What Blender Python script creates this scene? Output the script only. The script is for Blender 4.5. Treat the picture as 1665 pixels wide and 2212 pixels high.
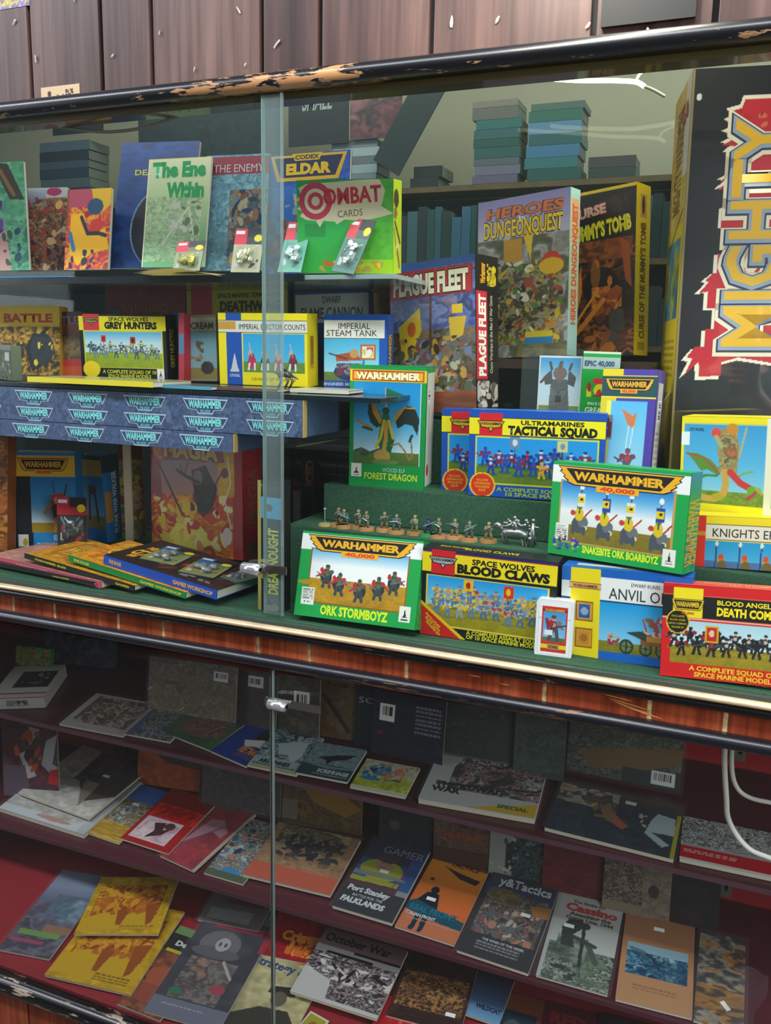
import bpy, bmesh, math, random
import numpy as np
from mathutils import Matrix, Vector, Euler
POSE = {
't1_green': (-1.5378, 0.1977, 1.6948, 11.2, 2.3, -1.6, 0.1220, 0.2203),
't1_battle': (-1.4721, 0.2370, 1.6991, 9.5, 4.6, -0.3, 0.1260, 0.1709),
't1_dragon': (-1.3219, 0.2174, 1.6968, 3.4, 8.5, -0.2, 0.1072, 0.1635),
't1_blue': (-1.2308, 0.2466, 1.7017, 6.5, 13.1, 1.0, 0.1774, 0.2628),
't1_within': (-1.1190, 0.2071, 1.6981, 4.1, 10.3, 0.1, 0.1382, 0.2119),
't1_enemy': (-0.9977, 0.2332, 1.6923, 6.6, 9.2, -0.2, 0.1311, 0.2215),
't1_codex': (-0.8657, 0.2592, 1.6854, 3.5, 6.5, -1.3, 0.1645, 0.2226),
'combat': (-0.7508, 0.1710, 1.6796, 5.3, -5.9, 0.7, 0.1753, 0.1544),
'bl1': (-1.0059, 0.1509, 1.6838, -6.9, 18.4, -0.2, 0.0660, 0.0578),
'bl2': (-0.8827, 0.1566, 1.6815, 5.5, 15.5, 0.8, 0.0572, 0.0819),
'bl3': (-0.7823, 0.1501, 1.6799, -4.5, 20.0, 1.9, 0.0497, 0.0953),
'bl4': (-0.6715, 0.1410, 1.6796, -13.0, 23.6, 9.1, 0.0516, 0.1000),
'battle2': (-1.5203, 0.1995, 1.4776, 7.0, 4.5, -0.5, 0.1725, 0.1462),
'greybox': (-1.4501, 0.1350, 1.4743, -26.0, 0.8, 1.2, 0.1162, 0.0687),
'pink2': (-1.3592, 0.2319, 1.4796, 3.7, 2.8, -0.7, 0.0578, 0.1339),
'hunters': (-1.2546, 0.1815, 1.4792, 7.0, -2.3, -0.2, 0.1952, 0.1276),
'redthin': (-1.0250, 0.1900, 1.4780, -0.3, 1.7, 0.2, 0.0129, 0.1322),
'scream': (-1.0251, 0.2119, 1.4795, 4.3, 1.0, -1.3, 0.0717, 0.1274),
'whred': (-1.3396, 0.3604, 1.4784, 1.2, 1.6, -0.3, 0.2108, 0.1917),
'deathwing': (-1.1216, 0.3622, 1.4800, 1.6, 1.5, -1.4, 0.2427, 0.1845),
'flame': (-0.8562, 0.3649, 1.4827, 3.1, 1.0, -1.9, 0.1595, 0.1765),
'elector': (-0.9175, 0.1704, 1.4784, 2.5, -2.1, 0.0, 0.1825, 0.1312),
'steam': (-0.7130, 0.2001, 1.4781, 7.2, 0.5, -0.5, 0.1195, 0.1312),
'farorange': (-1.5004, 0.1224, 1.0920, 10.2, 5.9, 0.0, 0.0634, 0.2637),
'eldread': (-1.4554, 0.1739, 1.0920, 26.1, 2.0, 0.1, 0.1345, 0.2209),
'redblister': (-1.3315, 0.1705, 1.1182, 17.0, 4.9, -0.8, 0.0656, 0.1068),
'walker': (-1.3768, 0.3083, 1.1022, -7.7, -2.4, -0.6, 0.0678, 0.1991),
'tallmag': (-1.2782, 0.3159, 1.1126, 17.0, 3.0, -1.8, 0.0551, 0.2246),
'magia': (-1.1666, 0.2770, 1.1005, -9.6, 4.9, -4.3, 0.2601, 0.2604),
'dreadtall': (-0.7611, 0.0404, 1.0877, -5.0, 0.5, -0.2, 0.0484, 0.2352),
'script': (-0.8298, 0.3345, 1.1491, 17.9, 2.0, -0.4, 0.0383, 0.1798),
'thinbox': (-0.8124, 0.2663, 1.1546, 10.1, 0.4, -0.5, 0.0167, 0.1133),
'plague': (-0.6156, 0.3000, 1.4292, -17.8, 1.1, -4.2, 0.1927, 0.2737),
'dungeon': (-0.4837, 0.4042, 1.5342, -18.6, 1.9, -3.3, 0.1960, 0.2922),
'tomb': (-0.3007, 0.4254, 1.5400, -21.3, 1.4, -4.1, 0.1232, 0.2990),
'mighty': (-0.1010, 0.2570, 1.3045, 11.5, 0.5, -1.0, 0.1900, 0.6792),
'gcard': (-0.3379, 0.2997, 1.4274, 4.0, 2.4, -0.1, 0.0749, 0.1168),
'ggreen': (-0.2612, 0.2905, 1.4278, 10.7, -2.0, 0.8, 0.0502, 0.1257),
'purple': (-0.2140, 0.2000, 1.3287, -9.1, 5.8, -0.8, 0.0890, 0.1978),
'forest': (-0.6512, 0.1800, 1.3023, 6.2, -0.9, 0.3, 0.1405, 0.2182),
'tact2': (-0.4873, 0.2220, 1.3007, 2.7, -0.8, -1.1, 0.2326, 0.1473),
'tact1': (-0.4243, 0.1800, 1.3042, 2.6, -1.6, -0.6, 0.2269, 0.1471),
'boar': (-0.2646, 0.1000, 1.2356, -17.3, 3.1, -1.0, 0.2187, 0.1471),
'ydragon': (-0.0767, 0.1900, 1.3062, -16.6, -0.9, -2.3, 0.1485, 0.1498),
'knights': (-0.0462, 0.1200, 1.2344, 0.6, 0.9, -2.2, 0.1641, 0.0782),
'storm': (-0.6740, 0.0044, 1.1015, -0.8, 15.6, -1.2, 0.2204, 0.1443),
'claws': (-0.4546, 0.0369, 1.0920, 1.2, -0.1, 0.5, 0.2174, 0.1444),
'anvil': (-0.2269, 0.0499, 1.0884, -3.0, -0.5, -1.7, 0.1893, 0.1408),
'cards': (-0.2621, 0.0241, 1.0881, 4.0, 1.2, -0.1, 0.0569, 0.0921),
'death': (-0.0743, 0.0125, 1.0920, 1.4, 6.2, -2.2, 0.1779, 0.1346),
'A1': (-1.3714, 0.1888, 0.6963, 2.3, 90.0, -0.0, 0.1733, 0.1357),
'A2': (-1.2091, 0.2045, 0.6989, 2.9, 90.0, -0.0, 0.1250, 0.1203),
'A3': (-1.1307, 0.2395, 0.7048, -10.6, 90.0, 0.0, 0.1505, 0.1116),
'A_vie': (-0.9824, 0.2112, 0.7000, -12.6, 90.0, 0.0, 0.1047, 0.1249),
'A_ard': (-0.8777, 0.1881, 0.6962, 1.2, 90.0, -0.0, 0.1139, 0.1346),
'A_scr': (-0.7673, 0.1929, 0.6970, 2.5, 90.0, -0.0, 0.1132, 0.1104),
'A_sol': (-0.6455, 0.1901, 0.6965, 2.2, 90.0, -0.0, 0.1154, 0.0958),
'A_kuw': (-0.5058, 0.1992, 0.6980, 3.7, 90.0, -0.0, 0.2235, 0.1997),
'A_blue': (-0.2626, 0.2025, 0.6986, -2.1, 90.0, 0.0, 0.2253, 0.1471),
'A_red': (-0.0286, 0.2011, 0.6983, 1.1, 90.0, -0.0, 0.2091, 0.1153),
'whitebook': (-1.4736, 0.1951, 0.7260, 53.4, 81.0, -3.8, 0.1127, 0.1231),
'B_white': (-1.6065, 0.2194, 0.4114, -1.8, 90.0, 0.0, 0.2707, 0.2363),
'B_white2': (-1.5889, 0.2655, 0.4261, -4.8, 90.0, 0.0, 0.2411, 0.2207),
'B_by': (-1.3441, 0.2261, 0.4125, -3.4, 90.0, 0.0, 0.1023, 0.1945),
'B_282': (-1.2464, 0.2307, 0.4133, -2.5, 90.0, 0.0, 0.1394, 0.1970),
'B_red': (-1.1262, 0.2181, 0.4112, -9.1, 90.0, 0.0, 0.1041, 0.2161),
'B_sol': (-1.0029, 0.2080, 0.4095, -0.7, 90.0, 0.0, 0.1016, 0.1916),
'B_sand': (-0.9136, 0.2238, 0.4122, 2.3, 90.0, -0.0, 0.2084, 0.1776),
'B_gamer': (-0.6909, 0.2102, 0.4099, -1.0, 90.0, 0.0, 0.1352, 0.2208),
'B_orange': (-0.5506, 0.2081, 0.4095, -2.5, 90.0, 0.0, 0.1277, 0.2223),
'B_st': (-0.4151, 0.1912, 0.4067, -2.9, 90.0, 0.0, 0.1426, 0.2306),
'B_cas': (-0.2596, 0.1887, 0.4063, 0.2, 90.0, -0.0, 0.1312, 0.2278),
'B_tan': (-0.1145, 0.1872, 0.4060, 2.4, 90.0, -0.0, 0.1314, 0.2188),
'B_right': (0.0183, 0.1912, 0.4067, 0.0, 90.0, -0.0, 0.0821, 0.2130),
'C_purple': (-1.4331, 0.0325, 0.2094, 8.0, 90.0, -0.0, 0.1324, 0.2516),
'C_yel1': (-1.2787, -0.0002, 0.2040, 6.1, 90.0, -0.0, 0.2116, 0.2327),
'C_yel2': (-1.2804, 0.1049, 0.2315, 19.5, 90.0, -0.0, 0.1932, 0.1750),
'C_desert': (-1.0876, 0.0075, 0.2052, -1.4, 90.0, 0.0, 0.1107, 0.2208),
'C_helmet': (-1.0194, -0.0110, 0.2022, 4.1, 90.0, -0.0, 0.1709, 0.3044),
'C_strat': (-0.8794, 0.0038, 0.2046, 0.5, 90.0, -0.0, 0.1722, 0.2275),
'C_bag': (-1.0496, 0.2480, 0.2515, 6.5, 90.0, -0.0, 0.1513, 0.1124),
'C_crim': (-0.8718, 0.2131, 0.2456, 6.6, 90.0, -0.0, 0.1404, 0.1286),
'C_oct': (-0.7498, 0.1373, 0.2410, 0.3, 90.0, -0.0, 0.1932, 0.1774),
'C_camp': (-0.5488, 0.1645, 0.2385, 3.6, 90.0, -0.0, 0.1524, 0.1601),
'C_rd': (-0.5679, 0.1180, 0.2237, 0.0, 90.0, -0.0, 0.0933, 0.0967),
'C_wild': (-0.4069, 0.2239, 0.2474, -1.9, 90.0, 0.0, 0.0750, 0.1152),
'C_or': (-0.3417, 0.1755, 0.2333, 1.6, 90.0, -0.0, 0.0871, 0.1375),
'C_red2': (-0.2539, 0.1890, 0.2356, 2.6, 90.0, -0.0, 0.1017, 0.1270),
'C_dk': (-0.1453, 0.2075, 0.2387, 3.6, 90.0, -0.0, 0.1114, 0.1198),
'KA1': (-1.2174, 0.3080, 0.7138, -1.2, 10.2, -2.6, 0.2388, 0.1245),
'KA2': (-0.9928, 0.3214, 0.7166, -1.8, 9.1, -1.7, 0.1088, 0.1214),
'KA3': (-0.8812, 0.3221, 0.7167, -3.3, 7.9, -2.9, 0.1047, 0.1289),
'KA4': (-0.8074, 0.3368, 0.7201, 0.9, 10.7, -1.0, 0.1050, 0.1271),
'KA5': (-0.7012, 0.3317, 0.7187, -1.8, 9.3, -2.2, 0.0500, 0.1263),
'KA6': (-0.6563, 0.3172, 0.7161, -2.9, 9.7, -1.1, 0.1618, 0.1346),
'KA7': (-0.5029, 0.3534, 0.7232, 2.1, 10.7, -2.0, 0.1421, 0.1113),
'KA8': (-0.3579, 0.3442, 0.7217, -2.0, 10.0, -1.9, 0.1015, 0.1230),
'KA9': (-0.2591, 0.3846, 0.7301, -0.4, 10.3, -0.1, 0.2168, 0.1152),
'KB0': (-1.6365, 0.2671, 0.4184, 12.4, 12.3, -6.7, 0.1512, 0.1921),
'KB1': (-1.3424, 0.4179, 0.4462, 3.7, 10.2, -2.4, 0.1792, 0.1117),
'KB2': (-1.1376, 0.4003, 0.4427, 2.1, 10.1, -2.7, 0.2144, 0.1200),
'KB3': (-0.9184, 0.4077, 0.4442, 3.7, 10.7, -2.0, 0.2002, 0.1164),
'KB4': (-0.6769, 0.4216, 0.4470, 1.5, 10.6, -1.8, 0.1268, 0.1112),
'KB5': (-0.5413, 0.4123, 0.4451, 1.2, 10.4, -2.6, 0.1279, 0.1195),
'KB6': (-0.4147, 0.4120, 0.4454, 1.0, 10.6, -1.7, 0.1180, 0.1199),
'KB7': (-0.2976, 0.4056, 0.4438, 0.6, 10.7, -1.6, 0.1276, 0.1275),
'KB8': (-0.1714, 0.3928, 0.4415, 1.7, 11.0, -0.8, 0.1305, 0.1349),
'KB9': (-0.0416, 0.4020, 0.4430, 1.2, 11.0, -0.6, 0.0908, 0.1255),
}

for o in list(bpy.data.objects): bpy.data.objects.remove(o)
SC = bpy.context.scene
COL = SC.collection

# ------------------------------------------------------------------ camera
CAM = (0.0, -1.25, 1.55)
FPX = 1873.644
RW = [[0.92552142, 0.37812534, 0.02076825], [0.08880919, -0.16340851, -0.9825531], [-0.36813452, 0.91121835, -0.18481908]]
cam = bpy.data.cameras.new('camera'); camo = bpy.data.objects.new('camera', cam); COL.objects.link(camo)
m = Matrix(((RW[0][0], -RW[1][0], -RW[2][0], CAM[0]), (RW[0][1], -RW[1][1], -RW[2][1], CAM[1]),
            (RW[0][2], -RW[1][2], -RW[2][2], CAM[2]), (0, 0, 0, 1)))
camo.matrix_world = m
cam.sensor_fit = 'VERTICAL'; cam.sensor_height = 24.0; cam.lens = 24.0 * FPX / 2212
cam.clip_start = 0.01
SC.camera = camo

# ------------------------------------------------------------------ exposure, world, lights
SC.view_settings.view_transform = 'Standard'; SC.view_settings.look = 'None'
SC.view_settings.gamma = 1; SC.view_settings.use_curve_mapping = False
SC.view_settings.exposure = 0.0
try:
    SC.cycles.transparent_max_bounces = 24; SC.cycles.max_bounces = 8
    SC.cycles.caustics_reflective = False; SC.cycles.caustics_refractive = False
except Exception: pass
wd = bpy.data.worlds.new('world'); SC.world = wd; wd.use_nodes = True
wd.node_tree.nodes['Background'].inputs[0].default_value = (0.75, 0.82, 1.0, 1)
wd.node_tree.nodes['Background'].inputs[1].default_value = 0.2

def area(name, loc, target, sx, sy, power, col):
    l = bpy.data.lights.new(name, 'AREA'); l.shape = 'RECTANGLE'; l.size = sx; l.size_y = sy; l.energy = power; l.color = col
    o = bpy.data.objects.new(name, l); COL.objects.link(o); o.location = loc
    o.rotation_euler = (Vector(target) - Vector(loc)).to_track_quat('-Z', 'Y').to_euler()
    return o
area('ceiling_tube_light', (-0.2, -1.15, 3.0), (-0.2, -1.05, 0), 2.6, 0.3, 60, (0.88, 0.93, 1.0))
area('ceiling_tube_light', (-2.8, -1.15, 3.0), (-2.8, -1.05, 0), 2.0, 0.3, 52, (0.88, 0.93, 1.0))
area('front_fill_light', (1.55, -1.35, 1.75), (-0.5, 0.1, 1.0), 1.1, 1.5, 46, (0.93, 0.96, 1.0))  # added soft fill from the right, no window there; brightens the lower case
area('front_fill_light', (-4.1, -1.6, 1.9), (-1.1, 0.1, 1.1), 1.1, 1.5, 34, (0.93, 0.96, 1.0))  # second added fill, out of view at left, lifts the left-hand boxes
area('back_room_light', (-1.6, 2.1, 3.25), (-1.8, 3.2, 2.2), 4.5, 0.4, 42, (1.0, 0.97, 0.88))
area('case_strip_light', (-0.1, 0.10, 2.24), (-0.15, 0.13, 1.3), 1.2, 0.03, 16, (1.0, 0.95, 0.80))
area('case_strip_light', (-1.25, 0.10, 2.24), (-1.25, 0.13, 1.3), 1.0, 0.03, 5, (0.88, 0.95, 1.0))

# ------------------------------------------------------------------ helpers
def lin(h):
    if isinstance(h, str):
        h = [int(h[i:i+2], 16) / 255 for i in (0, 2, 4)]
    return [c / 12.92 if c <= 0.04045 else ((c + 0.055) / 1.055) ** 2.4 for c in h]
_M = {}
def mat(hexcol, rough=0.5, metal=0.0, coat=0.0, emis=0.0, noise=0.0, nscale=60.0, name=None):
    k = (hexcol, rough, metal, coat, emis, noise, nscale)
    if k in _M: return _M[k]
    M = bpy.data.materials.new(name or 'surface'); M.use_nodes = True; nt = M.node_tree
    b = nt.nodes['Principled BSDF']; c = (*lin(hexcol), 1)
    b.inputs['Base Color'].default_value = c
    b.inputs['Roughness'].default_value = rough; b.inputs['Metallic'].default_value = metal
    b.inputs['Coat Weight'].default_value = coat
    if emis: b.inputs['Emission Color'].default_value = c; b.inputs['Emission Strength'].default_value = emis
    if noise:
        tc = nt.nodes.new('ShaderNodeTexCoord'); n = nt.nodes.new('ShaderNodeTexNoise'); n.inputs['Scale'].default_value = nscale
        n.inputs['Detail'].default_value = 5
        r = nt.nodes.new('ShaderNodeValToRGB'); nt.links.new(tc.outputs['Object'], n.inputs['Vector']); nt.links.new(n.outputs['Fac'], r.inputs['Fac'])
        r.color_ramp.elements[0].position = 0.3; r.color_ramp.elements[1].position = 0.7
        r.color_ramp.elements[0].color = tuple(x * (1 - noise) for x in c[:3]) + (1,); r.color_ramp.elements[1].color = tuple(min(1, x * (1 + noise)) for x in c[:3]) + (1,)
        nt.links.new(r.outputs['Color'], b.inputs['Base Color'])
    _M[k] = M; return M
def print_mat(name, rough, coat):
    M = bpy.data.materials.new(name); M.use_nodes = True; nt = M.node_tree
    a = nt.nodes.new('ShaderNodeVertexColor'); a.layer_name = 'Col'; b = nt.nodes['Principled BSDF']
    nt.links.new(a.outputs['Color'], b.inputs['Base Color'])
    b.inputs['Roughness'].default_value = rough; b.inputs['Coat Weight'].default_value = coat; b.inputs['Coat Roughness'].default_value = 0.12
    return M
INK = print_mat('printed_card', 0.5, 0.10)
WRAP = print_mat('shrink_wrapped_card', 0.4, 0.9); WRAP.node_tree.nodes['Principled BSDF'].inputs['Coat Roughness'].default_value = 0.03; WRAP.node_tree.nodes['Principled BSDF'].inputs['Coat IOR'].default_value = 2.1
def glassy(name, tint, refl, rough, dif=0.0, difcol='c8e0d8'):
    """thin sheet: lets light straight through, Fresnel reflection on top, optional milky share"""
    M = bpy.data.materials.new(name); M.use_nodes = True; nt = M.node_tree; nt.nodes.clear()
    out = nt.nodes.new('ShaderNodeOutputMaterial'); t = nt.nodes.new('ShaderNodeBsdfTransparent'); t.inputs[0].default_value = (*tint, 1)
    g = nt.nodes.new('ShaderNodeBsdfGlossy'); g.inputs['Roughness'].default_value = rough
    lw = nt.nodes.new('ShaderNodeLayerWeight'); lw.inputs['Blend'].default_value = .5; f0 = ((refl-1)/(refl+1))**2
    pw = nt.nodes.new('ShaderNodeMath'); pw.operation = 'POWER'; pw.inputs[1].default_value = 5; nt.links.new(lw.outputs['Facing'], pw.inputs[0])
    ma = nt.nodes.new('ShaderNodeMath'); ma.operation = 'MULTIPLY_ADD'; ma.inputs[1].default_value = 1-f0; ma.inputs[2].default_value = f0; nt.links.new(pw.outputs[0], ma.inputs[0])
    mx = nt.nodes.new('ShaderNodeMixShader'); nt.links.new(ma.outputs[0], mx.inputs[0]); nt.links.new(t.outputs[0], mx.inputs[1]); nt.links.new(g.outputs[0], mx.inputs[2])
    last = mx
    if dif:
        d = nt.nodes.new('ShaderNodeBsdfDiffuse'); d.inputs[0].default_value = (*lin(difcol), 1)
        m2 = nt.nodes.new('ShaderNodeMixShader'); m2.inputs[0].default_value = dif
        nt.links.new(mx.outputs[0], m2.inputs[1]); nt.links.new(d.outputs[0], m2.inputs[2]); last = m2
    if 'sleeve' in name:
        tc = nt.nodes.new('ShaderNodeTexCoord'); n = nt.nodes.new('ShaderNodeTexNoise'); n.inputs['Scale'].default_value = 28; n.inputs['Detail'].default_value = 2; n.inputs['Distortion'].default_value = 1.2
        bp = nt.nodes.new('ShaderNodeBump'); bp.inputs['Distance'].default_value = 0.006; bp.inputs['Strength'].default_value = 0.7
        nt.links.new(tc.outputs['Object'], n.inputs['Vector']); nt.links.new(n.outputs['Fac'], bp.inputs['Height']); nt.links.new(bp.outputs[0], g.inputs['Normal'])
    nt.links.new(last.outputs[0], out.inputs[0]); return M
PANE = glassy('pane_glass', (0.972, 0.988, 0.982), 1.45, 0.0, 0.003)  # small pale diffuse share puts a haze over the dark interior
SLEEVE = glassy('sleeve_plastic', (0.97, 0.97, 0.97), 1.38, 0.12, 0.05, 'b8b8c0')
CLEAR = glassy('clear_plastic', (0.95, 0.97, 0.97), 1.35, 0.1, 0.03)

def tag(o, label=None, cat=None, group=None, kind=None):
    if label: o['label'] = label
    if cat: o['category'] = cat
    if group: o['group'] = group
    if kind: o['kind'] = kind
    return o
def link(name, me, parent=None, mats=()):
    o = bpy.data.objects.new(name, me); COL.objects.link(o)
    for x in mats: me.materials.append(x)
    if parent: o.parent = parent
    return o
def empty(name, M, label, cat, group=None):
    o = bpy.data.objects.new(name, None); COL.objects.link(o); o.empty_display_size = 0.02
    o.matrix_world = M; return tag(o, label, cat, group)
def bm_obj(name, bm, material, parent=None, smooth=False):
    me = bpy.data.meshes.new(name); bm.normal_update(); bm.to_mesh(me); bm.free()
    if smooth:
        for p in me.polygons: p.use_smooth = True
    return link(name, me, parent, [material])
def box(bm, x0, y0, z0, x1, y1, z1, bev=0.0):
    vs = [bm.verts.new(v) for v in ((x0,y0,z0),(x1,y0,z0),(x1,y1,z0),(x0,y1,z0),(x0,y0,z1),(x1,y0,z1),(x1,y1,z1),(x0,y1,z1))]
    fs = [bm.faces.new([vs[i] for i in f]) for f in ((3,2,1,0),(4,5,6,7),(0,1,5,4),(1,2,6,5),(2,3,7,6),(3,0,4,7))]
    if bev: bmesh.ops.bevel(bm, geom=list({e for f in fs for e in f.edges}), offset=bev, segments=2, affect='EDGES', profile=0.7)
def boxo(name, x0, y0, z0, x1, y1, z1, material, parent=None, bev=0.0):
    bm = bmesh.new(); box(bm, x0, y0, z0, x1, y1, z1, bev); return bm_obj(name, bm, material, parent)
def tube(bm, pts, r, n=10, caps=True):
    pts = [Vector(p) for p in pts]; rings = []
    for i, p in enumerate(pts):
        d = (pts[min(i+1, len(pts)-1)] - pts[max(i-1, 0)]).normalized()
        u = d.orthogonal().normalized() if i == 0 else (u - d * u.dot(d)).normalized()
        v = d.cross(u); rr = r[i] if isinstance(r, (list, tuple)) else r
        rings.append([bm.verts.new(p + (u * math.cos(6.28318*k/n) + v * math.sin(6.28318*k/n)) * rr) for k in range(n)])
    for a, b in zip(rings, rings[1:]):
        for k in range(n): bm.faces.new((a[k], a[(k+1) % n], b[(k+1) % n], b[k]))
    if caps: bm.faces.new(rings[0][::-1]); bm.faces.new(rings[-1])
def spline(pts, n=8):
    P = [Vector(p) for p in pts]; P = [P[0]*2-P[1]] + P + [P[-1]*2-P[-2]]; out = []
    for i in range(1, len(P)-2):
        for k in range(n):
            t = k/n; a, b, c, d = P[i-1:i+3]
            out.append(0.5*((2*b)+(c-a)*t+(2*a-5*b+4*c-d)*t*t+(3*b-a-3*c+d)*t**3))
    return out + [P[-2]]

# ------------------------------------------------------------------ lettering (built-in font turned into mesh polygons)
_fc = bpy.data.curves.new('lettering', 'FONT'); _fo = bpy.data.objects.new('lettering', _fc); COL.objects.link(_fo)
_fc.resolution_u = 2; _T = {}
def glyphs(s, bold):
    k = (s, bold)
    if k in _T: return _T[k]
    _fc.body = s; _fc.size = 1.0; _fc.offset = bold
    me = _fo.to_mesh(); v = np.array([q.co[:2] for q in me.vertices]) if len(me.vertices) else np.zeros((0, 2))
    f = [list(p.vertices) for p in me.polygons]; _fo.to_mesh_clear()
    if len(v): v -= [v[:, 0].min(), 0]
    w = v[:, 0].max() if len(v) else 1
    _T[k] = (v, f, w); return _T[k]

# ------------------------------------------------------------------ picture painter: colours on a fine vertex grid + lettering polygons
def vnoise(ny, nx, cy, cx, rng):
    g = rng.random((cy + 2, cx + 2)); y = np.linspace(0, cy, ny); x = np.linspace(0, cx, nx)
    iy = y.astype(int); ix = x.astype(int); fy = (y - iy)[:, None]; fx = (x - ix)[None]
    fy = fy*fy*(3-2*fy); fx = fx*fx*(3-2*fx)
    a = g[iy][:, ix]; b = g[iy][:, ix+1]; c = g[iy+1][:, ix]; d = g[iy+1][:, ix+1]
    return (a*(1-fx)+b*fx)*(1-fy)+(c*(1-fx)+d*fx)*fy
def hx(c): return np.array([int(c[i:i+2], 16) / 255 for i in (0, 2, 4)]) if isinstance(c, str) else np.array(c)
class Cv:
    def __init__(s, w, h, base='ffffff', res=0.0013):
        s.w, s.h = w, h; s.nx = max(4, int(w / res)); s.ny = max(4, int(h / res))
        s.a = np.zeros((s.ny, s.nx, 3)); s.a[:] = hx(base)
        s.U, s.V = np.meshgrid(np.linspace(0, 1, s.nx), np.linspace(0, 1, s.ny)); s.asp = w / h; s.T = []
        s.rng = np.random.default_rng(int((w * 7919 + h * 104729) * 1000) % 99991)
    def put(s, m, c, al=1.0):
        s.a[m] = s.a[m] * (1-al) + hx(c) * al; return s
    def r(s, x0, y0, x1, y1, c, al=1): return s.put((s.U >= x0) & (s.U <= x1) & (s.V >= y0) & (s.V <= y1), c, al)
    def g(s, x0, y0, x1, y1, *cs):
        m = (s.U >= x0) & (s.U <= x1) & (s.V >= y0) & (s.V <= y1); t = np.clip((s.V[m] - y0) / (y1 - y0), 0, 1) * (len(cs)-1)
        C = np.array([hx(c) for c in cs]); i = np.minimum(t.astype(int), len(cs)-2); f = (t - i)[:, None]; s.a[m] = C[i]*(1-f)+C[i+1]*f; return s
    def e(s, x, y, rx, ry, c, al=1): return s.put(((s.U-x)/rx)**2+((s.V-y)/ry)**2 <= 1, c, al)
    def p(s, pts, c, al=1):
        m = np.zeros(s.U.shape, bool); n = len(pts)
        for i in range(n):
            (x1, y1), (x2, y2) = pts[i], pts[(i+1) % n]
            if y1 == y2: continue
            m ^= ((s.V >= min(y1, y2)) & (s.V < max(y1, y2)) & (s.U < x1 + (s.V-y1)*(x2-x1)/(y2-y1)))
        return s.put(m, c, al)
    def l(s, pts, wd, c, al=1):
        for (x1, y1), (x2, y2) in zip(pts, pts[1:]):
            A, B = x1*s.asp, x2*s.asp; X = s.U*s.asp; L = (B-A)**2+(y2-y1)**2+1e-9
            t = np.clip(((X-A)*(B-A)+(s.V-y1)*(y2-y1))/L, 0, 1)
            s.put((X-A-t*(B-A))**2+(s.V-y1-t*(y2-y1))**2 <= (wd/2)**2, c, al)
        return s
    def m(s, x0, y0, x1, y1, cols, cells=6, seed=1, al=1, oct=3, stretch=1.0):
        """painterly mottling: warped noise picks the hue, a finer noise varies the tone"""
        rng = np.random.default_rng(seed); cy = max(1, int(cells*1.3)); cx = max(1, int(cells*s.asp*stretch)); n = 0
        def vn(cy, cx): return vnoise(s.ny, s.nx, max(1, cy), max(1, cx), rng)
        wu = (vn(cy, cx)-.5)*s.nx/cx*.9; wv = (vn(cy, cx)-.5)*s.ny/cy*.9; J, I = np.meshgrid(np.arange(s.nx), np.arange(s.ny))
        J = np.clip(J+wu, 0, s.nx-1).astype(int); I = np.clip(I+wv, 0, s.ny-1).astype(int)
        for o in range(oct): n = n + vn(cy*2**o, cx*2**o) / 1.7**o
        n = n[I, J]+.35*vn(cy*5, cx*5); M = (s.U >= x0) & (s.U <= x1) & (s.V >= y0) & (s.V <= y1); v = n[M]
        if v.size == 0: return s
        q = v.argsort().argsort() / v.size * (len(cols)-1); C = np.array([hx(c) for c in cols])
        i = np.minimum(q.astype(int), max(0, len(cols)-2)); f = np.clip(((q-i)[:, None]-.1)*1.25, 0, 1); c = C[i]*(1-f)+C[np.minimum(i+1, len(cols)-1)]*f
        tone = 1+.34*(.6*vn(cy*6, cx*6)+.4*vn(cy*13, cx*9)-.5)[M][:, None]; s.a[M] = np.clip(s.a[M]*(1-al)+c*tone*al, 0, 1); return s
    def b(s, x0, y0, x1, y1, cols, n=40, size=.05, seed=1, el=1.0):
        R = random.Random(seed)
        for i in range(n):
            c = R.choice(cols); x = R.uniform(x0, x1); y = R.uniform(y0, y1); q = size*R.uniform(.4, 1.2); t = R.uniform(0, 3.14)
            dx, dy = (s.U-x)*s.asp, s.V-y; u = dx*math.cos(t)+dy*math.sin(t); v = -dx*math.sin(t)+dy*math.cos(t)
            k = (u/(q*el))**2+(v/(q*R.uniform(.3, .8)))**2 <= 1; k &= (s.U >= x0) & (s.U <= x1) & (s.V >= y0) & (s.V <= y1); s.put(k, c)
        return s
    def fig(s, x, y, h, c1, c2='c09070', base='5a6a30', wp='303034', c3=None, seed=0):
        R = random.Random(seed + int(x*1000)); c3 = c3 or c1; q = 1/s.asp
        s.e(x, y, h*.36*q, h*.09, base); j = R.uniform(-.06, .06)*h*q
        for sx in (-1, 1): s.l([(x+sx*.05*h*q, y-.45*h), (x+sx*.16*h*q+j, y-.03*h)], .14*h, c1)
        s.e(x+j, y-.56*h, .17*h*q, .2*h, c1); s.e(x+j, y-.58*h, .09*h*q, .1*h, c2)
        for sx in (-1, 1): s.e(x+j+sx*.2*h*q, y-.68*h, .11*h*q, .1*h, c3)
        s.e(x+j, y-.86*h, .1*h*q, .11*h, c2); s.e(x+j, y-.92*h, .1*h*q, .07*h, c1)
        d = R.choice((-1, 1)); s.l([(x+j+d*.18*h*q, y-.62*h), (x+j+d*.34*h*q, y-.48*h)], .1*h, c3)
        s.l([(x+j-.12*h*q, y-.45*h), (x+j+d*.48*h*q, y-.62*h)], .06*h, wp); return s
    def banner(s, x, y, w, h, c, c2): s.l([(x, y-h*.5), (x, y+h*1.6)], .012, '403020').r(x-w/2, y-h/2, x+w/2, y+h/2, c).e(x, y, w*.25, h*.3, c2); return s
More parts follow.
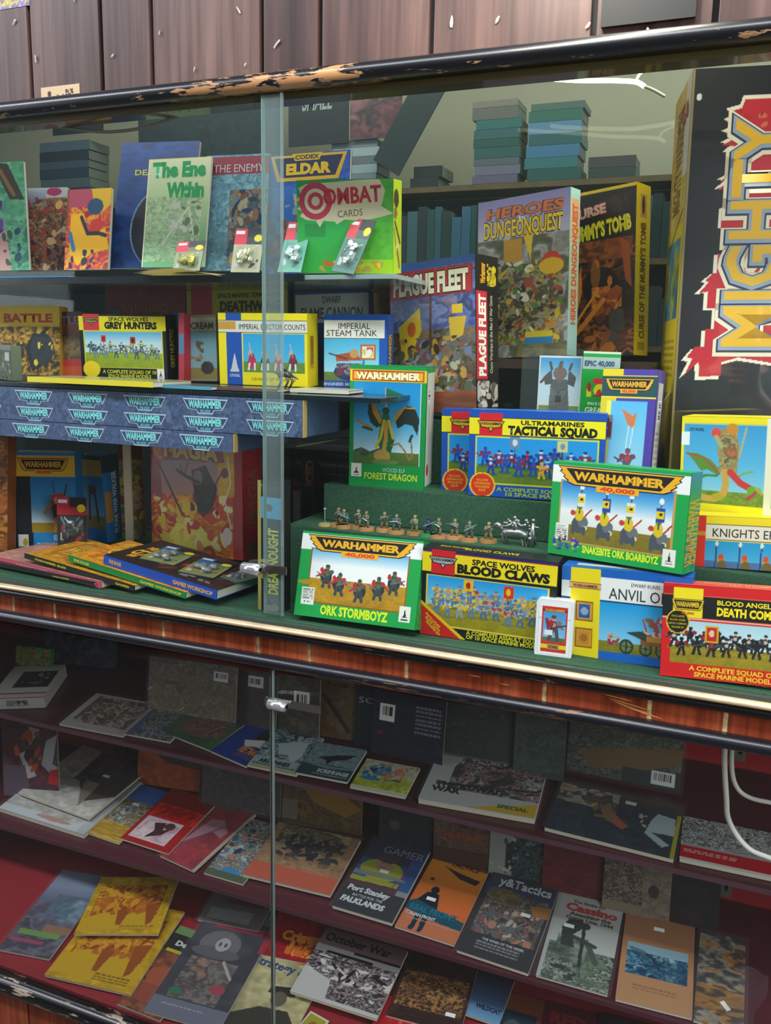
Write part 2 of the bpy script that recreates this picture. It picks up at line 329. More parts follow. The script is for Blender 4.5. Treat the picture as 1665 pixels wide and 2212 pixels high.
    def lines(s, x0, y0, x1, y1, n, c, seed=0, al=.8):
        R = random.Random(seed); dy = (y1-y0)/n
        for i in range(n):
            x = x0
            while x < x1-.01:
                w = R.uniform(.02, .07); s.r(x, y0+i*dy, min(x+w, x1), y0+i*dy+dy*.5, c, al); x += w+.012
        return s
    def bar(s, x0, y0, x1, y1, vert=False):
        s.r(x0, y0, x1, y1, 'f0f0ea'); R = random.Random(3); a, b = (x0, x1) if not vert else (y0, y1); k = a+(b-a)*.12
        while k < b-(b-a)*.12:
            w = (b-a)*R.choice((.02, .04, .06))
            if vert: s.r(x0+(x1-x0)*.15, k, x1-(x1-x0)*.15, k+w, '202020')
            else: s.r(k, y0+(y1-y0)*.15, k+w, y1-(y1-y0)*.3, '202020')
            k += w+(b-a)*.04
        return s
    # vector layers
    def t(s, txt, x, y, h, c, w=None, rot=0, bold=.02, o=None, ob=.05, sk=0, al='c', L=1):
        if o: s.t(txt, x, y, h, o, w, rot, bold+ob, None, 0, sk, al, L-.5)
        v, f, W = glyphs(txt, bold)
        if not len(f): return s
        W0 = glyphs(txt, bold if not o else bold)[2]
        k = h*s.h/.72; kx = (w*s.w/W) if w else k
        P = np.stack([(v[:, 0]-(W/2 if al == 'c' else 0))*kx, (v[:, 1]-.36)*k], 1)
        P[:, 0] += P[:, 1]*sk; a = math.radians(rot); P = P @ np.array([[math.cos(a), math.sin(a)], [-math.sin(a), math.cos(a)]])
        s.T.append((P+[x*s.w, (1-y)*s.h], f, lin(c), L)); return s
    def vp(s, pts, c, L=0.6):
        P = np.array([[x*s.w, (1-y)*s.h] for x, y in pts])
        if np.sum(P[:, 0]*np.roll(P[:, 1], -1)-np.roll(P[:, 0], -1)*P[:, 1]) < 0: P = P[::-1]
        s.T.append((P, [list(range(len(P)))], lin(c), L)); return s
    def plate(s, x, y, w, h, gold='f0b020', ink='141414', txt='WARHAMMER', sub='40,000', subc='e04020', subbg=None, lw=.028):
        """winged title plate: x,y = centre of top edge, w,h of the plate in face fractions"""
        def Q(k, a):  # outline shrunk by k
            pts = [(-.5, 0), (.5, 0), (.47, .22), (.485, .3), (.44, .5), (.455, .58), (.41, .78), (.42, .84), (.36, 1), (-.36, 1), (-.42, .84), (-.41, .78), (-.455, .58), (-.44, .5), (-.485, .3), (-.47, .22)]
            if a: pts = [(-.43, .12), (.43, .12), (.33, .86), (-.33, .86)]
            return [(x+px*w, y+py*h) for px, py in pts]
        s.vp(Q(0, 0), ink, .3); s.vp([(x+(p[0]-x)*.975, y+h*.5+(p[1]-y-h*.5)*.9) for p in Q(0, 0)], gold, .5); s.vp(Q(0, 1), ink, .7)
        s.t(txt, x, y+h*.47, h*.42, gold, w=w*.72, bold=.05, L=1)
        if sub:
            s.vp([(x-w*.17, y+h*.86), (x+w*.17, y+h*.86), (x+w*.17, y+h*1.22), (x-w*.17, y+h*1.22)], subbg or gold, 1.1)
            s.t(sub, x, y+h*1.04, h*.22, subc, w=w*.28, bold=.05, L=1.4)
        return s
    def mesh(s, name, parent, M=None, material=None):
        ny, nx = s.ny, s.nx; X = s.U*s.w; Z = (1-s.V)*s.h; co = np.stack([X, np.full_like(X, -.0004), Z], -1).reshape(-1, 3)
        A = s.a; cl = np.where(A <= .04045, A/12.92, ((A+.055)/1.055)**2.4).reshape(-1, 3)
        i = np.arange(ny*nx).reshape(ny, nx); q = np.stack([i[1:, :-1], i[1:, 1:], i[:-1, 1:], i[:-1, :-1]], -1).reshape(-1, 4)
        cos = [co]; cols = [cl]; loops = [q.reshape(-1)]; tot = [np.full(len(q), 4)]; n = ny*nx
        for P, f, c, L in s.T:
            k = len(P); cos.append(np.column_stack([P[:, 0], np.full(k, -.0005-.00022*L), P[:, 1]])); cols.append(np.tile(c, (k, 1)))
            for g in f: loops.append(np.array(g)+n); tot.append(np.array([len(g)]))
            n += k
        co = np.concatenate(cos); cl = np.concatenate(cols); lp = np.concatenate(loops); tt = np.concatenate(tot)
        me = bpy.data.meshes.new(name); me.vertices.add(len(co)); me.vertices.foreach_set('co', co.ravel())
        me.loops.add(len(lp)); me.loops.foreach_set('vertex_index', lp.astype(np.int32)); me.polygons.add(len(tt))
        me.polygons.foreach_set('loop_start', np.concatenate([[0], np.cumsum(tt)[:-1]]).astype(np.int32)); me.polygons.foreach_set('loop_total', tt.astype(np.int32))
        me.update(calc_edges=True); at = me.color_attributes.new('Col', 'FLOAT_COLOR', 'POINT')
        at.data.foreach_set('color', np.column_stack([cl, np.ones(len(cl))]).ravel())
        o = link(name, me, parent, [material or INK])
        if M is not None: o.matrix_local = M
        return o

def pose(k, lift=0.0):
    x, y, z, yaw, tilt, roll, w, h = POSE[k]
    R = Matrix.Rotation(math.radians(yaw), 4, 'Z') @ Matrix.Rotation(math.radians(-tilt), 4, 'X') @ Matrix.Rotation(math.radians(roll), 4, 'Y')
    if k[0] in 'ABC' and (k[1] == '_' or k[1].isdigit()): R = Matrix.Rotation(math.radians(9.5), 4, 'X') @ R  # lies on a sloping shelf
    return Matrix.Translation((x, max(y, .011), z + lift)) @ R, w, h
def rightM(w): return Matrix.Translation((w, 0, 0)) @ Matrix.Rotation(math.radians(90), 4, 'Z')
def leftM(t): return Matrix.Translation((0, t, 0)) @ Matrix.Rotation(math.radians(-90), 4, 'Z')
def topM(h): return Matrix.Translation((0, 0, h)) @ Matrix.Rotation(math.radians(-90), 4, 'X')
def carton(k, name, label, cat, t, col, front, right=None, left=None, top=None, group=None, res=.0012, body='carton', lift=0, pw=None, ink=None):
    M, w, h = pose(k, lift); w = pw or w; r = empty(name, M, label, cat, group)
    boxo(body, 0, 0, 0, w, t, h, mat(col, .5, coat=.2), r, .0009)
    c = Cv(w, h, col, res); front(c); c.mesh('front_print', r, None, ink)
    if right: c = Cv(t, h, col, res); right(c); c.mesh('side_print', r, rightM(w))
    if left: c = Cv(t, h, col, res); left(c); c.mesh('side_print', r, leftM(t))
    if top: c = Cv(w, t, col, res); top(c); c.mesh('top_print', r, topM(h))
    return r
def sticker(r, x, y, w, h, col='ecebe6', rot=0):
    bm = bmesh.new(); box(bm, 0, -.0016, 0, w, -.0010, h, .0004); o = bm_obj('price_sticker', bm, mat(col, .6), r)
    o.matrix_local = Matrix.Translation((x, 0, y)) @ Matrix.Rotation(rot, 4, 'Y'); return o
def mag(k, name, label, cat, front, t=.005, base='888888', sleeve=False, stick=None, lift=0, res=.0016, page='d8d0bc', group=None):
    lift += max(0, t-.0055)
    M, w, h = pose(k, lift); r = empty(name, M, label, cat, group)
    boxo('pages', .0006, .0003, .0006, w-.0006, t, h-.0006, mat(page, .7), r)
    c = Cv(w, h, base, res); front(c); cv_ = c.mesh('cover', r)
    if sleeve:
        e = .006; bm = bmesh.new(); n = 14; g = [[bm.verts.new((-e+(w+2*e)*i/n, -.0022-.0016*abs(math.sin(i*2.1+j*1.3+w*90)), -e+(h+2*e)*j/n)) for i in range(n+1)] for j in range(n+1)]
        for j in range(n):
            for i in range(n): bm.faces.new((g[j][i], g[j][i+1], g[j+1][i+1], g[j+1][i]))
        bm_obj('plastic_sleeve', bm, SLEEVE, r, True)
    if stick: sticker(cv_, stick[0]*w, stick[1]*h, .02, .009, rot=stick[2] if len(stick) > 2 else 0)
    return r
# ------------------------------------------------------------------ the setting
def wood(name, c1, c2, c3, rough, scale, flecks=0.0):
    M = bpy.data.materials.new(name); M.use_nodes = True; nt = M.node_tree; b = nt.nodes['Principled BSDF']
    tc = nt.nodes.new('ShaderNodeTexCoord'); mp = nt.nodes.new('ShaderNodeMapping'); mp.inputs['Scale'].default_value = (scale, scale, scale*.07)
    n = nt.nodes.new('ShaderNodeTexNoise'); n.inputs['Scale'].default_value = 1; n.inputs['Detail'].default_value = 8; n.inputs['Roughness'].default_value = .6; n.inputs['Distortion'].default_value = .6
    r = nt.nodes.new('ShaderNodeValToRGB'); e = r.color_ramp.elements; e[0].position = .3; e[0].color = (*lin(c1), 1); e[1].position = .72; e[1].color = (*lin(c3), 1)
    x = e.new(.5); x.color = (*lin(c2), 1)
    L = nt.links.new; L(tc.outputs['Object'], mp.inputs[0]); L(mp.outputs[0], n.inputs['Vector']); L(n.outputs['Fac'], r.inputs['Fac']); L(r.outputs['Color'], b.inputs['Base Color'])
    n2 = nt.nodes.new('ShaderNodeTexNoise'); n2.inputs['Scale'].default_value = scale*9; mp2 = nt.nodes.new('ShaderNodeMapping'); mp2.inputs['Scale'].default_value = (1, 1, .04)
    L(tc.outputs['Object'], mp2.inputs[0]); L(mp2.outputs[0], n2.inputs['Vector'])
    mx = nt.nodes.new('ShaderNodeMixRGB'); mx.blend_type = 'MULTIPLY'; mx.inputs[0].default_value = .7; L(r.outputs['Color'], mx.inputs[1])
    r2 = nt.nodes.new('ShaderNodeValToRGB'); r2.color_ramp.elements[0].position = .35; r2.color_ramp.elements[0].color = (.45, .4, .38, 1); r2.color_ramp.elements[1].position = .6
    L(n2.outputs['Fac'], r2.inputs['Fac']); L(r2.outputs['Color'], mx.inputs[2]); L(mx.outputs[0], b.inputs['Base Color'])
    b.inputs['Roughness'].default_value = rough; return M
def worn(name, base, chip, x0, x1, thr, rough=.3, zmax=None, coat=.6, streak=(14, 30, 60), metal=0.0):
    """painted rail: paint chipped off in patches between x0 and x1"""
    M = bpy.data.materials.new(name); M.use_nodes = True; nt = M.node_tree; b = nt.nodes['Principled BSDF']; L = nt.links.new; N = nt.nodes.new
    tc = N('ShaderNodeTexCoord'); mp = N('ShaderNodeMapping'); mp.inputs['Scale'].default_value = streak; n = N('ShaderNodeTexNoise'); n.inputs['Scale'].default_value = 1; n.inputs['Detail'].default_value = 6; n.inputs['Roughness'].default_value = .65
    L(tc.outputs['Object'], mp.inputs[0]); L(mp.outputs[0], n.inputs['Vector'])
    sp = N('ShaderNodeSeparateXYZ'); L(tc.outputs['Object'], sp.inputs[0])
    a = N('ShaderNodeMapRange'); a.interpolation_type = 'SMOOTHSTEP'; a.inputs[1].default_value = x0-.12; a.inputs[2].default_value = x0+.05; L(sp.outputs[0], a.inputs[0])
    c = N('ShaderNodeMapRange'); c.interpolation_type = 'SMOOTHSTEP'; c.inputs[1].default_value = x1+.12; c.inputs[2].default_value = x1-.05; L(sp.outputs[0], c.inputs[0])
    mu = N('ShaderNodeMath'); mu.operation = 'MULTIPLY'; L(a.outputs[0], mu.inputs[0]); L(c.outputs[0], mu.inputs[1])
    ad = N('ShaderNodeMath'); ad.operation = 'MULTIPLY_ADD'; ad.inputs[1].default_value = .18; L(mu.outputs[0], ad.inputs[0]); L(n.outputs['Fac'], ad.inputs[2])
    last = ad
    if zmax is not None:
        z = N('ShaderNodeMapRange'); z.inputs[1].default_value = zmax+.012; z.inputs[2].default_value = zmax-.004; z.inputs[3].default_value = -.14; z.inputs[4].default_value = 0; L(sp.outputs[2], z.inputs[0])
        z2 = N('ShaderNodeMath'); z2.operation = 'ADD'; L(ad.outputs[0], z2.inputs[0]); L(z.outputs[0], z2.inputs[1]); last = z2
    g = N('ShaderNodeMapRange'); g.inputs[1].default_value = thr; g.inputs[2].default_value = thr+.02; L(last.outputs[0], g.inputs[0])
    mx = N('ShaderNodeMixRGB'); mx.inputs[1].default_value = (*lin(base), 1); mx.inputs[2].default_value = (*lin(chip), 1); L(g.outputs[0], mx.inputs[0]); L(mx.outputs[0], b.inputs['Base Color'])
    b.inputs['Roughness'].default_value = rough; b.inputs['Coat Weight'].default_value = coat; b.inputs['Coat Roughness'].default_value = .25; b.inputs['Metallic'].default_value = metal
    bp = N('ShaderNodeBump'); bp.invert = True; bp.inputs['Distance'].default_value = .0015; L(g.outputs[0], bp.inputs['Height']); L(bp.outputs[0], b.inputs['Normal']); return M
XL, XR = -2.3, 0.62
UPW = wood('dark_veneer', '3e2c2a', '5e4641', '7c6056', .4, 9)
LOW = wood('red_veneer', '5a2012', '9c4628', 'c06c44', .35, 12)
def S(o): return tag(o, kind='structure')
def planks(name, xs, z0, z1, y, gap, m, back, backcol, by=.006):
    bm = bmesh.new(); e = [XL]+xs+[XR]
    for a, b in zip(e, e[1:]): box(bm, a+(gap/2 if a != XL else 0), y, z0, b-(gap/2 if b != XR else 0), y+.012, z1, .0012)
    o = S(bm_obj(name, bm, m)); S(boxo(back, XL, y+by, z0, XR, y+.02, z1, mat(backcol, .7, noise=.5, nscale=90))); return o
planks('wall_above_case', [-2.1, -1.93, -1.66, -1.52, -1.35, -1.225, -1.068, -.964, -.754, -.651, -.469, -.233, -.076, .1, .31], 1.945, 2.75, .05, .0085, UPW, 'wall_groove_backing', '040303', .0105)
planks('wall_between_cases', [-2.1, -1.9, -1.6, -1.45, -1.298, -1.194, -1.042, -.941, -.742, -.642, -.465, -.239, -.084, .02, .2, .4], 1.005, 1.08, .006, .007, LOW, 'trim_groove_filler', 'c0a070', .0012)
planks('wall_below_case', [-1.9, -1.75, -1.5, -1.32, -1.18, -1.0, -.8, -.6], .0, .165, .0, .006, LOW, 'wall_plinth_backing', '201008')
bm = bmesh.new(); R = random.Random(3)
for x, z, L, a in ((-.155, 1.052, .05, -.16), (-.15, 1.047, .075, -.22), (-.14, 1.043, .07, -.28), (-.12, 1.038, .06, -.3), (-.175, 1.056, .02, 0), (-.36, 1.047, .02, -.02), (-.31, 1.041, .018, 0), (-.18, 1.060, .004, .4), (-.168, 1.058, .004, .2), (-.60, 1.05, .015, .1)):
    n = 6; t_ = .0009; vs = [bm.verts.new((x+math.cos(a)*L*k/n+R.uniform(-.0004, .0004), .0057, z+math.sin(a)*L*k/n*(.6 if 1 else 1)+sg*t_*(1-abs(2*k/n-1)**3)+R.uniform(-.0003, .0003))) for sg, ks in ((-1, range(n+1)), (1, range(n, -1, -1))) for k in ks]
    bm.faces.new(vs)
S(bm_obj('trim_8', bm, mat('c88c4c', .7)))
# rails (half-round mouldings, black paint worn to the wood)
def rail(name, z, r, y, m, r2=None, pro=None):
    bm = bmesh.new(); n = 14; prof = pro or [(y - r*math.cos(math.pi*(k/n-.5)), z + (r2 or r)*math.sin(math.pi*(k/n-.5))) for k in range(n+1)] + [(y+.02, z+(r2 or r)), (y+.02, z-(r2 or r))]
    xs = [XL + (XR-XL)*i/60 for i in range(61)]; R = [[bm.verts.new((x, p[0], p[1])) for p in prof] for x in xs]
    for a, b in zip(R, R[1:]):
        for k in range(len(prof)): bm.faces.new((a[k], b[k], b[(k+1) % len(prof)], a[(k+1) % len(prof)]))
    return S(bm_obj(name, bm, m, None, True))
rail('trim_1', 1.9475, .015, .0, worn('top_rail_paint', '0d0f14', 'b8875a', -.84, -.56, .62, zmax=1.947, streak=(22, 60, 120), rough=.36), .0135)
rail('trim_2', 1.0655, .012, .0, worn('mid_rail_paint', '0c0a0c', '6a4028', -1.9, .4, .80, rough=.28, streak=(20, 60, 200)), .009)
rail('trim_3', 1.0775, .012, -.004, mat('e2c49c', .36, .45, noise=.2, nscale=30), .0062)
S(boxo('trim_6', XL, -.008, 1.083, XR, .0025, 1.0895, mat('5a6a60', .35, .5)))
S(boxo('trim_7', XL, .014, 1.924, XR, .049, 1.945, mat('4a3e1c', .4, coat=.4)))
rail('trim_4', 1.0135, .012, .0, worn('lower_rail_paint', '10121a', '7a4a2c', -.60, -.12, .66, zmax=1.006, streak=(22, 60, 200), rough=.4), .0108)
rail('trim_5', .168, .018, -.004, worn('sill_paint', '0b0c0e', 'a89684', -1.9, -.7, .62, zmax=.155, streak=(14, 40, 120)), .02)
# upper case: mirror back, roof, felt floor, felt steps
BACKG = glassy('back_glass', (.80, .86, .83), 1.3, .02, .012)
S(boxo('window_1', XL, .50, 1.09, XR, .502, 2.26, BACKG))
S(boxo('ceiling', XL, .0705, 2.26, XR, .51, 2.275, mat('2a2622', .6)))
FELT = mat('2c543c', .95, noise=.25, nscale=220)
S(boxo('floor_upper_case', XL, .003, 1.07, XR, .5, 1.091, FELT))
def felt_step(x0, y0, z0, x1, y1, z1, lab): tag(boxo('display_step', x0, y0, z0, x1, y1, z1, FELT, None, .002), lab, 'display step')
felt_step(-.74, .105, 1.092, XR-.01, .499, 1.2345, 'low dark green felt step carrying the row of miniatures')
felt_step(-.70, .176, 1.2355, XR-.01, .499, 1.303, 'middle dark green felt step under the boxed dragon')
felt_step(-.66, .275, 1.304, -.155, .499, 1.424, 'tall dark green felt step under the naval game box')
r = empty('display_shelf', Matrix.Translation((-.42, .2, 1.522)), 'brown shelf board under the tall yellow adventure boxes', 'shelf')
boxo('board', 0, .115, 0, .275, .297, .014, mat('2c211a', .35, coat=.4), r, .001); boxo('front_edge', 0, .113, -.002, .275, .1148, .015, mat('3a2c22', .35), r)
# lower case: red back and end wall
RED = mat('a0141c', .65, noise=.12, nscale=8)
S(boxo('wall_lower_back', XL, .52, .1, XR, .54, 1.0, RED)); S(boxo('wall_lower_left', -1.92, .02, .1, -1.90, .52, 1.0, RED))
S(boxo('ceiling_lower_case', XL, .03, .99, XR, .52, .999, mat('8a4a40', .6)))
SL = math.radians(9.5)
def slope(name, x0, x1, y, z, d, t, m, lab, brd=None):
    r = empty(name, Matrix.Translation((0, y, z)) @ Matrix.Rotation(SL, 4, 'X'), lab, 'shelf')
    boxo('board', x0, 0, -t, x1, d, 0, m, r, .001); boxo('front_edge', x0, -.003, -t-.001, x1, -.0002, .0, brd or mat('b8b4a8', .4), r)
    return r
slope('display_shelf', -1.895, .5, .187, .689, .325, .008, mat('4c1c24', .45, coat=.3), 'upper sloping shelf of the lower case holding war game magazines', mat('5c3c48', .4))
slope('display_shelf', -1.895, .5, .187, .399, .325, .010, mat('4c1c24', .45, coat=.3), 'lower sloping shelf of the lower case beneath the red booklet', mat('4c2832', .4))
S(boxo('floor_lower_case', XL, .003, .10, XR, .52, .155, mat('8a1420', .6, noise=.1)))
slope('display_shelf', -1.895, .5, .012, .1975, .42, .012, mat('8a1c26', .5, coat=.2), 'red sloping bottom shelf behind the worn black sill', mat('8a1c26', .5))
# slotted steel uprights
for x, z0, z1, lb in ((.06, .46, .64, 'slotted steel shelf upright at the right, below the upper shelf'), (.06, .76, .97, 'slotted steel shelf upright behind the white cables'), (-1.46, .46, .97, 'slotted steel shelf upright on the red wall at the left'), (-.72, .46, .64, 'slotted steel shelf upright beside the dark blue booklet back')):
    r = empty('shelf_upright', Matrix.Translation((x, .505, z0)), lb, 'shelf upright'); bm = bmesh.new()
    for a, b2 in ((-.011, -.0035), (.0035, .011)): box(bm, a, 0, 0, b2, .014, z1-z0)
    z = 0; h = z1-z0
    while z < h: box(bm, -.0036, 0, z, .0036, .014, min(z+.014, h)); z += .032
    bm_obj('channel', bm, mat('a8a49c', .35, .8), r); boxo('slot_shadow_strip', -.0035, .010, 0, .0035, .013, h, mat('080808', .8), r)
# sliding glass
def pane(name, x0, x1, y, z0, z1, lab):
    r = empty(name, Matrix.Translation((x0, y, z0)), lab, 'glass door'); w = x1-x0; h = z1-z0
    boxo('pane', 0, 0, 0, w, .004, h, PANE, r)
    return r
EDGE = glassy('edge_haze', (.95, .975, .965), 1.35, .1, .17, 'a8b8b8')  # milky material for added strips, painting in the haze at the door overlap
a = pane('sliding_glass_door', XL, -.690, -.0025, 1.1, 1.93, 'left sliding glass door of the upper case')
boxo('edge_haze_strip', -.690-XL-.001, -.001, 0, -.690-XL+.002, .005, .83, EDGE, a)
b_ = pane('sliding_glass_door', -.716, XR, -.0+.0045, 1.1, 1.93, 'right sliding glass door of the upper case behind the left one')
boxo('edge_haze_strip', -.0345+.024, -.002, 0, .026, -.0012, .83, EDGE, b_); boxo('edge_strip', -.012, -.002, 0, -.0095, .006, .83, mat('7c9a94', .2), b_)  # wide pale strip added to whiten the area where the panes overlap
a = pane('sliding_glass_door', XL, -.7085, -.0025, .185, 1.0, 'left sliding glass door of the lower case')
boxo('edge_strip', -.7085-XL, -.001, 0, -.7085-XL+.0014, .005, .815, mat('7c8a84', .15), a)
b_ = pane('sliding_glass_door', -.716, XR, .0045, .185, 1.0, 'right sliding glass door of the lower case behind the left one')
boxo('edge_strip', -.0014, -.001, 0, 0, .005, .815, mat('66746e', .15), b_)
# chrome showcase locks
CH = mat('e6e6ea', .2, .75, coat=.5); CH2 = mat('b8b4ac', .3, 1.0)
def lock(x, z, lab, barx, back):
    r = empty('showcase_lock', Matrix.Translation((x, -.0145, z)), lab, 'lock')
    bm = bmesh.new(); bmesh.ops.create_cone(bm, cap_ends=True, segments=32, radius1=.0105, radius2=.0105, depth=.034, matrix=Matrix.Rotation(math.pi/2, 4, 'Y')); bmesh.ops.bevel(bm, geom=[e for e in bm.edges if e.is_manifold and e.calc_face_angle(0) > .8], offset=.0015, segments=2, affect='EDGES')
    for v in bm.verts: v.co.z *= .92
    bm_obj('lock_body', bm, CH, r, True)
    bm = bmesh.new(); bmesh.ops.create_cone(bm, cap_ends=True, segments=20, radius1=.0035, radius2=.0035, depth=.0015, matrix=Matrix.Translation((.0178, 0, 0)) @ Matrix.Rotation(math.pi/2, 4, 'Y')); bm_obj('key_slot', bm, mat('3a3a3c', .3, 1), r)
    bm = bmesh.new(); box(bm, barx[0], .010, -.007, barx[1], .0118, .007, .0006); k = barx[0]+.006
    while k < barx[1]-.004: box(bm, k, .0092, .004, k+.0022, .0102, .008); k += .0046
    bar = bm_obj('toothed_bar', bm, CH2, r); hk = boxo('hook', barx[0]-.0, -.002+.006, -.006, barx[0]+.004, .0118, .006, CH2, bar)
    return r
lock(-.742, 1.180, 'chrome lock with toothed bar on the upper glass doors', (.012, .062), 0)
lock(-.692, .944, 'chrome lock with toothed bar on the lower glass doors', (-.028, .078), 0)
# things on the veneer wall
r = empty('wall_sign', Matrix.Translation((-.222, .046, 1.985)) @ Matrix.Rotation(math.radians(0), 4, 'Y'), 'black sign with grey lettering on the veneer above the case', 'sign')
boxo('sign_board', 0, -.004, 0, .122, .002, .09, mat('0e0f10', .4), r, .001)
c = Cv(.122, .09, '0e0f10', .002); c.t('RESERVED', .5, .52, .13, '8a8c88', w=.62, bold=.0).lines(.2, .1, .8, .35, 3, '6a6a68'); c.mesh('sign_lettering', r).location.y = -.0045
r = empty('paper_label', Matrix.Translation((-1.204, .0495, 1.970)), 'small cream paper label with pen marks above the rail', 'label')
c = Cv(.086, .024, 'd8b890', .001); c.e(.22, .5, .05, .2, '3a2a20').b(.4, .3, .85, .75, ['4a3426'], 14, .18, 3); c.mesh('label_print', r)
boxo('paper', 0, 0, 0, .086, .0006, .024, mat('d8b890', .7), r)
r = empty('wall_poster', Matrix.Translation((-1.36, .0495, 2.131)), 'purple and yellow poster corner at the top left of the veneer', 'poster')
boxo('paper', 0, 0, 0, .14, .0006, .10, mat('8a7ab8', .6), r); c = Cv(.14, .10, '8a7ab8', .002); c.m(0, 0, 1, 1, ['8a7ab8', 'd8c858', '6a5aa0', 'c8b8d8'], 5, 3); c.mesh('poster_print', r)
R = random.Random(5); marks = [(1400, 70, 1), (345, 70), (420, 150), (598, 95), (243, 120), (975, 47, 1), (1075, 42), (30, 48), (77, 127), (530, 140), (515, 22), (1270, 55), (160, 0)]
for i, (px, py) in enumerate([q[:2] for q in marks]):
    rr = Vector((RW[0][0]*(px-832.5)/FPX+RW[1][0]*(py-1106)/FPX+RW[2][0], RW[0][1]*(px-832.5)/FPX+RW[1][1]*(py-1106)/FPX+RW[2][1], RW[0][2]*(px-832.5)/FPX+RW[1][2]*(py-1106)/FPX+RW[2][2]))
    p = Vector(CAM)+rr*((.048+1.25)/rr.y); bm = bmesh.new(); n = 7; L = R.uniform(.004, .009); A = R.uniform(.4, 2.2)
    vs = [bm.verts.new((math.cos(A)*u-math.sin(A)*v, R.uniform(-.0016, .0004), math.sin(A)*u+math.cos(A)*v)) for u, v in [(L*math.cos(6.283*k/n)*R.uniform(.7, 1.1), L*.35*math.sin(6.283*k/n)*R.uniform(.5, 1.2)) for k in range(n)]]
    ct = bm.verts.new((0, -.0018, 0))
    for k in range(n): bm.faces.new((vs[k], vs[(k+1) % n], ct))
    o = bm_obj('paper_scrap', bm, mat('c8b8ae', .6)); o.location = p
    tag(o, 'tiny torn white paper scrap left stapled on the dark veneer', 'paper scrap', 'torn paper scraps on the veneer')
# light strip, cords
LED = mat('fff2c8', .4, emis=4.5)
for pts, rr, lab in (([(-.498, .30, 2.021), (-.45, .30, 2.015), (-.379, .30, 2.0062), (-.30, .30, 1.9945), (-.24, .30, 1.989), (-.205, .30, 1.984), (-.19, .30, 1.976)], .0038, 'lower glowing strand of the warm light strip under the roof'),
                      ([(-.428, .30, 2.0245), (-.40, .30, 2.0195), (-.33, .30, 2.012), (-.261, .30, 2.0065), (-.21, .30, 2.009), (-.186, .30, 2.0115), (-.157, .30, 2.0165), (-.118, .30, 2.026), (-.07, .30, 2.034)], .0042, 'upper glowing strand of the warm light strip rising to the right'),
                      ([(-.204, .298, 1.985), (-.196, .298, 1.997), (-.17, .298, 2.009), (-.15, .298, 2.017)], .0022, 'thin glowing end of the light strip joining its two strands')):
    bm = bmesh.new(); tube(bm, spline(pts, 8), rr, 8); tag(bm_obj('light_strip', bm, LED, None, True), lab, 'light strip')
bm = bmesh.new(); tube(bm, spline([(-.192, .3, 1.977), (-.175, .3, 1.969), (-.157, .3, 1.958)], 6), .0026, 8); tag(bm_obj('strip_connector', bm, mat('b0b8a8', .3), None, True), 'clear unlit connector hanging from the end of the light strip', 'connector')
bm = bmesh.new(); tube(bm, spline([(-1.25, .05, 1.957), (-1.19, .05, 1.932), (-1.094, .05, 1.914), (-1.03, .05, 1.910), (-.966, .05, 1.915), (-.90, .05, 1.931), (-.85, .05, 1.957)], 8), .0028, 8)
tag(bm_obj('cord', bm, mat('77746a', .6), None, True), 'thin grey cord sagging below the top rail at the left', 'cord')
for i, (pts, lb) in enumerate((([(.024, .1, .99), (.025, .1, .941), (.033, .1, .88), (.040, .1, .842), (.066, .09, .812), (.10, .09, .800), (.2, .09, .79)], 'white cable hanging to the red-banded magazine'),
                              ([(.034, .12, .99), (.036, .12, .93), (.044, .12, .895), (.062, .12, .878), (.1, .12, .875), (.2, .12, .88)], 'white cable looping right, the shorter one above'))):
    bm = bmesh.new(); tube(bm, spline(pts, 8), .0042 if i == 0 else .0036, 10); tag(bm_obj('cable', bm, mat('c8c4b8', .4), None, True), lb, 'cable')
# upper-left shelf, middle shelf
SHG = mat('14242a', .25, coat=.5)
r = empty('display_shelf', Matrix.Translation((-1.76, .135, 1.665)), 'top left shelf carrying the leaning game books', 'shelf')
boxo('board', 0, 0, 0, 1.21, .36, .008, mat('8c9c9c', .25, coat=.4), r, .001); boxo('front_edge', 0, -.004, -.003, 1.04, -.0002, .010, mat('101a20', .3), r)
r = empty('display_shelf', Matrix.Translation((-1.76, .055, 1.463)), 'middle left shelf holding the row of boxed sets', 'shelf')
boxo('board', 0, 0, 0, 1.22, .43, .008, SHG, r, .001)
# ------------------------------------------------------------------ room behind the photographer (seen in the mirror)
S(boxo('floor', -6, -4.2, -.05, 3.5, 4.2, 0, mat('4a4540', .7)))
S(boxo('wall_far', -6.5, 3.5, 0, 3.5, 3.55, 3.2, mat('b4ae98', .8)))
S(boxo('wall_lower_back_outer', XL, .545, 0, XR, .56, 1.085, mat('3a3028', .8)))
S(boxo('wall_behind', -5, -2.85, 0, 3.5, -2.8, 3.2, mat('2e2b27', .8)))
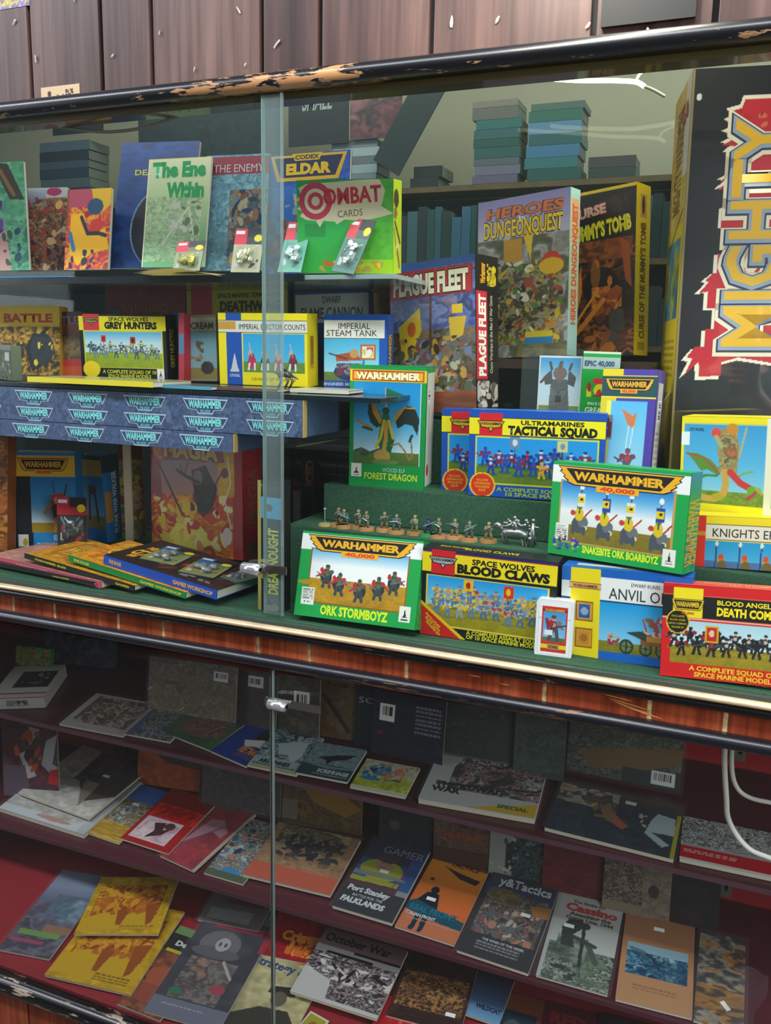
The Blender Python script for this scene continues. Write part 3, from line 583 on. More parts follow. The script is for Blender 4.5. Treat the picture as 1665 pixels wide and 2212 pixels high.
# ------------------------------------------------------------------ boxed sets and books
def scene(c, x0, y0, x1, y1, sky=('2f9ad8', 'c8e4f0'), gr=('7c7a28', '5c6a20'), hz=.72, edge=None):
    if edge: c.r(x0-.012, y0-.014, x1+.012, y1+.014, edge)
    ym = y0+(y1-y0)*hz; c.g(x0, y0, x1, ym, *sky); c.g(x0, ym, x1, y1, *gr); c.m(x0, ym, x1, y1, gr, 9, 3, .5); return c
def squad(c, x0, x1, y, h, n, c1, c2, c3, base='5c6426', wp='303038', rows=2, seed=1):
    R = random.Random(seed)
    for k in range(rows):
        for i in range(n):
            c.fig(x0+(x1-x0)*(i+.5*(k % 2)+.2)/n, y+(k-rows+1)*h*.38+R.uniform(-.02, .02), h*R.uniform(.9, 1.08), R.choice(c1), R.choice(c2), base, wp, R.choice(c3), i+k*9+seed)
    return c
def badge(c, x, y, s_, bg='f0ece0', ink='202020'):
    a = c.asp; c.r(x-s_/a/2, y-s_*.65, x+s_/a/2, y+s_*.65, bg).p([(x, y-s_*.45), (x+s_/a*.12, y+s_*.2), (x-s_/a*.12, y+s_*.2)], ink).r(x-s_/a*.25, y+.2*s_, x+s_/a*.25, y+.3*s_, ink).r(x-s_/a*.3, y+.42*s_, x+s_/a*.3, y+.5*s_, ink)
def wings(c, x, y, w, h, col='c8b878', bg='d02020'):
    c.vp([(x-w*.5, y-h*.2), (x+w*.5, y-h*.2), (x+w*.36, y+h*.25), (x+w*.1, y+h*.3), (x, y+h*.62), (x-w*.1, y+h*.3), (x-w*.36, y+h*.25)], '241810', .8)
    c.vp([(x-w*.46, y-h*.15), (x+w*.46, y-h*.15), (x+w*.33, y+h*.2), (x+w*.08, y+h*.26), (x, y+h*.52), (x-w*.08, y+h*.26), (x-w*.33, y+h*.2)], col, 1)
    c.t('WARHAMMER', x, y+.0*h, h*.2, '241810', w=w*.8, bold=.03, L=1.3).t('40,000', x, y+h*.25, h*.13, '241810', w=w*.18, L=1.3)

def f_storm(c):
    c.r(0, 0, 1, .215, 'f2f2ee'); c.r(0, 0, 1, .03, '12a048'); scene(c, .10, .2, .90, .82, ('6ab4dc', 'f4f4f0', 'f4f4f0'), ('c89a1c', 'a87814'), .55, '8a5c18')
    c.e(.3, .6, .3, .04, 'b88c1c').m(.1, .6, .9, .82, ['c49418', 'ba8a18', 'a87a14'], 5, 8, .6)
    for i, (x, y) in enumerate(((.24, .64), (.35, .72), (.53, .77), (.68, .72), (.80, .64))):
        c.e(x, y-.13, .05, .09, '2a2c30'); c.fig(x, y, .27, '3c4448', '4a7838', 'a88a20', '707078', 'b83838' if i % 2 else '50585c', i); c.e(x-.04, y-.2, .015, .03, 'c02828'); c.l([(x+.02, y-.2), (x+.08*(1 if i > 2 else -1), y-.12)], .022, 'b03030')
    c.r(0, .84, 1, 1, '12a048'); c.t('ORK STORMBOYZ', .5, .9, .105, 'd8f028', w=.56, bold=.045, sk=.0)
    c.plate(.5, .035, .9, .19); badge(c, .91, .84, .14); c.r(.045, .66, .155, .86, 'ececdf').lines(.055, .68, .145, .80, 6, '606060').bar(.06, .81, .14, .85)
g_side = lambda c: c.m(0, 0, 1, 1, ['0f8c3c', '12a048', '109444'], 4, 2).t('ORK', .5, .5, .12, 'e0a020', w=.5, rot=-90)
carton('storm', 'boxed_game_set', 'green boxed set of five grey jet-pack figures, leaning at the front glass', 'game box', .035, '12a048', f_storm, g_side, top=lambda c: c.m(0, 0, 1, 1, ['149a48', '12a048'], 3, 2))
def f_claws(c):
    c.r(0, 0, 1, 1, '141618').r(0, .03, 1, .26, 'f0d818').r(0, .0, 1, .03, '1c2a60').r(0, .03, 1, .042, 'd02020').r(0, .045, .27, .25, 'f0d818').r(.07, .0, .25, .27, 'd42026')
    scene(c, .05, .30, .94, .86, ('1e96d8', '9ad4ec'), ('a8981c', '8a8018'), .6, 'e8d040')
    squad(c, .10, .92, .74, .20, 9, ['4a6a90', '5a7aa0', '8898a8'], ['d0a020', 'c89a70', 'e0c030'], ['e8c020', 'c83020', '6080a8'], '7a7820', 'c8b030', 3, 4)
    c.banner(.36, .37, .07, .13, 'e8b818', 'b02018').banner(.66, .39, .07, .13, 'd83018', 'e8c020')
    c.p([(0, .6), (.36, 1), (0, 1)], 'e8c020').p([(0, .64), (.32, 1), (0, 1)], 'c82018')
    for i, s_ in enumerate(('INCLUDES', 'BLOOD CLAWS', 'TRANSFER SET')): c.t(s_, .10-.0*i, .82+i*.045, .028, 'f0c828', w=.15, rot=-42)
    wings(c, .16, .11, .22, .17, 'a8b0b0'); c.t('SPACE WOLVES', .61, .095, .062, '141414', w=.46, bold=.03); c.t('BLOOD CLAWS', .61, .185, .095, '141414', w=.68, bold=.06)
    c.t('A COMPLETE ASSAULT SQUAD', .64, .905, .045, 'd8d020', w=.56, bold=.03).t('OF 10 SPACE MARINE MODELS', .64, .955, .045, 'd8d020', w=.56, bold=.03)
carton('claws', 'boxed_game_set', 'black and yellow boxed set with two banners and a red diagonal corner flash', 'game box', .045, '16181a', f_claws, lambda c: c.m(0, 0, 1, 1, ['141618', '1a1c1e'], 4, 2), top=lambda c: c.t('SPACE WOLVES', .2, .4, .2, 'c8b820', w=.2).t('BLOOD CLAWS', .5, .5, .3, 'd0c020', w=.4))
def f_boar(c):
    c.r(0, 0, 1, .22, 'f2f2ee').r(0, 0, 1, .04, '12a048'); scene(c, .08, .2, .90, .84, ('1878c8', '6ab4e0', 'f0f2f0', 'e8e8e0'), ('8c7a20', '7a6c1c'), .72, 'c89858')
    for i, x in enumerate((.23, .42, .60, .81)):
        y = .68+.02*i; c.e(x, y-.03, .055, .09, '4c5258').e(x+.03, y-.06, .04, .06, '6a7076').e(x+.045, y, .02, .025, 'e8e0c0'); c.l([(x-.04, y), (x-.04, y+.06)], .04, '4c5258').l([(x+.04, y), (x+.04, y+.06)], .04, '4c5258')
        c.e(x, y-.14, .035, .07, 'e0c020').e(x-.05, y-.15, .02, .03, 'c84030').e(x, y-.22, .022, .03, '5a8838'); c.l([(x, y-.15), (x+.01, y-.42)], .014, '303a50')
        c.r(x-.03+.01, y-.36, x+.04, y-.22, ('e8e4d8', '2444a0')[i % 2]).r(x-.02, y-.33, x+.03, y-.26, 'e8c818').e(x+.01, y-.30, .012, .015, '202020'); c.e(x+.01, y-.43, .018, .03, 'f0f0e8')
        c.l([(x+.04, y-.12), (x+.09, y-.2)], .018, 'c03828')
    c.r(.05, .66, .15, .83, 'ececdf').lines(.06, .68, .14, .82, 6, '707070'); c.b(.03, .78, .24, .95, ['4438a0', '5a48b0', 'e8c820', '3a3080'], 34, .028, 4)
    c.plate(.5, .04, .92, .2); c.t('SNAKEBITE ORK BOARBOYZ', .55, .90, .075, 'd8f028', w=.56, bold=.045); badge(c, .90, .86, .13)
carton('boar', 'boxed_game_set', 'green boxed set of four boar riders with banners, tilted on top of the others', 'game box', .045, '12a048', f_boar, lambda c: c.m(0, 0, 1, 1, ['2a7a88', '12a048', '12a048'], 2, 2).g(0, 0, 1, .3, '3a88a8', '12a048').t('WARHAMMER', .5, .6, .3, 'c8a020', w=2.2, rot=-90))
def f_anvil(c):
    c.r(0, 0, 1, 1, '1460b8').r(0, .08, 1, .34, 'f0f0ea').r(0, .335, 1, .345, '14306a').r(.075, .0, .31, 1, 'f0d818').r(0, 0, .075, .15, '2468b8').r(0, .15, .07, .33, 'd8dcd8').r(.06, .16, .32, .23, 'd8b070').r(.06, .16, .32, .17, '8a3018').r(.06, .222, .32, .23, '8a3018')
    scene(c, .31, .345, 1, .9, ('1a98d8', '88ccec'), ('88842a', '707020'), .78)
    for y in (.48, .78): c.r(.12, y-.11, .26, y+.11, '8a5a18').r(.13, y-.095, .25, y+.095, 'd89828').r(.145, y-.075, .235, y+.075, '2858a0' if y < .6 else 'c88828').e(.19, y, .03, .045, '88a8c0' if y < .6 else 'a86820')
    for x, r in ((.53, .055), (.68, .05), (.80, .05), (.92, .05)): c.e(x, .82, r, .085, '2a3a28').e(x, .82, r*.7, .06, '6a7a50').e(x, .82, r*.2, .02, '202820').l([(x-r*.8, .82), (x+r*.8, .82)], .012, '2a3a28').l([(x, .75), (x, .89)], .012, '2a3a28')
    c.r(.64, .66, .86, .78, '8a5a30').r(.66, .68, .84, .74, 'b88a40').p([(.52, .66), (.68, .62), (.68, .74)], '30443a').b(.66, .48, .88, .68, ['c8b8a0', 'a84838', '806040', 'd0c0b0'], 30, .045, 3).l([(.68, .62), (.65, .5)], .02, 'a05030').l([(.74, .6), (.77, .46)], .02, '905060').b(.38, .68, .48, .82, ['a03048', '7a4a30', 'c89878'], 12, .04, 5)
    c.t('DWARF RUNES', .66, .135, .04, '505058', w=.22, bold=0).t('ANVIL OF', .60, .245, .125, '38383e', w=.44, bold=.0).t('WARHAMMER', .19, .195, .035, '8a3018', w=.2)
carton('anvil', 'boxed_game_set', 'blue and yellow boxed set with a white title band, behind the playing cards', 'game box', .04, '1460b8', f_anvil, left=lambda c: c.g(0, 0, 1, 1, '3a88c8', '1c58a0'), top=lambda c: c.r(.1, .3, .9, .6, 'c8c8b0').t('WARHAMMER', .6, .45, .3, 'd8a020', w=.3))
def f_death(c):
    c.r(0, 0, 1, 1, 'd4181c').r(.0, .10, 1, .36, 'e86040').r(.0, .11, 1, .35, '121212').r(.08, .03, .30, .35, 'f0d818').r(.0, .02, .08, .1, 'b01018').r(0, .355, 1, .365, 'f0c8a8')
    scene(c, .07, .38, 1, .84, ('a8d0dc', 'dce8e4'), ('a8901c', '8a7a18'), .62)
    squad(c, .08, .98, .74, .2, 8, ['18181c', '202024', '2a1c1c'], ['b81820', 'c8b098', '181818'], ['181c24', '902028', '283040'], '8a7c20', '505054', 2, 6)
    c.l([(.37, .46), (.40, .66)], .012, '604020').r(.33, .42, .43, .60, 'd8a020').r(.345, .44, .415, .58, 'c02020').e(.38, .5, .02, .04, 'e0c0a0'); c.e(.12, .40, .09, .13, 'd8b820').e(.12, .40, .08, .118, '101008')
    for i in range(4): c.t(('INCLUDES', 'BLOOD ANGEL', 'DEATH COMPANY', 'TRANSFER SET')[i], .12, .34+i*.04, .022, 'c8b020', w=.1+.02*(i % 3), bold=.01)
    c.plate(.19, .15, .25, .12, 'd8b020', '2a2010', sub=None).t('40,000', .19, .30, .03, 'c84020', w=.1).t('BLOOD ANGELS', .62, .165, .05, 'f0d818', w=.42, bold=.03).t('DEATH COMPANY', .70, .26, .085, 'f0d818', w=.58, bold=.05)
    c.t('A COMPLETE SQUAD OF 10', .58, .885, .05, 'f0c020', w=.72, bold=.04).t('SPACE MARINE MODELS', .56, .95, .05, 'f0c020', w=.6, bold=.04)
carton('death', 'boxed_game_set', 'red boxed set of black armoured figures with a round black badge, front right corner', 'game box', .05, 'd4181c', f_death, left=lambda c: c.m(0, 0, 1, 1, ['c01418', 'b01216'], 3, 2), top=lambda c: c.g(0, 0, 1, 1, 'f06858', 'e04838').t('BLOOD ANGELS', .3, .4, .3, 'e8b040', w=.35).t('DEATH COMPANY', .7, .5, .4, 'f0b040', w=.4))
def f_cards(c):
    c.r(.1, .07, .9, .95, 'd43028').r(.12, .13, .88, .16, '3a2a20').g(.15, .18, .85, .74, '3a9ad8', '8ac8e8').r(.15, .66, .85, .74, '607a48').r(.1, .8, .9, .88, 'f0d020').r(.3, .79, .68, .89, 'b09858')
    c.fig(.52, .71, .48, '5c4a50', 'c8a088', '586848', '404048', '8a7078', 2).e(.4, .4, .08, .07, 'b02830').p([(.2, .3), (.3, .3), (.36, .56), (.3, .58)], '8a3030').r(.2, .52, .46, .62, 'e8ece8'); c.t('WARHAMMER', .5, .145, .05, 'c8a040', w=.66, bold=.05).t('CITADEL', .5, .84, .05, '604020', w=.3, bold=.03).r(0, .3, 1, .308, 'c84048')
M, w, h = pose('cards'); r = empty('card_pack', M, 'white-bordered playing card pack standing in front of the blue and yellow box', 'playing cards')
bm = bmesh.new(); n = 6; R_ = .007; out = []
for cx_, cz_, a0 in ((w-R_, h-R_, 0), (R_, h-R_, 90), (R_, R_, 180), (w-R_, R_, 270)): out += [(cx_+R_*math.cos(math.radians(a0+90*k/n)), cz_+R_*math.sin(math.radians(a0+90*k/n))) for k in range(n+1)]
a_ = [bm.verts.new((x, 0, z)) for x, z in out]; b2 = [bm.verts.new((x, .018, z)) for x, z in out]; bm.faces.new(a_); bm.faces.new(b2[::-1])
for i in range(len(out)): bm.faces.new((a_[i], b2[i], b2[(i+1) % len(out)], a_[(i+1) % len(out)]))
bmesh.ops.recalc_face_normals(bm, faces=bm.faces); bm_obj('card_case', bm, mat('f0f0f0', .3, coat=.5), r)
c = Cv(w*.84, h*.9, 'f4f4f2', .0008); f_cards(c); c.mesh('front_print', r, Matrix.Translation((w*.08, 0, h*.05)))
def f_forest(c):
    c.r(0, 0, 1, 1, '0f9444').r(0, .03, 1, .125, 'f0c828').r(.03, .035, .97, .12, 'c83820').r(.05, .045, .95, .11, 'e8b030'); c.r(.055, .13, .935, .80, 'e8f0f0').g(.06, .13, .93, .72, '168cd0', '3aa4dc', 'd8ecf2').g(.06, .70, .93, .80, '5c7a38', '4a6a2c')
    c.p([(.47, .17), (.48, .17), (.5, .42), (.47, .42)], 'c8c8b8').p([(.48, .175), (.76, .235), (.48, .245)], '1c6a48')
    c.p([(.26, .26), (.40, .36), (.46, .47), (.36, .50), (.28, .46), (.24, .38)], '2c3830').p([(.26, .24), (.30, .27), (.40, .38), (.44, .46), (.40, .47), (.31, .38)], 'b88a38').p([(.60, .42), (.76, .31), (.86, .33), (.92, .42), (.90, .55), (.83, .47), (.74, .46), (.64, .50)], '26332e').l([(.60, .44), (.72, .33), (.86, .33)], .014, 'c89440').l([(.6, .44), (.62, .38), (.72, .33)], .02, 'b88a38')
    c.p([(.44, .38), (.52, .38), (.60, .60), (.56, .70), (.44, .72), (.38, .62)], '1a6a40').l([(.46, .44), (.42, .58), (.36, .66)], .022, 'd8c020').l([(.52, .44), (.58, .58)], .022, 'd8c020').l([(.48, .46), (.49, .58), (.46, .70)], .035, 'c89a40').e(.48, .36, .05, .03, '2a4a38').l([(.28, .5), (.14, .46), (.1, .44)], .02, 'b88030').l([(.3, .52), (.18, .50)], .02, '3a4438')
    c.l([(.4, .68), (.28, .71), (.16, .68), (.08, .70)], .022, '4a5a40').l([(.16, .68), (.1, .76)], .018, '5a6a60').e(.2, .72, .06, .02, '3a5a48').l([(.56, .64), (.66, .62), (.74, .68), (.80, .75), (.84, .72), (.82, .60)], .014, 'a07840').l([(.80, .6), (.83, .55)], .022, '2a4a3c').e(.44, .73, .11, .05, 'c09a48').e(.48, .78, .18, .022, '6a8848')
    c.t('WARHAMMER', .5, .078, .055, 'fff4c0', w=.84, bold=.05, o='8a3818').t('WOOD ELF', .60, .845, .035, 'b8d8c0', w=.3, bold=.01, o='30506a', ob=.03).t('FOREST DRAGON', .56, .90, .055, 'd8e838', w=.70, bold=.02); badge(c, .10, .86, .085)
carton('forest', 'boxed_game_set', 'upright green box with a winged dragon on blue sky, white side panel', 'game box', .06, '12984a', f_forest, lambda c: c.r(.0, .0, 1, 1, '12984a').r(.10, .05, 1, .97, 'd4d2c4').bar(.2, .17, .5, .28, True).r(.3, .32, .5, .8, 'c0beb2').e(.35, .84, .14, .05, 'c03030'), top=lambda c: c.m(0, 0, 1, 1, ['168c70', '12984a'], 3, 2))
def f_tact(c):
    c.r(0, 0, 1, 1, '1450b0').r(0, .08, 1, .28, 'f0e020').r(0, .08, 1, .09, '141414').r(0, .275, 1, .285, '141414').r(.075, .03, .255, .29, 'd42028'); scene(c, .06, .31, .95, .84, ('1c90dc', '2aa0e0'), ('5c7a28', '6a8028'), .62, 'd8d828')
    squad(c, .10, .95, .73, .22, 8, ['1a3c98', '1c48a8', '163480'], ['c02038', 'c8c8d0', '2050b0'], ['18307c', '902838', '1c4cb0'], '3a6a38', '802838', 2, 3)
    c.banner(.35, .36, .075, .13, '6a88a8', 'c8d8e0').banner(.70, .38, .075, .12, 'd0c880', '7090b0'); c.fig(.55, .76, .2, 'd8b020', 'c8a078', '3a6a38', 'c03040')
    c.e(.11, .87, .10, .15, 'f0c020').e(.11, .87, .088, .135, 'd83418')
    for i in range(4): c.t(('INCLUDES', 'ULTRAMARINES', 'TRANSFER', 'SET')[i], .11, .81+.04*i, .028, 'f0a828', w=(.09, .13, .12, .06)[i])
    wings(c, .165, .15, .21, .17, 'd8b020'); c.t('ULTRAMARINES', .62, .125, .05, '141414', w=.46, bold=.03, o='506080', ob=.0).t('TACTICAL SQUAD', .62, .215, .095, '141414', w=.65, bold=.06).t('A COMPLETE SQUAD OF', .52, .905, .045, 'a8c028', w=.6, bold=.03).t('10 SPACE MARINES', .54, .96, .045, 'a8c028', w=.5, bold=.03)
carton('tact1', 'boxed_game_set', 'blue boxed set with yellow title band and red disc, the front one of the pair', 'game box', .03, '1450b0', f_tact, top=lambda c: c.g(0, 0, 1, 1, '3a78c0', '1c58b0'))
carton('tact2', 'boxed_game_set', 'blue boxed set half hidden behind its twin, to the right of the dragon box', 'game box', .035, '1450b0', f_tact)
def f_purple(c):
    c.r(0, 0, 1, 1, '4a3a98').r(0, 0, .38, .06, 'e0c820').r(0, .055, 1, .23, '1c4a50').r(0, .05, 1, .058, 'e8d030').r(0, .225, 1, .235, 'e8d030').r(0, .235, .28, 1, 'd8c028').r(.12, .26, .27, .4, 'e8e050').g(.2, .26, .86, .93, '58b0e0', '9accdc').r(.2, .88, .86, .98, '8a8820').r(.2, .9, .86, 1, '8a8820')
    c.p([(.4, .32), (.62, .38), (.68, .34), (.66, .48), (.54, .46)], 'c87848').l([(.55, .46), (.53, .66)], .006, 'e0e0e0').l([(.64, .46), (.6, .66)], .006, 'e0e0e0').fig(.56, .86, .22, '5a5468', 'b83838', '8a8a30', '404048', '803848').e(.55, .88, .1, .03, 'c0a878').r(.02, .38, .26, .58, '787880').b(.04, .4, .24, .56, ['303038', '602828', 'a0a0a8'], 12, .05, 2)
    c.plate(.5, .075, .9, .1, 'e0a828', '181818')
carton('purple', 'boxed_game_set', 'tall purple and yellow box with a flying figure and a white barcode side', 'game box', .045, '4a3a98', f_purple, lambda c: c.r(.22, .1, .86, 1, 'd0cfc6').bar(.35, .24, .8, .42, True).lines(.3, .5, .8, .95, 9, '909088'), top=lambda c: c.m(0, 0, 1, 1, ['6a5aa8', '5a4aa0'], 3, 2).e(.6, .4, .2, .3, 'd8a020'))
def f_ydr(c):
    c.r(0, 0, 1, 1, 'f0dc18').g(.03, .08, .86, .88, '3a98cc', '58b0d8', '9cd4e4').r(.03, .76, .86, .90, '708a30').m(.03, .76, .86, .9, ['6a8a2c', '788f38'], 6, 2).r(.86, 0, 1, 1, 'e8e4c8').r(.93, .1, 1, .9, '18903c').r(.03, .06, .86, .08, 'c8c860')
    c.p([(.06, .38), (.18, .38), (.32, .44), (.42, .55), (.40, .60), (.28, .54), (.22, .56), (.14, .46)], '5c8a38').l([(.06, .38), (.24, .42), (.41, .58)], .018, 'a85030').l([(.56, .62), (.66, .56), (.74, .54)], .02, '78a858').p([(.4, .12), (.55, .1), (.60, .3), (.58, .6), (.44, .6), (.38, .35)], '9a8850').m(.40, .16, .58, .56, ['a89858', '7a7048', 'b8a870', '505040', 'c05838'], 9, 4, .7).e(.52, .12, .06, .06, 'c8882c').e(.36, .16, .05, .05, 'd84848').l([(.42, .3), (.36, .2)], .04, 'a8a868').l([(.6, .4), (.66, .1)], .02, 'b0a880')
    c.l([(.46, .56), (.48, .68), (.46, .78), (.38, .84), (.28, .84), (.18, .82), (.13, .78)], .07, 'c8a048').l([(.20, .82), (.12, .74), (.16, .66), (.28, .60), (.38, .60)], .028, '3c8a48').l([(.52, .56), (.62, .66), (.74, .72)], .07, 'c83c3c').e(.76, .73, .07, .045, '60a838').l([(.78, .75), (.70, .82)], .03, 'b83850').l([(.78, .7), (.84, .76)], .03, 'b0a830').e(.40, .82, .06, .04, 'b0a028').t('CITADEL', .16, .13, .03, '1c4068', w=.16).r(0, .16, .09, .3, 'e8ece8')
carton('ydragon', 'boxed_game_set', 'yellow-bordered box picturing a green and orange dragon, at the right edge', 'game box', .05, 'f0dc18', f_ydr, top=lambda c: c.r(0, 0, 1, 1, 'e8d018'))
def f_kni(c):
    c.r(0, 0, 1, .22, 'f0d818').r(0, .0, .10, 1, 'd83020').r(.1, .16, 1, .46, 'e4e0c8').r(.1, .15, 1, .165, '403828').r(.1, .45, 1, .465, '403828').g(.1, .47, 1, 1, '1898cc', '50b4dc').r(.1, .86, 1, 1, '4870a0').r(.0, .3, .1, .38, 'c89028')
    for x in (.24, .44, .62, .8): c.l([(x-.04, .55), (x-.05, 1)], .03, '284878').e(x-.04, .53, .015, .05, 'd8e0d8').e(x, .85, .03, .12, 'b89038').e(x, .78, .025, .06, 'c85038').e(x+.01, .95, .04, .1, '6a6038')
    c.t('KNIGHTS ERRANT', .55, .31, .17, '2c2c30', w=.78, bold=.0)
carton('knights', 'boxed_game_set', 'yellow box with a cream title band and blue lances, just above the red box', 'game box', .04, 'f0d818', f_kni, top=lambda c: c.r(0, 0, 1, 1, 'e8d020'))
# tall adventure boxes
def f_plague(c):
    c.m(0, 0, 1, 1, ['5068a8', '3c5490', '6878b0', '30406c', '7a6ca0'], 5, 3).r(0, .0, 1, .05, '3858a0').r(.0, .055, .97, .235, 'a02028').r(.02, .065, .95, .225, 'b83030')
    c.p([(.3, .25), (.5, .25), (.46, .55), (.36, .5)], '6a5040').m(.30, .25, .8, .5, ['5868a0', '8088b8', '404870', '988090'], 5, 8, .8).m(0, .45, 1, .86, ['4a3828', '6a5438', '382c28', '807048', '5a6070', '8a6a40'], 10, 5).p([(.10, .42), (.36, .30), (.38, .45), (.3, .55), (.26, .68), (.14, .66)], 'e0b818').e(.26, .44, .05, .05, 'd06020').r(.74, .30, .86, .36, 'e8c018').p([(.7, .38), (.9, .38), (.86, .5), (.72, .54)], 'd8b020').b(.1, .5, .95, .86, ['b89038', '3a2c20', '6878a0', '904838', 'a8a888', '586048'], 120, .035, 6).m(0, .86, 1, 1, ['8a4c2c', '7a4428', '984f30'], 6, 3, 1, 2, .3).l([(.5, .1), (.48, .6)], .02, '5a3828')
    c.t('PLAGUE FLEET', .485, .145, .125, 'f0e8c8', w=.88, bold=.05, o='40201c')
def s_plague(c):
    c.r(0, 0, 1, 1, '15130f').m(0, .5, 1, .9, ['15130f', '2a2818', '1c1a12'], 4, 3, .7).r(.02, .225, .50, .79, 'b02028').r(.05, .232, .47, .783, 'c8303a').b(.05, .8, .95, .97, ['b8b0a0', '8a8070', '605848', 'd0c8b8'], 26, .045, 4).b(.5, .05, .9, .19, ['d8c020', 'c0a818'], 30, .022, 2)
    c.t('PLAGUE FLEET', .26, .508, .27*.27, 'f4ecd8', w=.0, bold=.05) if 0 else None
    P_, f_, W_ = glyphs('PLAGUE FLEET', .05); L_ = .52*c.h; k = .30*c.w/.72; kx = L_/W_
    Q = np.stack([-(P_[:, 1]-.36)*k, (P_[:, 0]-W_/2)*kx], 1); c.T.append((Q+[.27*c.w, .492*c.h], f_, lin('f4ecd8'), 1))
    P_, f_, W_ = glyphs('Chaos Warships in the Man O War Game', .01); L_ = .5*c.h; k = .13*c.w/.72; kx = L_/W_
    Q = np.stack([-(P_[:, 1]-.36)*k, (P_[:, 0]-W_/2)*kx], 1); c.T.append((Q+[.66*c.w, .5*c.h], f_, lin('c8c0a0'), 1))
    P_, f_, W_ = glyphs('Warhammer', .04); L_ = .13*c.h; k = .22*c.w/.72; kx = L_/W_
    Q = np.stack([-(P_[:, 1]-.36)*k, (P_[:, 0]-W_/2)*kx], 1); c.T.append((Q+[.3*c.w, .885*c.h], f_, lin('e8a818'), 1))
def vt(c, s_, x, y, L_, hgt, col, up=True, bold=.04):
    """lettering running up a spine: x,y centre, L_ length, hgt letter height (fractions)"""
    P_, f_, W_ = glyphs(s_, bold); k = hgt*c.w/.72; kx = L_*c.h/W_; sg = 1 if up else -1
    c.T.append((np.stack([-(P_[:, 1]-.36)*k*sg, (P_[:, 0]-W_/2)*kx*sg], 1)+[x*c.w, (1-y)*c.h], f_, lin(col), 1))
carton('plague', 'adventure_box', 'tall naval battle game box with red title panel and black side', 'game box', .072, '15130f', f_plague, s_plague)
def f_dun(c):
    c.g(0, 0, 1, .3, '8c84b8', 'a8a0c0', 'c8c4d0').m(0, .25, 1, 1, ['8a8678', 'a8a8a0', '6a6858', '58583c', '787048'], 5, 4).m(.08, .42, .92, .92, ['4a4430', '6a6040', '38342c', '8a8050', '9a9880', 'a89040', '7a5038'], 12, 7).b(.05, .4, .95, .92, ['c8b030', '3a3830', '8a8a80', 'a04830', 'e0d8b0', '588038', 'b88830', '303828'], 160, .03, 9)
    c.e(.82, .42, .1, .06, 'c83828').e(.82, .45, .13, .05, 'e0b020').r(.3, .26, .5, .4, 'c89030').p([(.5, .22), (.62, .22), (.6, .4)], 'e8c020').r(.55, .86, .85, .92, '2878a8').r(.55, .84, .85, .88, 'd0b820')
    c.t('HEROES', .52, .085, .062, 'd8742c', w=.84, bold=.03, rot=0, sk=.15, o='6a4048').t('DUNGEONQUEST', .5, .185, .10, 'f0c820', w=.86, bold=.03, o='4a3a20').t('for', .5, .13, .03, 'f0f0e8')
carton('dungeon', 'adventure_box', 'lilac and grey adventure box with yellow title, left of the black and yellow one', 'game box', .035, 'a8c8c0', f_dun, lambda c: (c.r(0, 0, 1, 1, '9cc4b8').r(.1, .06, .9, .3, 'c8a070').r(0, .3, 1, .72, 'a8b898'), vt(c, 'HEROES DUNGEONQUEST', .5, .45, .72, .5, 'c85828')), top=lambda c: c.r(0, 0, 1, 1, 'b8c8c0'))
def f_tomb(c):
    c.r(0, 0, 1, 1, '1c1410').m(.0, .30, 1, 1, ['1c1008', '3a1c08', '6a3410', '281408', 'a05818', '180c08'], 6, 12).m(.04, .3, .96, .42, ['7a3c14', '9a5420', '5a2c10'], 8, 3).e(.45, .58, .3, .12, '1c0f08').p([(.0, .6), (.12, .44), (.14, .6), (.06, .72)], 'e88818').e(.36, .50, .08, .09, 'f0a020', .5).b(.3, .58, .8, .75, ['c87020', 'a05018', 'e09838', '703010'], 34, .05, 4).e(.6, .55, .04, .03, 'c87838').p([(.62, .72), (.82, .72), (.88, .95), (.6, .95)], '4a4a40').l([(.05, .85), (.5, .66)], .03, 'd88820').l([(.05, .78), (.4, .6)], .016, 'e09828').p([(.75, .3), (.9, .34), (.95, .6), (.85, .55)], 'a85418').b(.1, .85, .9, .98, ['8a4818', 'b06820', '58300c'], 30, .05, 8).r(0, 0, 1, .018, 'e0c018').b(.4, .05, .9, .15, ['3a2820', '281c18'], 20, .06, 3)
    c.t('CURSE', .22, .125, .055, 'd8b0a0', w=.6, bold=.05, rot=6, o='a02820').t("MUMMY'S TOMB", .42, .235, .085, 'e8e020', w=1.02, bold=.05, rot=6, o='4a5818')
carton('tomb', 'adventure_box', 'black and orange tomb adventure box with a bright yellow side', 'game box', .052, 'e8cc10', f_tomb, lambda c: (c.r(0, 0, 1, 1, 'f0d810').r(.3, .06, .72, .19, 'c8a868').e(.5, .12, .1, .055, '4a3010').r(.25, .92, .75, .97, 'b8a018'), vt(c, "CURSE OF THE MUMMY'S TOMB", .5, .56, .68, .36, '7a5810')), top=lambda c: c.r(0, 0, 1, 1, 'e8cc10'))
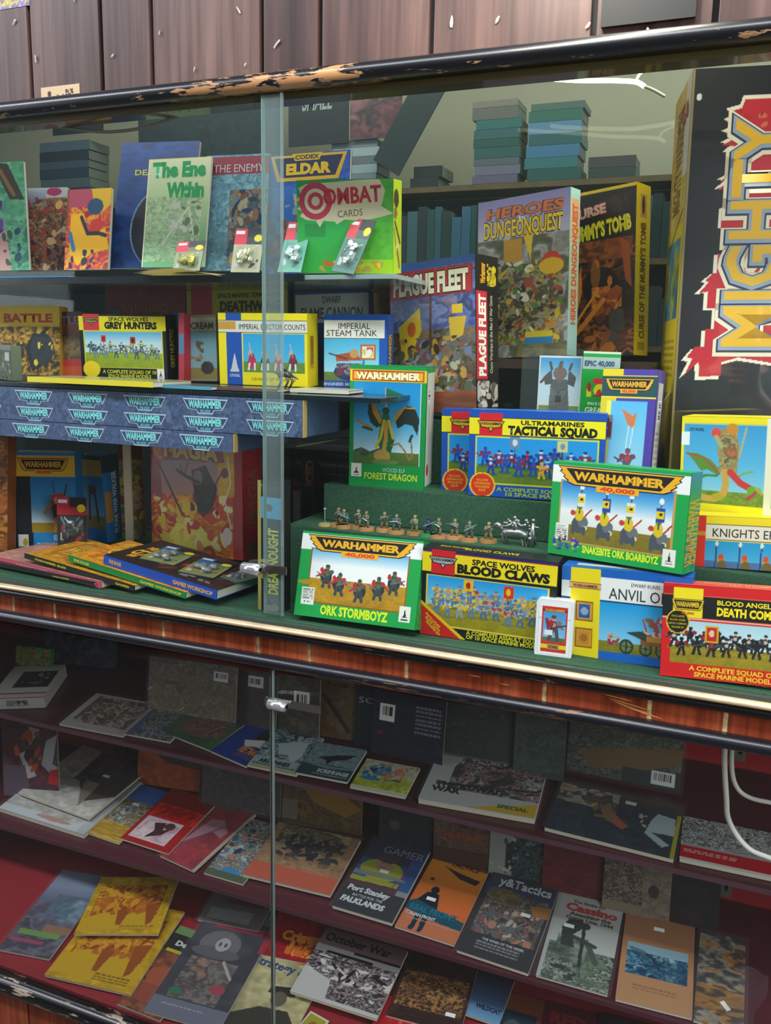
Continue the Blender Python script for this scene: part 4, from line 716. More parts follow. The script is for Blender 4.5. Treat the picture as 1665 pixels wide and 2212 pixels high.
def f_mighty(c):
    c.r(0, 0, 1, 1, '0e1016').m(0, 0, 1, 1, ['0e1016', '12141c', '0c0d12'], 3, 2, .6); z = [(.45, .085), (.62, .085), (.62, .13), (1, .10), (1, .925), (.50, .895), (.36, .91), (.36, .955), (.17, .96), (.16, .91)]
    left = [(.16, .91), (.04, .955), (.10, .90), (.05, .895), (.12, .86), (.20, .86), (.20, .80), (.27, .80), (.27, .735), (.20, .735), (.20, .68), (.12, .685), (.2, .65), (.17, .645), (.24, .62), (.26, .62), (.26, .56), (.33, .56), (.33, .48), (.27, .48), (.27, .42), (.36, .41), (.36, .35), (.22, .36), (.3, .335), (.24, .33), (.34, .31), (.3, .30), (.38, .28), (.38, .245), (.26, .25), (.34, .225), (.24, .22), (.35, .20), (.25, .185), (.35, .17), (.26, .15), (.35, .14), (.27, .12), (.38, .11), (.40, .085)]
    KV = .727; P_ = [(x, y*KV) for x, y in z+left]; c.p(P_, 'ece4cc'); cx_ = .62; c.p([(cx_+(x-cx_)*.93, .378+(y-.378)*.975) for x, y in P_], 'c01c2c').b(.36, .09, .60, .15, ['d86a48', 'a81420'], 12, .008, 4).e(.42, .2, .04, .01, 'd05040')
    for kk, colr, bd, dz in ((0, 'ece0c0', .13, 0), (1, '2a3450', .085, .1), (2, '94a4b4', .06, .2), (3, 'e8b41c', .02, .4)):
        P_, f_, W_ = glyphs('MIGHTY', bd); W0 = glyphs('MIGHTY', .02)[2]; L_ = .70*.727*c.h; k = .42*c.w/.72; kx = L_/W0; Q = np.stack([-(P_[:, 1]-.36)*k, (P_[:, 0]-W_/2)*kx], 1); c.T.append((Q+[.56*c.w, .636*c.h], f_, lin(colr), 1+dz*3))
    c.e(.06, .06, .02, .008, 'd8d8d0').r(0, 0, .02, 1, '8a7a50')
def l_mighty(c):
    c.r(0, .72, 1, 1, '8a6a18')
    c.g(0, 0, 1, .73, 'e8c878', 'e8c818', 'd8b818').g(0, .73, 1, 1, 'a88c18', '8a7418').m(0, 0, 1, .33, ['e8d8a0', 'c8a040', 'd8b860'], 6, 2, .6).m(.1, .35, .9, .55, ['3a88a8', '5a9cb0', 'c8b838', '2a6888'], 4, 5).r(.0, .33, 1, .36, 'e8d020').r(.72, 0, 1, .22, 'e8e0d0').b(.05, .05, .9, .1, ['a83020'], 8, .03, 3).lines(.15, .6, .85, .7, 6, '8a7818').l([(.1, .38), (.9, .3)], .008, '5a4818').l([(.1, .78), (.9, .72)], .006, 'e0d8a0')
    vt(c, 'MIGHTY WARRIORS', .45, .17, .25, .42, '8a6a20')
carton('mighty', 'adventure_box', 'huge dark box with red castle shape and vertical yellow lettering at the right edge', 'game box', .19, '14161c', f_mighty, left=l_mighty, ink=WRAP, top=lambda c: c.r(0, 0, 1, 1, 'd8c060'), res=.0014)
# photo card and green card in a clear pack
def f_garg(c):
    c.r(0, 0, 1, 1, 'f0f0ee').g(.03, .03, .97, .75, '38a0dc', 'd8ecf4', 'f0f4f4').r(.03, .75, .97, .97, '8a9a38').e(.5, .88, .4, .07, '3c3c3c').p([(.3, .35), (.68, .35), (.76, .85), (.26, .85)], '6c6864').m(.3, .36, .7, .84, ['6c6864', '58544f', '807a74'], 8, 3, .6).e(.5, .26, .16, .1, '8a6a5c').p([(.12, .32), (.3, .2), (.34, .42), (.16, .44)], '54504c').p([(.88, .32), (.7, .2), (.68, .42), (.84, .46)], '54504c').r(.42, .6, .56, .7, '2c2c2c').l([(.06, .4), (.2, .3)], .04, '7a3c34').l([(.3, .2), (.26, .1)], .04, '54504c').l([(.5, .16), (.52, .1)], .06, '6a5a50').l([(.72, .2), (.76, .12)], .04, '54504c')
M, w, h = pose('gcard'); r = empty('blister_pack', M, 'clear pack with a photo of a grey war machine, left of a green card', 'blister pack')
boxo('photo_card', 0, 0, 0, w, .0012, h, mat('f0f0ee', .4), r); c = Cv(w, h, 'f0f0ee', .0009); f_garg(c); c.mesh('front_print', r)
boxo('clear_shell', -.03, -.006, -.025, w+.004, -.0055, h+.012, CLEAR, r, .0001)
M, w, h = pose('ggreen'); r = empty('card_pack', M, 'bright green card with white lettering behind the purple box', 'card'); boxo('card', 0, 0, 0, w*1.25, .0015, h, mat('18a034', .4), r)
c = Cv(w*1.25, h, '18a034', .001); c.r(0, .08, 1, .24, 'a8c0b8').r(0, 0, 1, .03, 'd8e0d0').b(.15, .36, .7, .62, ['c83028', 'a02820', 'e0d020'], 16, .07, 3); c.t('EPIC 40,000', .45, .16, .07, '38506a', w=.8, bold=.04).t('SPACE ORK', .45, .71, .04, 'e8f0e0', w=.5).t('GREAT', .42, .80, .08, 'f0f4e8', w=.55).t('GARGANT', .45, .91, .08, 'f0f4e8', w=.75); c.mesh('front_print', r)
# ------------------------------------------------------------------ top left shelf: leaning game books
def book(k, lab, front, t=.008, base='555555', page='d0c8b4', sp=None, cat='book', name='game_book', res=.0014, lift=0):
    M, w, h = pose(k, lift); r = empty(name, M, lab, cat)
    boxo('pages', .0008, .0006, .0008, w-.0008, t-.0006, h-.0008, mat(page, .7), r); boxo('spine', -.0004, 0, 0, .0012, t, h, mat(sp or base, .5), r); boxo('back_cover', 0, t-.0006, 0, w, t, h, mat(sp or base, .5), r)
    c = Cv(w, h, base, res); front(c); c.mesh('cover', r); return r
BATT = ['5a3a30', '8a5a38', '3a2a30', 'a87848', '6a4a50', 'c89858', '403838', '905030']
book('t1_green', 'green-bordered fantasy book with purple creatures at the far left of the top shelf', lambda c: c.m(0, 0, 1, 1, ['5a9a70', '4a8a68', '6aa880', '3a7058'], 4, 2).p([(.45, .0), (.7, .02), (.98, .35), (.7, .34), (.5, .12)], '3a3830').l([(.55, .08), (.78, .3)], .04, '7a5a38').b(.05, .35, .55, .95, ['4a2a68', '6a3a88', '3a4a80', '8a5a78'], 36, .06, 3).p([(.3, .7), (.6, .62), (.66, 1), (.3, 1)], 'c09088').b(.5, .6, .9, .95, ['385a48', '2a4a60'], 14, .04, 5))
book('t1_battle', 'brown battle scene book half behind the green one', lambda c: c.m(0, 0, 1, 1, BATT, 9, 4).r(0, 0, 1, .12, 'a8a8a8').g(0, .02, .6, .22, '98a0a8', '78707a').b(0, .1, 1, 1, BATT+['a03838', 'c0a080'], 110, .05, 7).e(.75, .05, .14, .05, '983050').b(.6, .6, 1, 1, ['c09868', '382820', '804a38'], 30, .06, 2))
book('t1_dragon', 'red and yellow dragon battle book left of the blue book', lambda c: c.m(0, 0, 1, 1, ['c84028', 'd86828', 'b83040', 'e89828', 'a02838'], 5, 6).r(0, 0, .6, .22, 'b04858').r(0, 0, .05, .5, '8a4830').p([(.55, 0), (1, 0), (1, .2), (.8, .3), (.6, .15)], 'd8a828').e(.65, .22, .18, .1, '2a4a68').p([(.1, .3), (.4, .3), (.5, .55), (.9, .5), (1, .75), (.6, .8), (.3, .95), (.1, .8)], 'f0b020').l([(.35, .35), (.5, .55), (.75, .55), (.9, .58)], .05, '382838').b(.1, .75, .7, 1, ['20304a', '3a2838', '28303a'], 12, .05, 3).e(.7, .45, .15, .08, 'c83828').l([(.1, .55), (.2, .75)], .06, '3878a0'))
book('t1_blue', 'tall deep blue book with a dark round picture', lambda c: (c.m(0, 0, 1, 1, ['103066', '143a74', '0c285a'], 4, 2), c.e(.75, .68, .53, .36, '6a8aa8'), c.e(.75, .68, .51, .35, '1c1c28'), c.b(.4, .42, 1, .9, ['6a3028', '8a4030', '303040', '4a2838'], 26, .06, 4), c.t("DEATH'S", .46, .24, .045, 'b8b038', w=.5), c.t('THE', .7, .16, .05, 'b03050', w=.25)))
book('t1_within', 'pale green and cream game book with green gothic lettering', lambda c: (c.g(0, 0, 1, 1, 'c8c8a0', 'a8b888', '78a070', '60a068').m(0, .35, .9, .95, ['88a078', 'b0b890', '688860', '98a880', 'a0a890'], 9, 4, .7).r(0, 0, .02, 1, 'd8d0a8').r(0, 0, 1, .012, 'd0c060').b(.3, .4, .9, .8, ['5a6a48', 'b0b0a0', '889878'], 40, .04, 6).l([(.35, .75), (.7, .45), (.8, .7)], .015, 'b8c0a8'), c.t('The Ene', .5, .1, .13, '1a8848', w=.86, bold=.06, o='b8c8a0', ob=.03), c.t('Within', .62, .29, .13, '1a8848', w=.6, bold=.06, o='a8b890', ob=.03)))
book('t1_enemy', 'blue-grey game book with a red title strip behind the overlap of the glass doors', lambda c: (c.m(0, 0, 1, 1, ['6a94a0', '5a8494', '7aa4ac', '4a7484', '88b0b4'], 6, 4).r(.04, .015, 1, .17, '88303c').m(.4, .3, 1, .95, ['3a5868', '283c48', '6a5848', '8a7860', '486878', 'a89878'], 9, 5, .9).b(.45, .3, 1, .9, ['8a6040', '283038', 'a09070', '704030', '1c3050'], 50, .045, 6).e(.55, .92, .1, .03, 'c0a020'), c.t('THE ENEMY', .52, .115, .07, 'b8b0b0', w=.8, bold=.0)))
def f_codex(c):
    c.m(0, 0, 1, 1, ['2050a0', '285cb0', '1c4890', '3470b8'], 4, 2).p([(.05, .28), (.3, .26), (.34, .55), (.2, .7), (.02, .6)], '2a6ab8').p([(.3, .3), (.42, .34), (.34, .48)], 'b8a888').b(.0, .5, .5, 1, ['604830', '384048', '8a6040', '283850'], 60, .05, 5).b(.1, .28, .9, .5, ['3a78b8', '90a0a0', '28508a'], 20, .06, 2)
    o = [(.02, .02), (.9, .02), (.83, .21), (.1, .21)]; c.vp([(.01, .01), (.96, .01), (.86, .225), (.1, .225)], 'd8a820', .4).vp([(.06, .03), (.91, .03), (.82, .195), (.14, .195)], '20284a', .6).vp([(.28, .0), (.66, .0), (.62, .06), (.32, .06)], 'd8a820', .8); c.t('CODEX', .47, .03, .035, '28304a', w=.3, bold=.04, L=1.2).t('ELDAR', .49, .125, .085, 'e0b428', w=.56, bold=.06, L=1.2)
book('t1_codex', 'blue army book with a yellow winged title plate, behind the green card box', f_codex)
def f_combat(c):
    c.g(0, 0, 1, 1, '2a9a48', '30a44c', '3aac40').m(.55, 0, 1, 1, ['7ac030', '6ab830', '58ac38'], 3, 2, .6).r(.62, .85, 1, 1, 'a0d018').b(.2, .86, .9, .98, ['d8a020', 'e8c830', 'c86828', 'b0a050'], 26, .06, 3)
    sp = [(.02, .08), (.1, .04), (.72, .0), (.86, -.01), (.92, .12), (.88, .28), (1.0, .36), (.86, .40), (.7, .43), (.5, .42), (.42, .47), (.4, .44), (.28, .43), (.24, .50), (.2, .43), (.10, .42), (.03, .38), (.07, .33), (.0, .3), (.06, .25), (-.01, .2), (.05, .16)]
    c.vp([(x, max(.004, y)) for x, y in sp], 'ccc4a0', .3); c.e(0, 0, 0.01, .01, '888888')
    n = 20; q = 1/c.asp
    for rr, cc, L in ((.20, 'b83850', .5), (.135, 'ccc4a0', .6), (.095, 'b83850', .7), (.05, 'ccc4a0', .8)): c.vp([(.20+rr*q*math.cos(6.283*i/n), .22+rr*math.sin(6.283*i/n)) for i in range(n)], cc, L)
    c.t('OMBAT', .58, .16, .17, 'b82838', w=.60, bold=.03, L=1.2, rot=3).t('CARDS', .56, .35, .075, '605848', w=.26, bold=.0, L=1.2, rot=4).r(.08, .46, .3, .6, '288c44')
carton('combat', 'card_display_box', 'bright green display box of cards with red lettering on a cream burst', 'game box', .05, '6cb82c', f_combat, lambda c: (c.g(0, 0, 1, 1, 'c0d818', 'b4d420').e(.35, .2, .3, .1, '4a3820').r(.05, .2, .65, .24, '4a3820').p([(.1, .3), (.35, .28), (.5, .36), (.3, .42), (.05, .4)], '8a6a38').l([(.2, .45), (.8, .66)], .05, '6a4a28').l([(.1, .52), (.4, .78)], .04, 'a08040').e(.5, .73, .2, .06, 'e0d088').l([(.5, .75), (.75, .92)], .06, '8a6830')), top=lambda c: c.r(0, 0, 1, 1, 'c8c830'))
def blister(k, lab, hc, card, lump, name='blister_pack', tc='c82838', group=None, lift=0, MO=None):
    M, w, h = MO or pose(k, lift); r = empty(name, M, lab, 'blister pack')
    boxo('backing_card', 0, 0, 0, w, .0012, h, mat(card, .5), r); c = Cv(w, h, card, .0012); c.r(0, 0, 1, .2, '181a1c').r(0, .0, .42, .36, tc).r(.04, .05, .34, .12, 'e8e0e0').e(.82, .22, .14, .08, 'd8c820').r(.0, .36, 1, 1, hc).b(.1, .4, .9, .9, [hc, card, 'c0c0b8'], 14, .09, 3); c.mesh('card_print', r)
    bm = bmesh.new(); nn = 9; R = random.Random(len(lab)); x0, x1, z0, z1 = w*.12, w*.88, h*.08, h*.62
    g = [[bm.verts.new((x0+(x1-x0)*i/nn, -.001-(.012 if not MO else .007)*min(1, 3.2*min(i, nn-i)/nn, 3.2*min(j, nn-j)/nn), z0+(z1-z0)*j/nn)) for i in range(nn+1)] for j in range(nn+1)]
    for j in range(nn):
        for i in range(nn): bm.faces.new((g[j][i], g[j][i+1], g[j+1][i+1], g[j+1][i]))
    bub = bm_obj('bubble', bm, CLEAR, r, True)
    bm = bmesh.new()
    for i in range(9): bmesh.ops.create_icosphere(bm, subdivisions=1, radius=R.uniform(.004, .008)*w/.055, matrix=Matrix.Translation((R.uniform(x0+.01*w/.055, x1-.01*w/.055), -.006, R.uniform(z0+.01, z1-.01))) @ Matrix.Diagonal((1, .55, R.uniform(.6, 1.6), 1)))
    bm_obj('figure_parts', bm, mat(lump, .35, .6), bub); return r
blister('bl1', 'small blister pack with yellow contents, leftmost on the top shelf', '8a9068', '706a50', 'b0a850')
blister('bl2', 'blister pack with pale yellow contents in front of the red-titled book', 'b0a888', '303030', 'c0b890')
blister('bl3', 'blister pack with teal backing just right of the door edge', '58a088', '4a6058', 'b8c8c0')
blister('bl4', 'tilted blister pack with silver contents in front of the green display box', '50786c', '485850', 'd0d4d4')
def flat(name, lab, cat, x0, y0, x1, y1, z, t, col, rot=0, page=None, edge=None):
    M = Matrix.Translation((x0, y0, z)) @ Matrix.Rotation(rot, 4, 'Z'); r = empty(name, M, lab, cat)
    boxo('pages', .001, .0006, .0006, x1-x0-.001, y1-y0-.001, t-.0006, mat(page or 'd8d4c4', .6), r); boxo('cover', 0, 0, t-.0006, x1-x0, y1-y0, t, mat(col, .35, coat=.4), r)
    boxo('spine', 0, -.0002, 0, x1-x0, .0008, t, mat(edge or col, .4), r); return r
flat('booklet', 'blue booklet lying flat at the left end of the top shelf', 'booklet', -1.62, .137, -1.24, .16, 1.6745, .0035, '2a78b8')
M = Matrix.Translation((-1.055, .10, 1.6745)); bm = bmesh.new()
g = [[bm.verts.new((.0+.17*i/8, .0+.10*j/4, .003+.008*math.sin(i/8*3.1)*(1-j/5)-.012*max(0, i/8-.5)*(1 if j < 2 else .2))) for i in range(9)] for j in range(5)]
for j in range(4):
    for i in range(8): bm.faces.new((g[j][i], g[j][i+1], g[j+1][i+1], g[j+1][i]))
bmesh.ops.solidify(bm, geom=bm.faces[:], thickness=.0008); o = bm_obj('loose_sheet', bm, mat('c8bc88', .7), None, True); o.matrix_world = M; tag(o, 'curled cream sheet lying in front of the pale green book', 'paper')
# ------------------------------------------------------------------ middle left shelf
def f_hunt(c):
    c.r(0, 0, 1, 1, '16181a').r(.0, .03, 1, .25, 'e0d018').r(.05, 0, .24, .25, 'c83038'); scene(c, .06, .27, .95, .82, ('58a8d0', 'b8d8e0', 'c8e0e4'), ('a0ac28', '889828'), .6, 'c8c838')
    squad(c, .10, .93, .68, .19, 7, ['40586c', '5a7488', '6a8090'], ['c8c0a8', 'a08868', '405868'], ['d0c030', '8898a4', '384858'], '88a030', '303840', 2, 5); c.banner(.28, .38, .06, .1, 'c83838', '702020').banner(.62, .40, .06, .11, 'a83828', '301818')
    c.e(.12, .86, .10, .13, 'f0d020'); wings(c, .145, .09, .2, .15, '988a58', 'c83038'); c.t('SPACE WOLVES', .58, .075, .06, '141414', w=.46, bold=.02).t('GREY HUNTERS', .60, .17, .10, '141414', w=.60, bold=.06).t('A COMPLETE SQUAD OF 10', .56, .89, .055, 'c8c828', w=.62, bold=.03).t('SPACE MARINE MODELS', .56, .955, .05, 'c8c828', w=.5, bold=.03); badge(c, .92, .91, .12)
carton('hunters', 'boxed_game_set', 'black and yellow boxed set of grey figures with a yellow disc on the middle shelf', 'game box', .045, '16181a', f_hunt, lambda c: (c.r(0, 0, 1, 1, '15171a'), vt(c, 'GREY HUNTERS', .45, .52, .6, .35, 'b8b030'), c.r(.8, 0, 1, 1, '30383c')))
def f_elec(c):
    c.r(0, 0, 1, 1, 'f0dc18').r(.09, .0, .27, 1, '1450a8').r(.0, .10, 1, .27, 'd8d8cc').r(.0, .12, .2, .23, 'c89838').r(0, .095, 1, .105, '302828').r(0, .265, 1, .275, '302828'); scene(c, .28, .28, .97, .82, ('28a0d4', '48b4dc'), ('6a9038', '5c8030'), .72); c.r(.28, .82, .97, .86, 'e8d818')
    for i, x in enumerate((.38, .53, .68, .84)): c.e(x, .68, .05, .09, ('b83858', '303438', 'b85068', '6a3840')[i]).e(x-.02, .55, .02, .05, 'c8a890').e(x, .60, .03, .05, ('a83048', 'd89828', 'c0a898', '902838')[i]).l([(x-.03, .7), (x-.04, .78)], .03, 'e0dcd8').l([(x+.03, .7), (x+.03, .78)], .03, 'e0dcd8').l([(x-.03, .42), (x, .6)], .01, 'c8c0a8')
    c.t('IMPERIAL ELECTOR COUNTS', .61, .185, .075, '403c3c', w=.74, bold=.0).t('CAVALRY OF THE EMPIRE', .62, .91, .04, 'a09018', w=.5).p([(.18, .55), (.22, .78), (.14, .78)], 'c8c8c8').r(.13, .78, .23, .82, 'c8c8c8').t('CITADEL', .18, .87, .04, 'd0d0e0', w=.12)
carton('elector', 'boxed_game_set', 'yellow boxed set with blue stripe and four horsemen behind the glass seam', 'game box', .045, 'f0dc18', f_elec, lambda c: (c.r(0, 0, 1, 1, 'e4cc10').r(.2, .3, .6, .75, 'c8a020'), vt(c, 'WARHAMMER', .4, .5, .4, .3, '906818')))
def f_steam(c):
    c.r(0, 0, 1, 1, '1450a8').r(0, .08, .95, .32, 'e8e4d4').r(0, .315, .95, .325, '302828'); scene(c, 0, .33, .87, .9, ('48b0d8', '98d0e0'), ('6a8040', '5a7038'), .8); c.e(.42, .78, .26, .12, '28386a').r(.2, .66, .64, .78, '8a3a40').m(.2, .66, .64, .84, ['8a3a40', '2a3a70', 'b0a8a0', '30406a'], 9, 3, .8).p([(.18, .55), (.5, .5), (.6, .62), (.2, .64)], 'a85038').e(.48, .53, .07, .06, 'c09050').l([(.08, .53), (.36, .6)], .02, '503028').l([(.62, .42), (.63, .66)], .03, '3070a0').r(.58, .40, .82, .62, 'b86830').r(.61, .43, .79, .59, 'e0dcd0').b(.62, .44, .78, .58, ['c85030', 'd8c040', 'e8e4d8'], 12, .05, 3)
    c.t('IMPERIAL', .48, .155, .085, '38383c', w=.5, bold=.0).t('STEAM TANK', .44, .25, .085, '38383c', w=.80, bold=.0).t('ENGINEER MODELS', .3, .95, .04, 'c8c8c8', w=.6)
carton('steam', 'boxed_game_set', 'blue boxed set with white title band and a steam wagon', 'game box', .04, '1450a8', f_steam, lambda c: (c.r(0, 0, 1, 1, '1c4494'), vt(c, 'WARHAMMER', .4, .6, .7, .5, 'c09028')))
carton('battle2', 'boxed_game_set', 'yellow and orange box with a black rider at the left end of the middle shelf', 'game box', .03, 'd8a828', lambda c: (c.m(0, 0, 1, 1, ['d8a028', 'c88828', 'e0b838'], 4, 3).r(0, 0, 1, .28, 'e0b828').m(.0, .3, 1, 1, ['b88428', '3a3020', 'c89830', '806020', '28241c'], 6, 5).p([(.62, .4), (.8, .36), (.86, .8), (.6, .95), (.5, .6)], '20201c').e(.75, .62, .17, .24, '2c343a').b(.4, .3, .9, .95, ['d8a830', '302c20', 'e0c848'], 24, .05, 2), c.t('BATTLE', .55, .17, .12, 'b83828', w=.7, bold=.04)), res=.002)
carton('greybox', 'boxed_game_set', 'small grey-green box with a white tag at the far left of the middle shelf', 'game box', .02, '6a7258', lambda c: c.m(0, 0, 1, 1, ['687058', '58604c', '787c68'], 5, 3).r(0, 0, 1, .14, '888c88').r(.7, .2, .9, .45, 'c8ccc4').b(0, .5, 1, 1, ['a8a8a0', '40463c'], 12, .1, 3), res=.002)
carton('pink2', 'boxed_game_set', 'muted pink-titled box left of the black and yellow set', 'game box', .03, '8a6838', lambda c: (c.m(0, 0, 1, 1, ['7a6038', '8a7048', '5c4830'], 6, 3).r(0, 0, 1, .2, '58383c').r(0, .2, 1, .34, 'a85850').r(0, .75, 1, .85, 'c03838').r(0, .85, 1, 1, 'd05828'), c.t('TLE', .5, .13, .12, 'b89090', w=.8)), res=.002)
carton('redthin', 'boxed_game_set', 'thin red box edge beside the black and yellow set', 'game box', .04, 'a82838', lambda c: c.r(.2, .3, .8, .6, '3878a0'), res=.002)
carton('scream', 'boxed_game_set', 'narrow grey-blue box with white title strip, left of the yellow horsemen box', 'game box', .03, '8a8c78', lambda c: (c.r(0, .04, 1, .24, 'b8b8b0').g(0, .25, 1, .8, '6a9cb0', '88a8b0').r(0, .8, 1, .97, '8a7c48').e(.7, .8, .2, .1, '3a3434').b(.2, .4, .6, .7, ['6a5040', '8a7868'], 12, .06, 3), c.t('SCREAM', .52, .16, .1, '484848', w=.78)), res=.002)
carton('whred', 'boxed_game_set', 'dim red and teal box at the back of the middle shelf', 'game box', .03, '8a2838', lambda c: (c.m(0, 0, 1, 1, ['8a2838', '7c2434'], 3, 2).r(.08, .25, .92, 1, '28708a').r(.18, .12, .82, .42, '7a3828'), c.t('WARHAMMER', .5, .25, .15, '98603c', w=.6, bold=.04)), res=.002)
carton('deathwing', 'boxed_game_set', 'dark box with a yellow-green title band at the back of the middle shelf', 'game box', .03, '1c4040', lambda c: (c.r(0, .0, 1, .28, 'a8a428').r(.05, 0, .26, .28, 'a83040').r(0, .28, 1, .3, '202020'), c.t('SPACE MARINE TERMINATORS', .64, .07, .05, '303020', w=.64), c.t('DEATHWING', .64, .19, .11, '283828', w=.6, bold=.05)), res=.002)
carton('flame', 'boxed_game_set', 'blue box with a grey title band behind the steam wagon box', 'game box', .03, '143c78', lambda c: (c.r(0, .03, 1, .35, 'a8b0a8').r(0, .0, 1, .03, '1c4488'), c.t('DWARF', .5, .09, .08, '505858', w=.25), c.t('FLAME CANNON', .5, .24, .13, '485050', w=.84)), res=.002)
flat('magazine', 'thin bright yellow book lying at the front edge of the middle shelf', 'book', -1.268, .045, -.965, .155, 1.474, .010, '9a9868', math.radians(-3), edge='f0dc18')
flat('magazine', 'glossy dark magazine lying flat under the horsemen box front', 'magazine', -1.05, .06, -.86, .15, 1.4725, .006, '283848', math.radians(-2), edge='58a0b8')
flat('magazine', 'reddish magazine lying flat by the glass seam', 'magazine', -.90, .07, -.74, .15, 1.4725, .005, '58302c', math.radians(2), edge='705048')
flat('leaflet', 'cream leaflets sticking out at the right end of the middle shelf', 'paper', -.73, .10, -.62, .19, 1.4725, .006, 'c0baa0', math.radians(3), edge='d8d4c0')
# two blue trade boxes with repeated logo panels hanging below the shelf
def f_trade(nrow, xr, dx):
    def f(c):
        c.m(0, 0, 1, 1, ['465878', '52648c', '3c4c6c', '5c6e90'], 3, 5, 1); c.b(0, 0, 1, 1, ['9ab0c8', '6a80a0'], 40, .012, 4)
        for j in range(nrow):
            y = (j+.16)/nrow; wv = .094/c.w; hv = .024/c.h
            for i in range(8):
                x = xr-i*dx/c.w
                if x < .06: continue
                for sc, cc, L in ((1, 'b8d0dc', .4), (.94, '3a4a6c', .5)):
                    c.vp([(x+px*wv*sc, y+hv*.6+(py-.6)*hv*(sc if sc == 1 else .84)) for px, py in ((-.5, 0), (.5, 0), (.38, .8), (.2, .84), (.16, 1.12), (-.16, 1.12), (-.2, .84), (-.38, .8))], cc, L)
                c.t('WARHAMMER', x, y+hv*.4, hv*.52, '84e0dc', w=wv*.74, bold=.05, L=1).t('40,000', x, y+hv*.9, hv*.22, '60b4b8', w=wv*.24, bold=.04, L=1)
    return f
def tradebox(x0, x1, y0, z0, z1, f, lab, d=.2):
    r = empty('trade_box', Matrix.Translation((x0, y0, z0)), lab, 'box'); w, h = x1-x0, z1-z0
    boxo('carton', 0, 0, 0, w, d, h, mat('465878', .3, coat=.3), r, .001); c = Cv(w, h, '465878', .002); f(c); c.mesh('front_print', r); boxo('end_edge', w+.0002, .0, 0, w+.0022, .012, h, mat('c8a860', .6), r)
tradebox(-1.76, -.682, .056, 1.3990, 1.4620, f_trade(2, .9415, .13), 'upper dark blue box printed with two rows of pale winged emblems under the middle shelf')
tradebox(-1.76, -.815, .050, 1.3660, 1.3980, f_trade(1, .931, .13), 'lower dark blue box printed with one row of pale winged emblems')
# ------------------------------------------------------------------ lower left group on the felt floor
def f_magia(c):
    c.m(0, 0, 1, 1, ['c83828', 'e08020', 'd85828', 'f0b020', 'b83030', 'f0a028'], 4, 8).r(.9, 0, 1, 1, 'b02828').m(.75, .05, .92, .5, ['e0b020', 'd8a018'], 3, 2).p([(.1, .03), (.78, .03), (.82, .24), (.14, .22)], 'a03038').g(.12, .22, .75, .5, 'a88898', 'c09080').p([(.0, .22), (.1, .22), (.14, .55), (.0, .5)], 'a04858').p([(.1, .95), (.3, .72), (.55, .75), (.72, .88), (.5, .95)], 'f8e858').e(.4, .62, .12, .1, 'f0c030').e(.68, .6, .15, .12, 'e04828').b(.02, .5, .9, .95, ['f0d040', 'e05828', 'c83830', 'f8f0a0', 'e89020'], 60, .06, 9)
    c.p([(.08, .24), (.12, .27), (.38, .68), (.34, .66)], '48383c').p([(.46, .3), (.62, .26), (.74, .45), (.68, .62), (.58, .68), (.5, .55)], '302828').e(.53, .36, .05, .06, '8a7868').l([(.54, .4), (.38, .34), (.3, .3)], .03, '3c3434').l([(.38, .34), (.34, .26)], .012, '282020').l([(.38, .34), (.42, .25)], .012, '282020').l([(.66, .5), (.8, .3)], .016, '484038').e(.82, .32, .04, .04, '803860').l([(.85, .2), (.88, .4), (.82, .55), (.88, .75)], .012, 'f0e8e0').e(.84, .82, .05, .07, 'f0d8d0').b(.45, .4, .75, .65, ['4a2828', '8a3828', '284048'], 18, .04, 3)
    c.t('MAGIA', .46, .145, .12, 'e0b858', w=.6, bold=.05, rot=-4, o='703018').t('WARHAMMER', .5, .05, .03, 'c89880', w=.4)
carton('magia', 'adventure_box', 'red and orange fiery magic box with a horned sorcerer', 'game box', .06, '9a1c24', f_magia, lambda c: (c.m(0, 0, 1, 1, ['981c24', '8a1820'], 3, 2).e(.5, .1, .2, .06, '684038').e(.5, .93, .25, .06, '684038'), vt(c, 'MAGIA', .5, .5, .45, .5, '7a4028')))
def f_dread(c):
    c.r(0, 0, 1, 1, '2484c8').r(.0, .03, 1, .24, 'e8b828').r(0, .24, .3, 1, '1c2028').g(.28, .25, 1, .72, '1c70b8', '3898d0', 'd8dce0').r(.28, .70, 1, .80, 'a08828').r(.32, .80, 1, 1, '2088c8').p([(.6, .42), (.8, .40), (.82, .52), (.62, .54)], 'c03838').p([(.6, .52), (.78, .5), (.78, .66), (.64, .66)], '50443c').e(.7, .48, .05, .04, 'd0c8c0').l([(.6, .52), (.5, .6)], .04, 'a89068').l([(.68, .66), (.66, .78)], .04, 'd8a028').l([(.74, .66), (.76, .76)], .04, '403838').l([(.66, .4), (.64, .28)], .014, '305878').l([(.82, .42), (.86, .32)], .02, '503838').r(.06, .82, .22, .97, 'e4e0d4').e(.17, .9, .04, .04, 'c8a030')
    c.plate(.5, .055, .82, .13, 'd8a020', '181818'); c.t('ELDAR', .78, .85, .05, 'c8dce8', w=.3, bold=.03).t('DREADNOUGHT', .72, .93, .05, 'c8dce8', w=.72, bold=.03)
carton('eldread', 'boxed_game_set', 'blue box with a yellow title plate and spindly robot, lower left', 'game box', .06, '2484c8', f_dread, left=lambda c: c.r(0, 0, 1, 1, '2c90d0').r(.2, .08, .75, .9, 'c8ccd0').e(.5, .17, .2, .06, 'c85058').bar(.3, .7, .65, .85, True).lines(.3, .3, .7, .6, 6, '9a9aa0'))
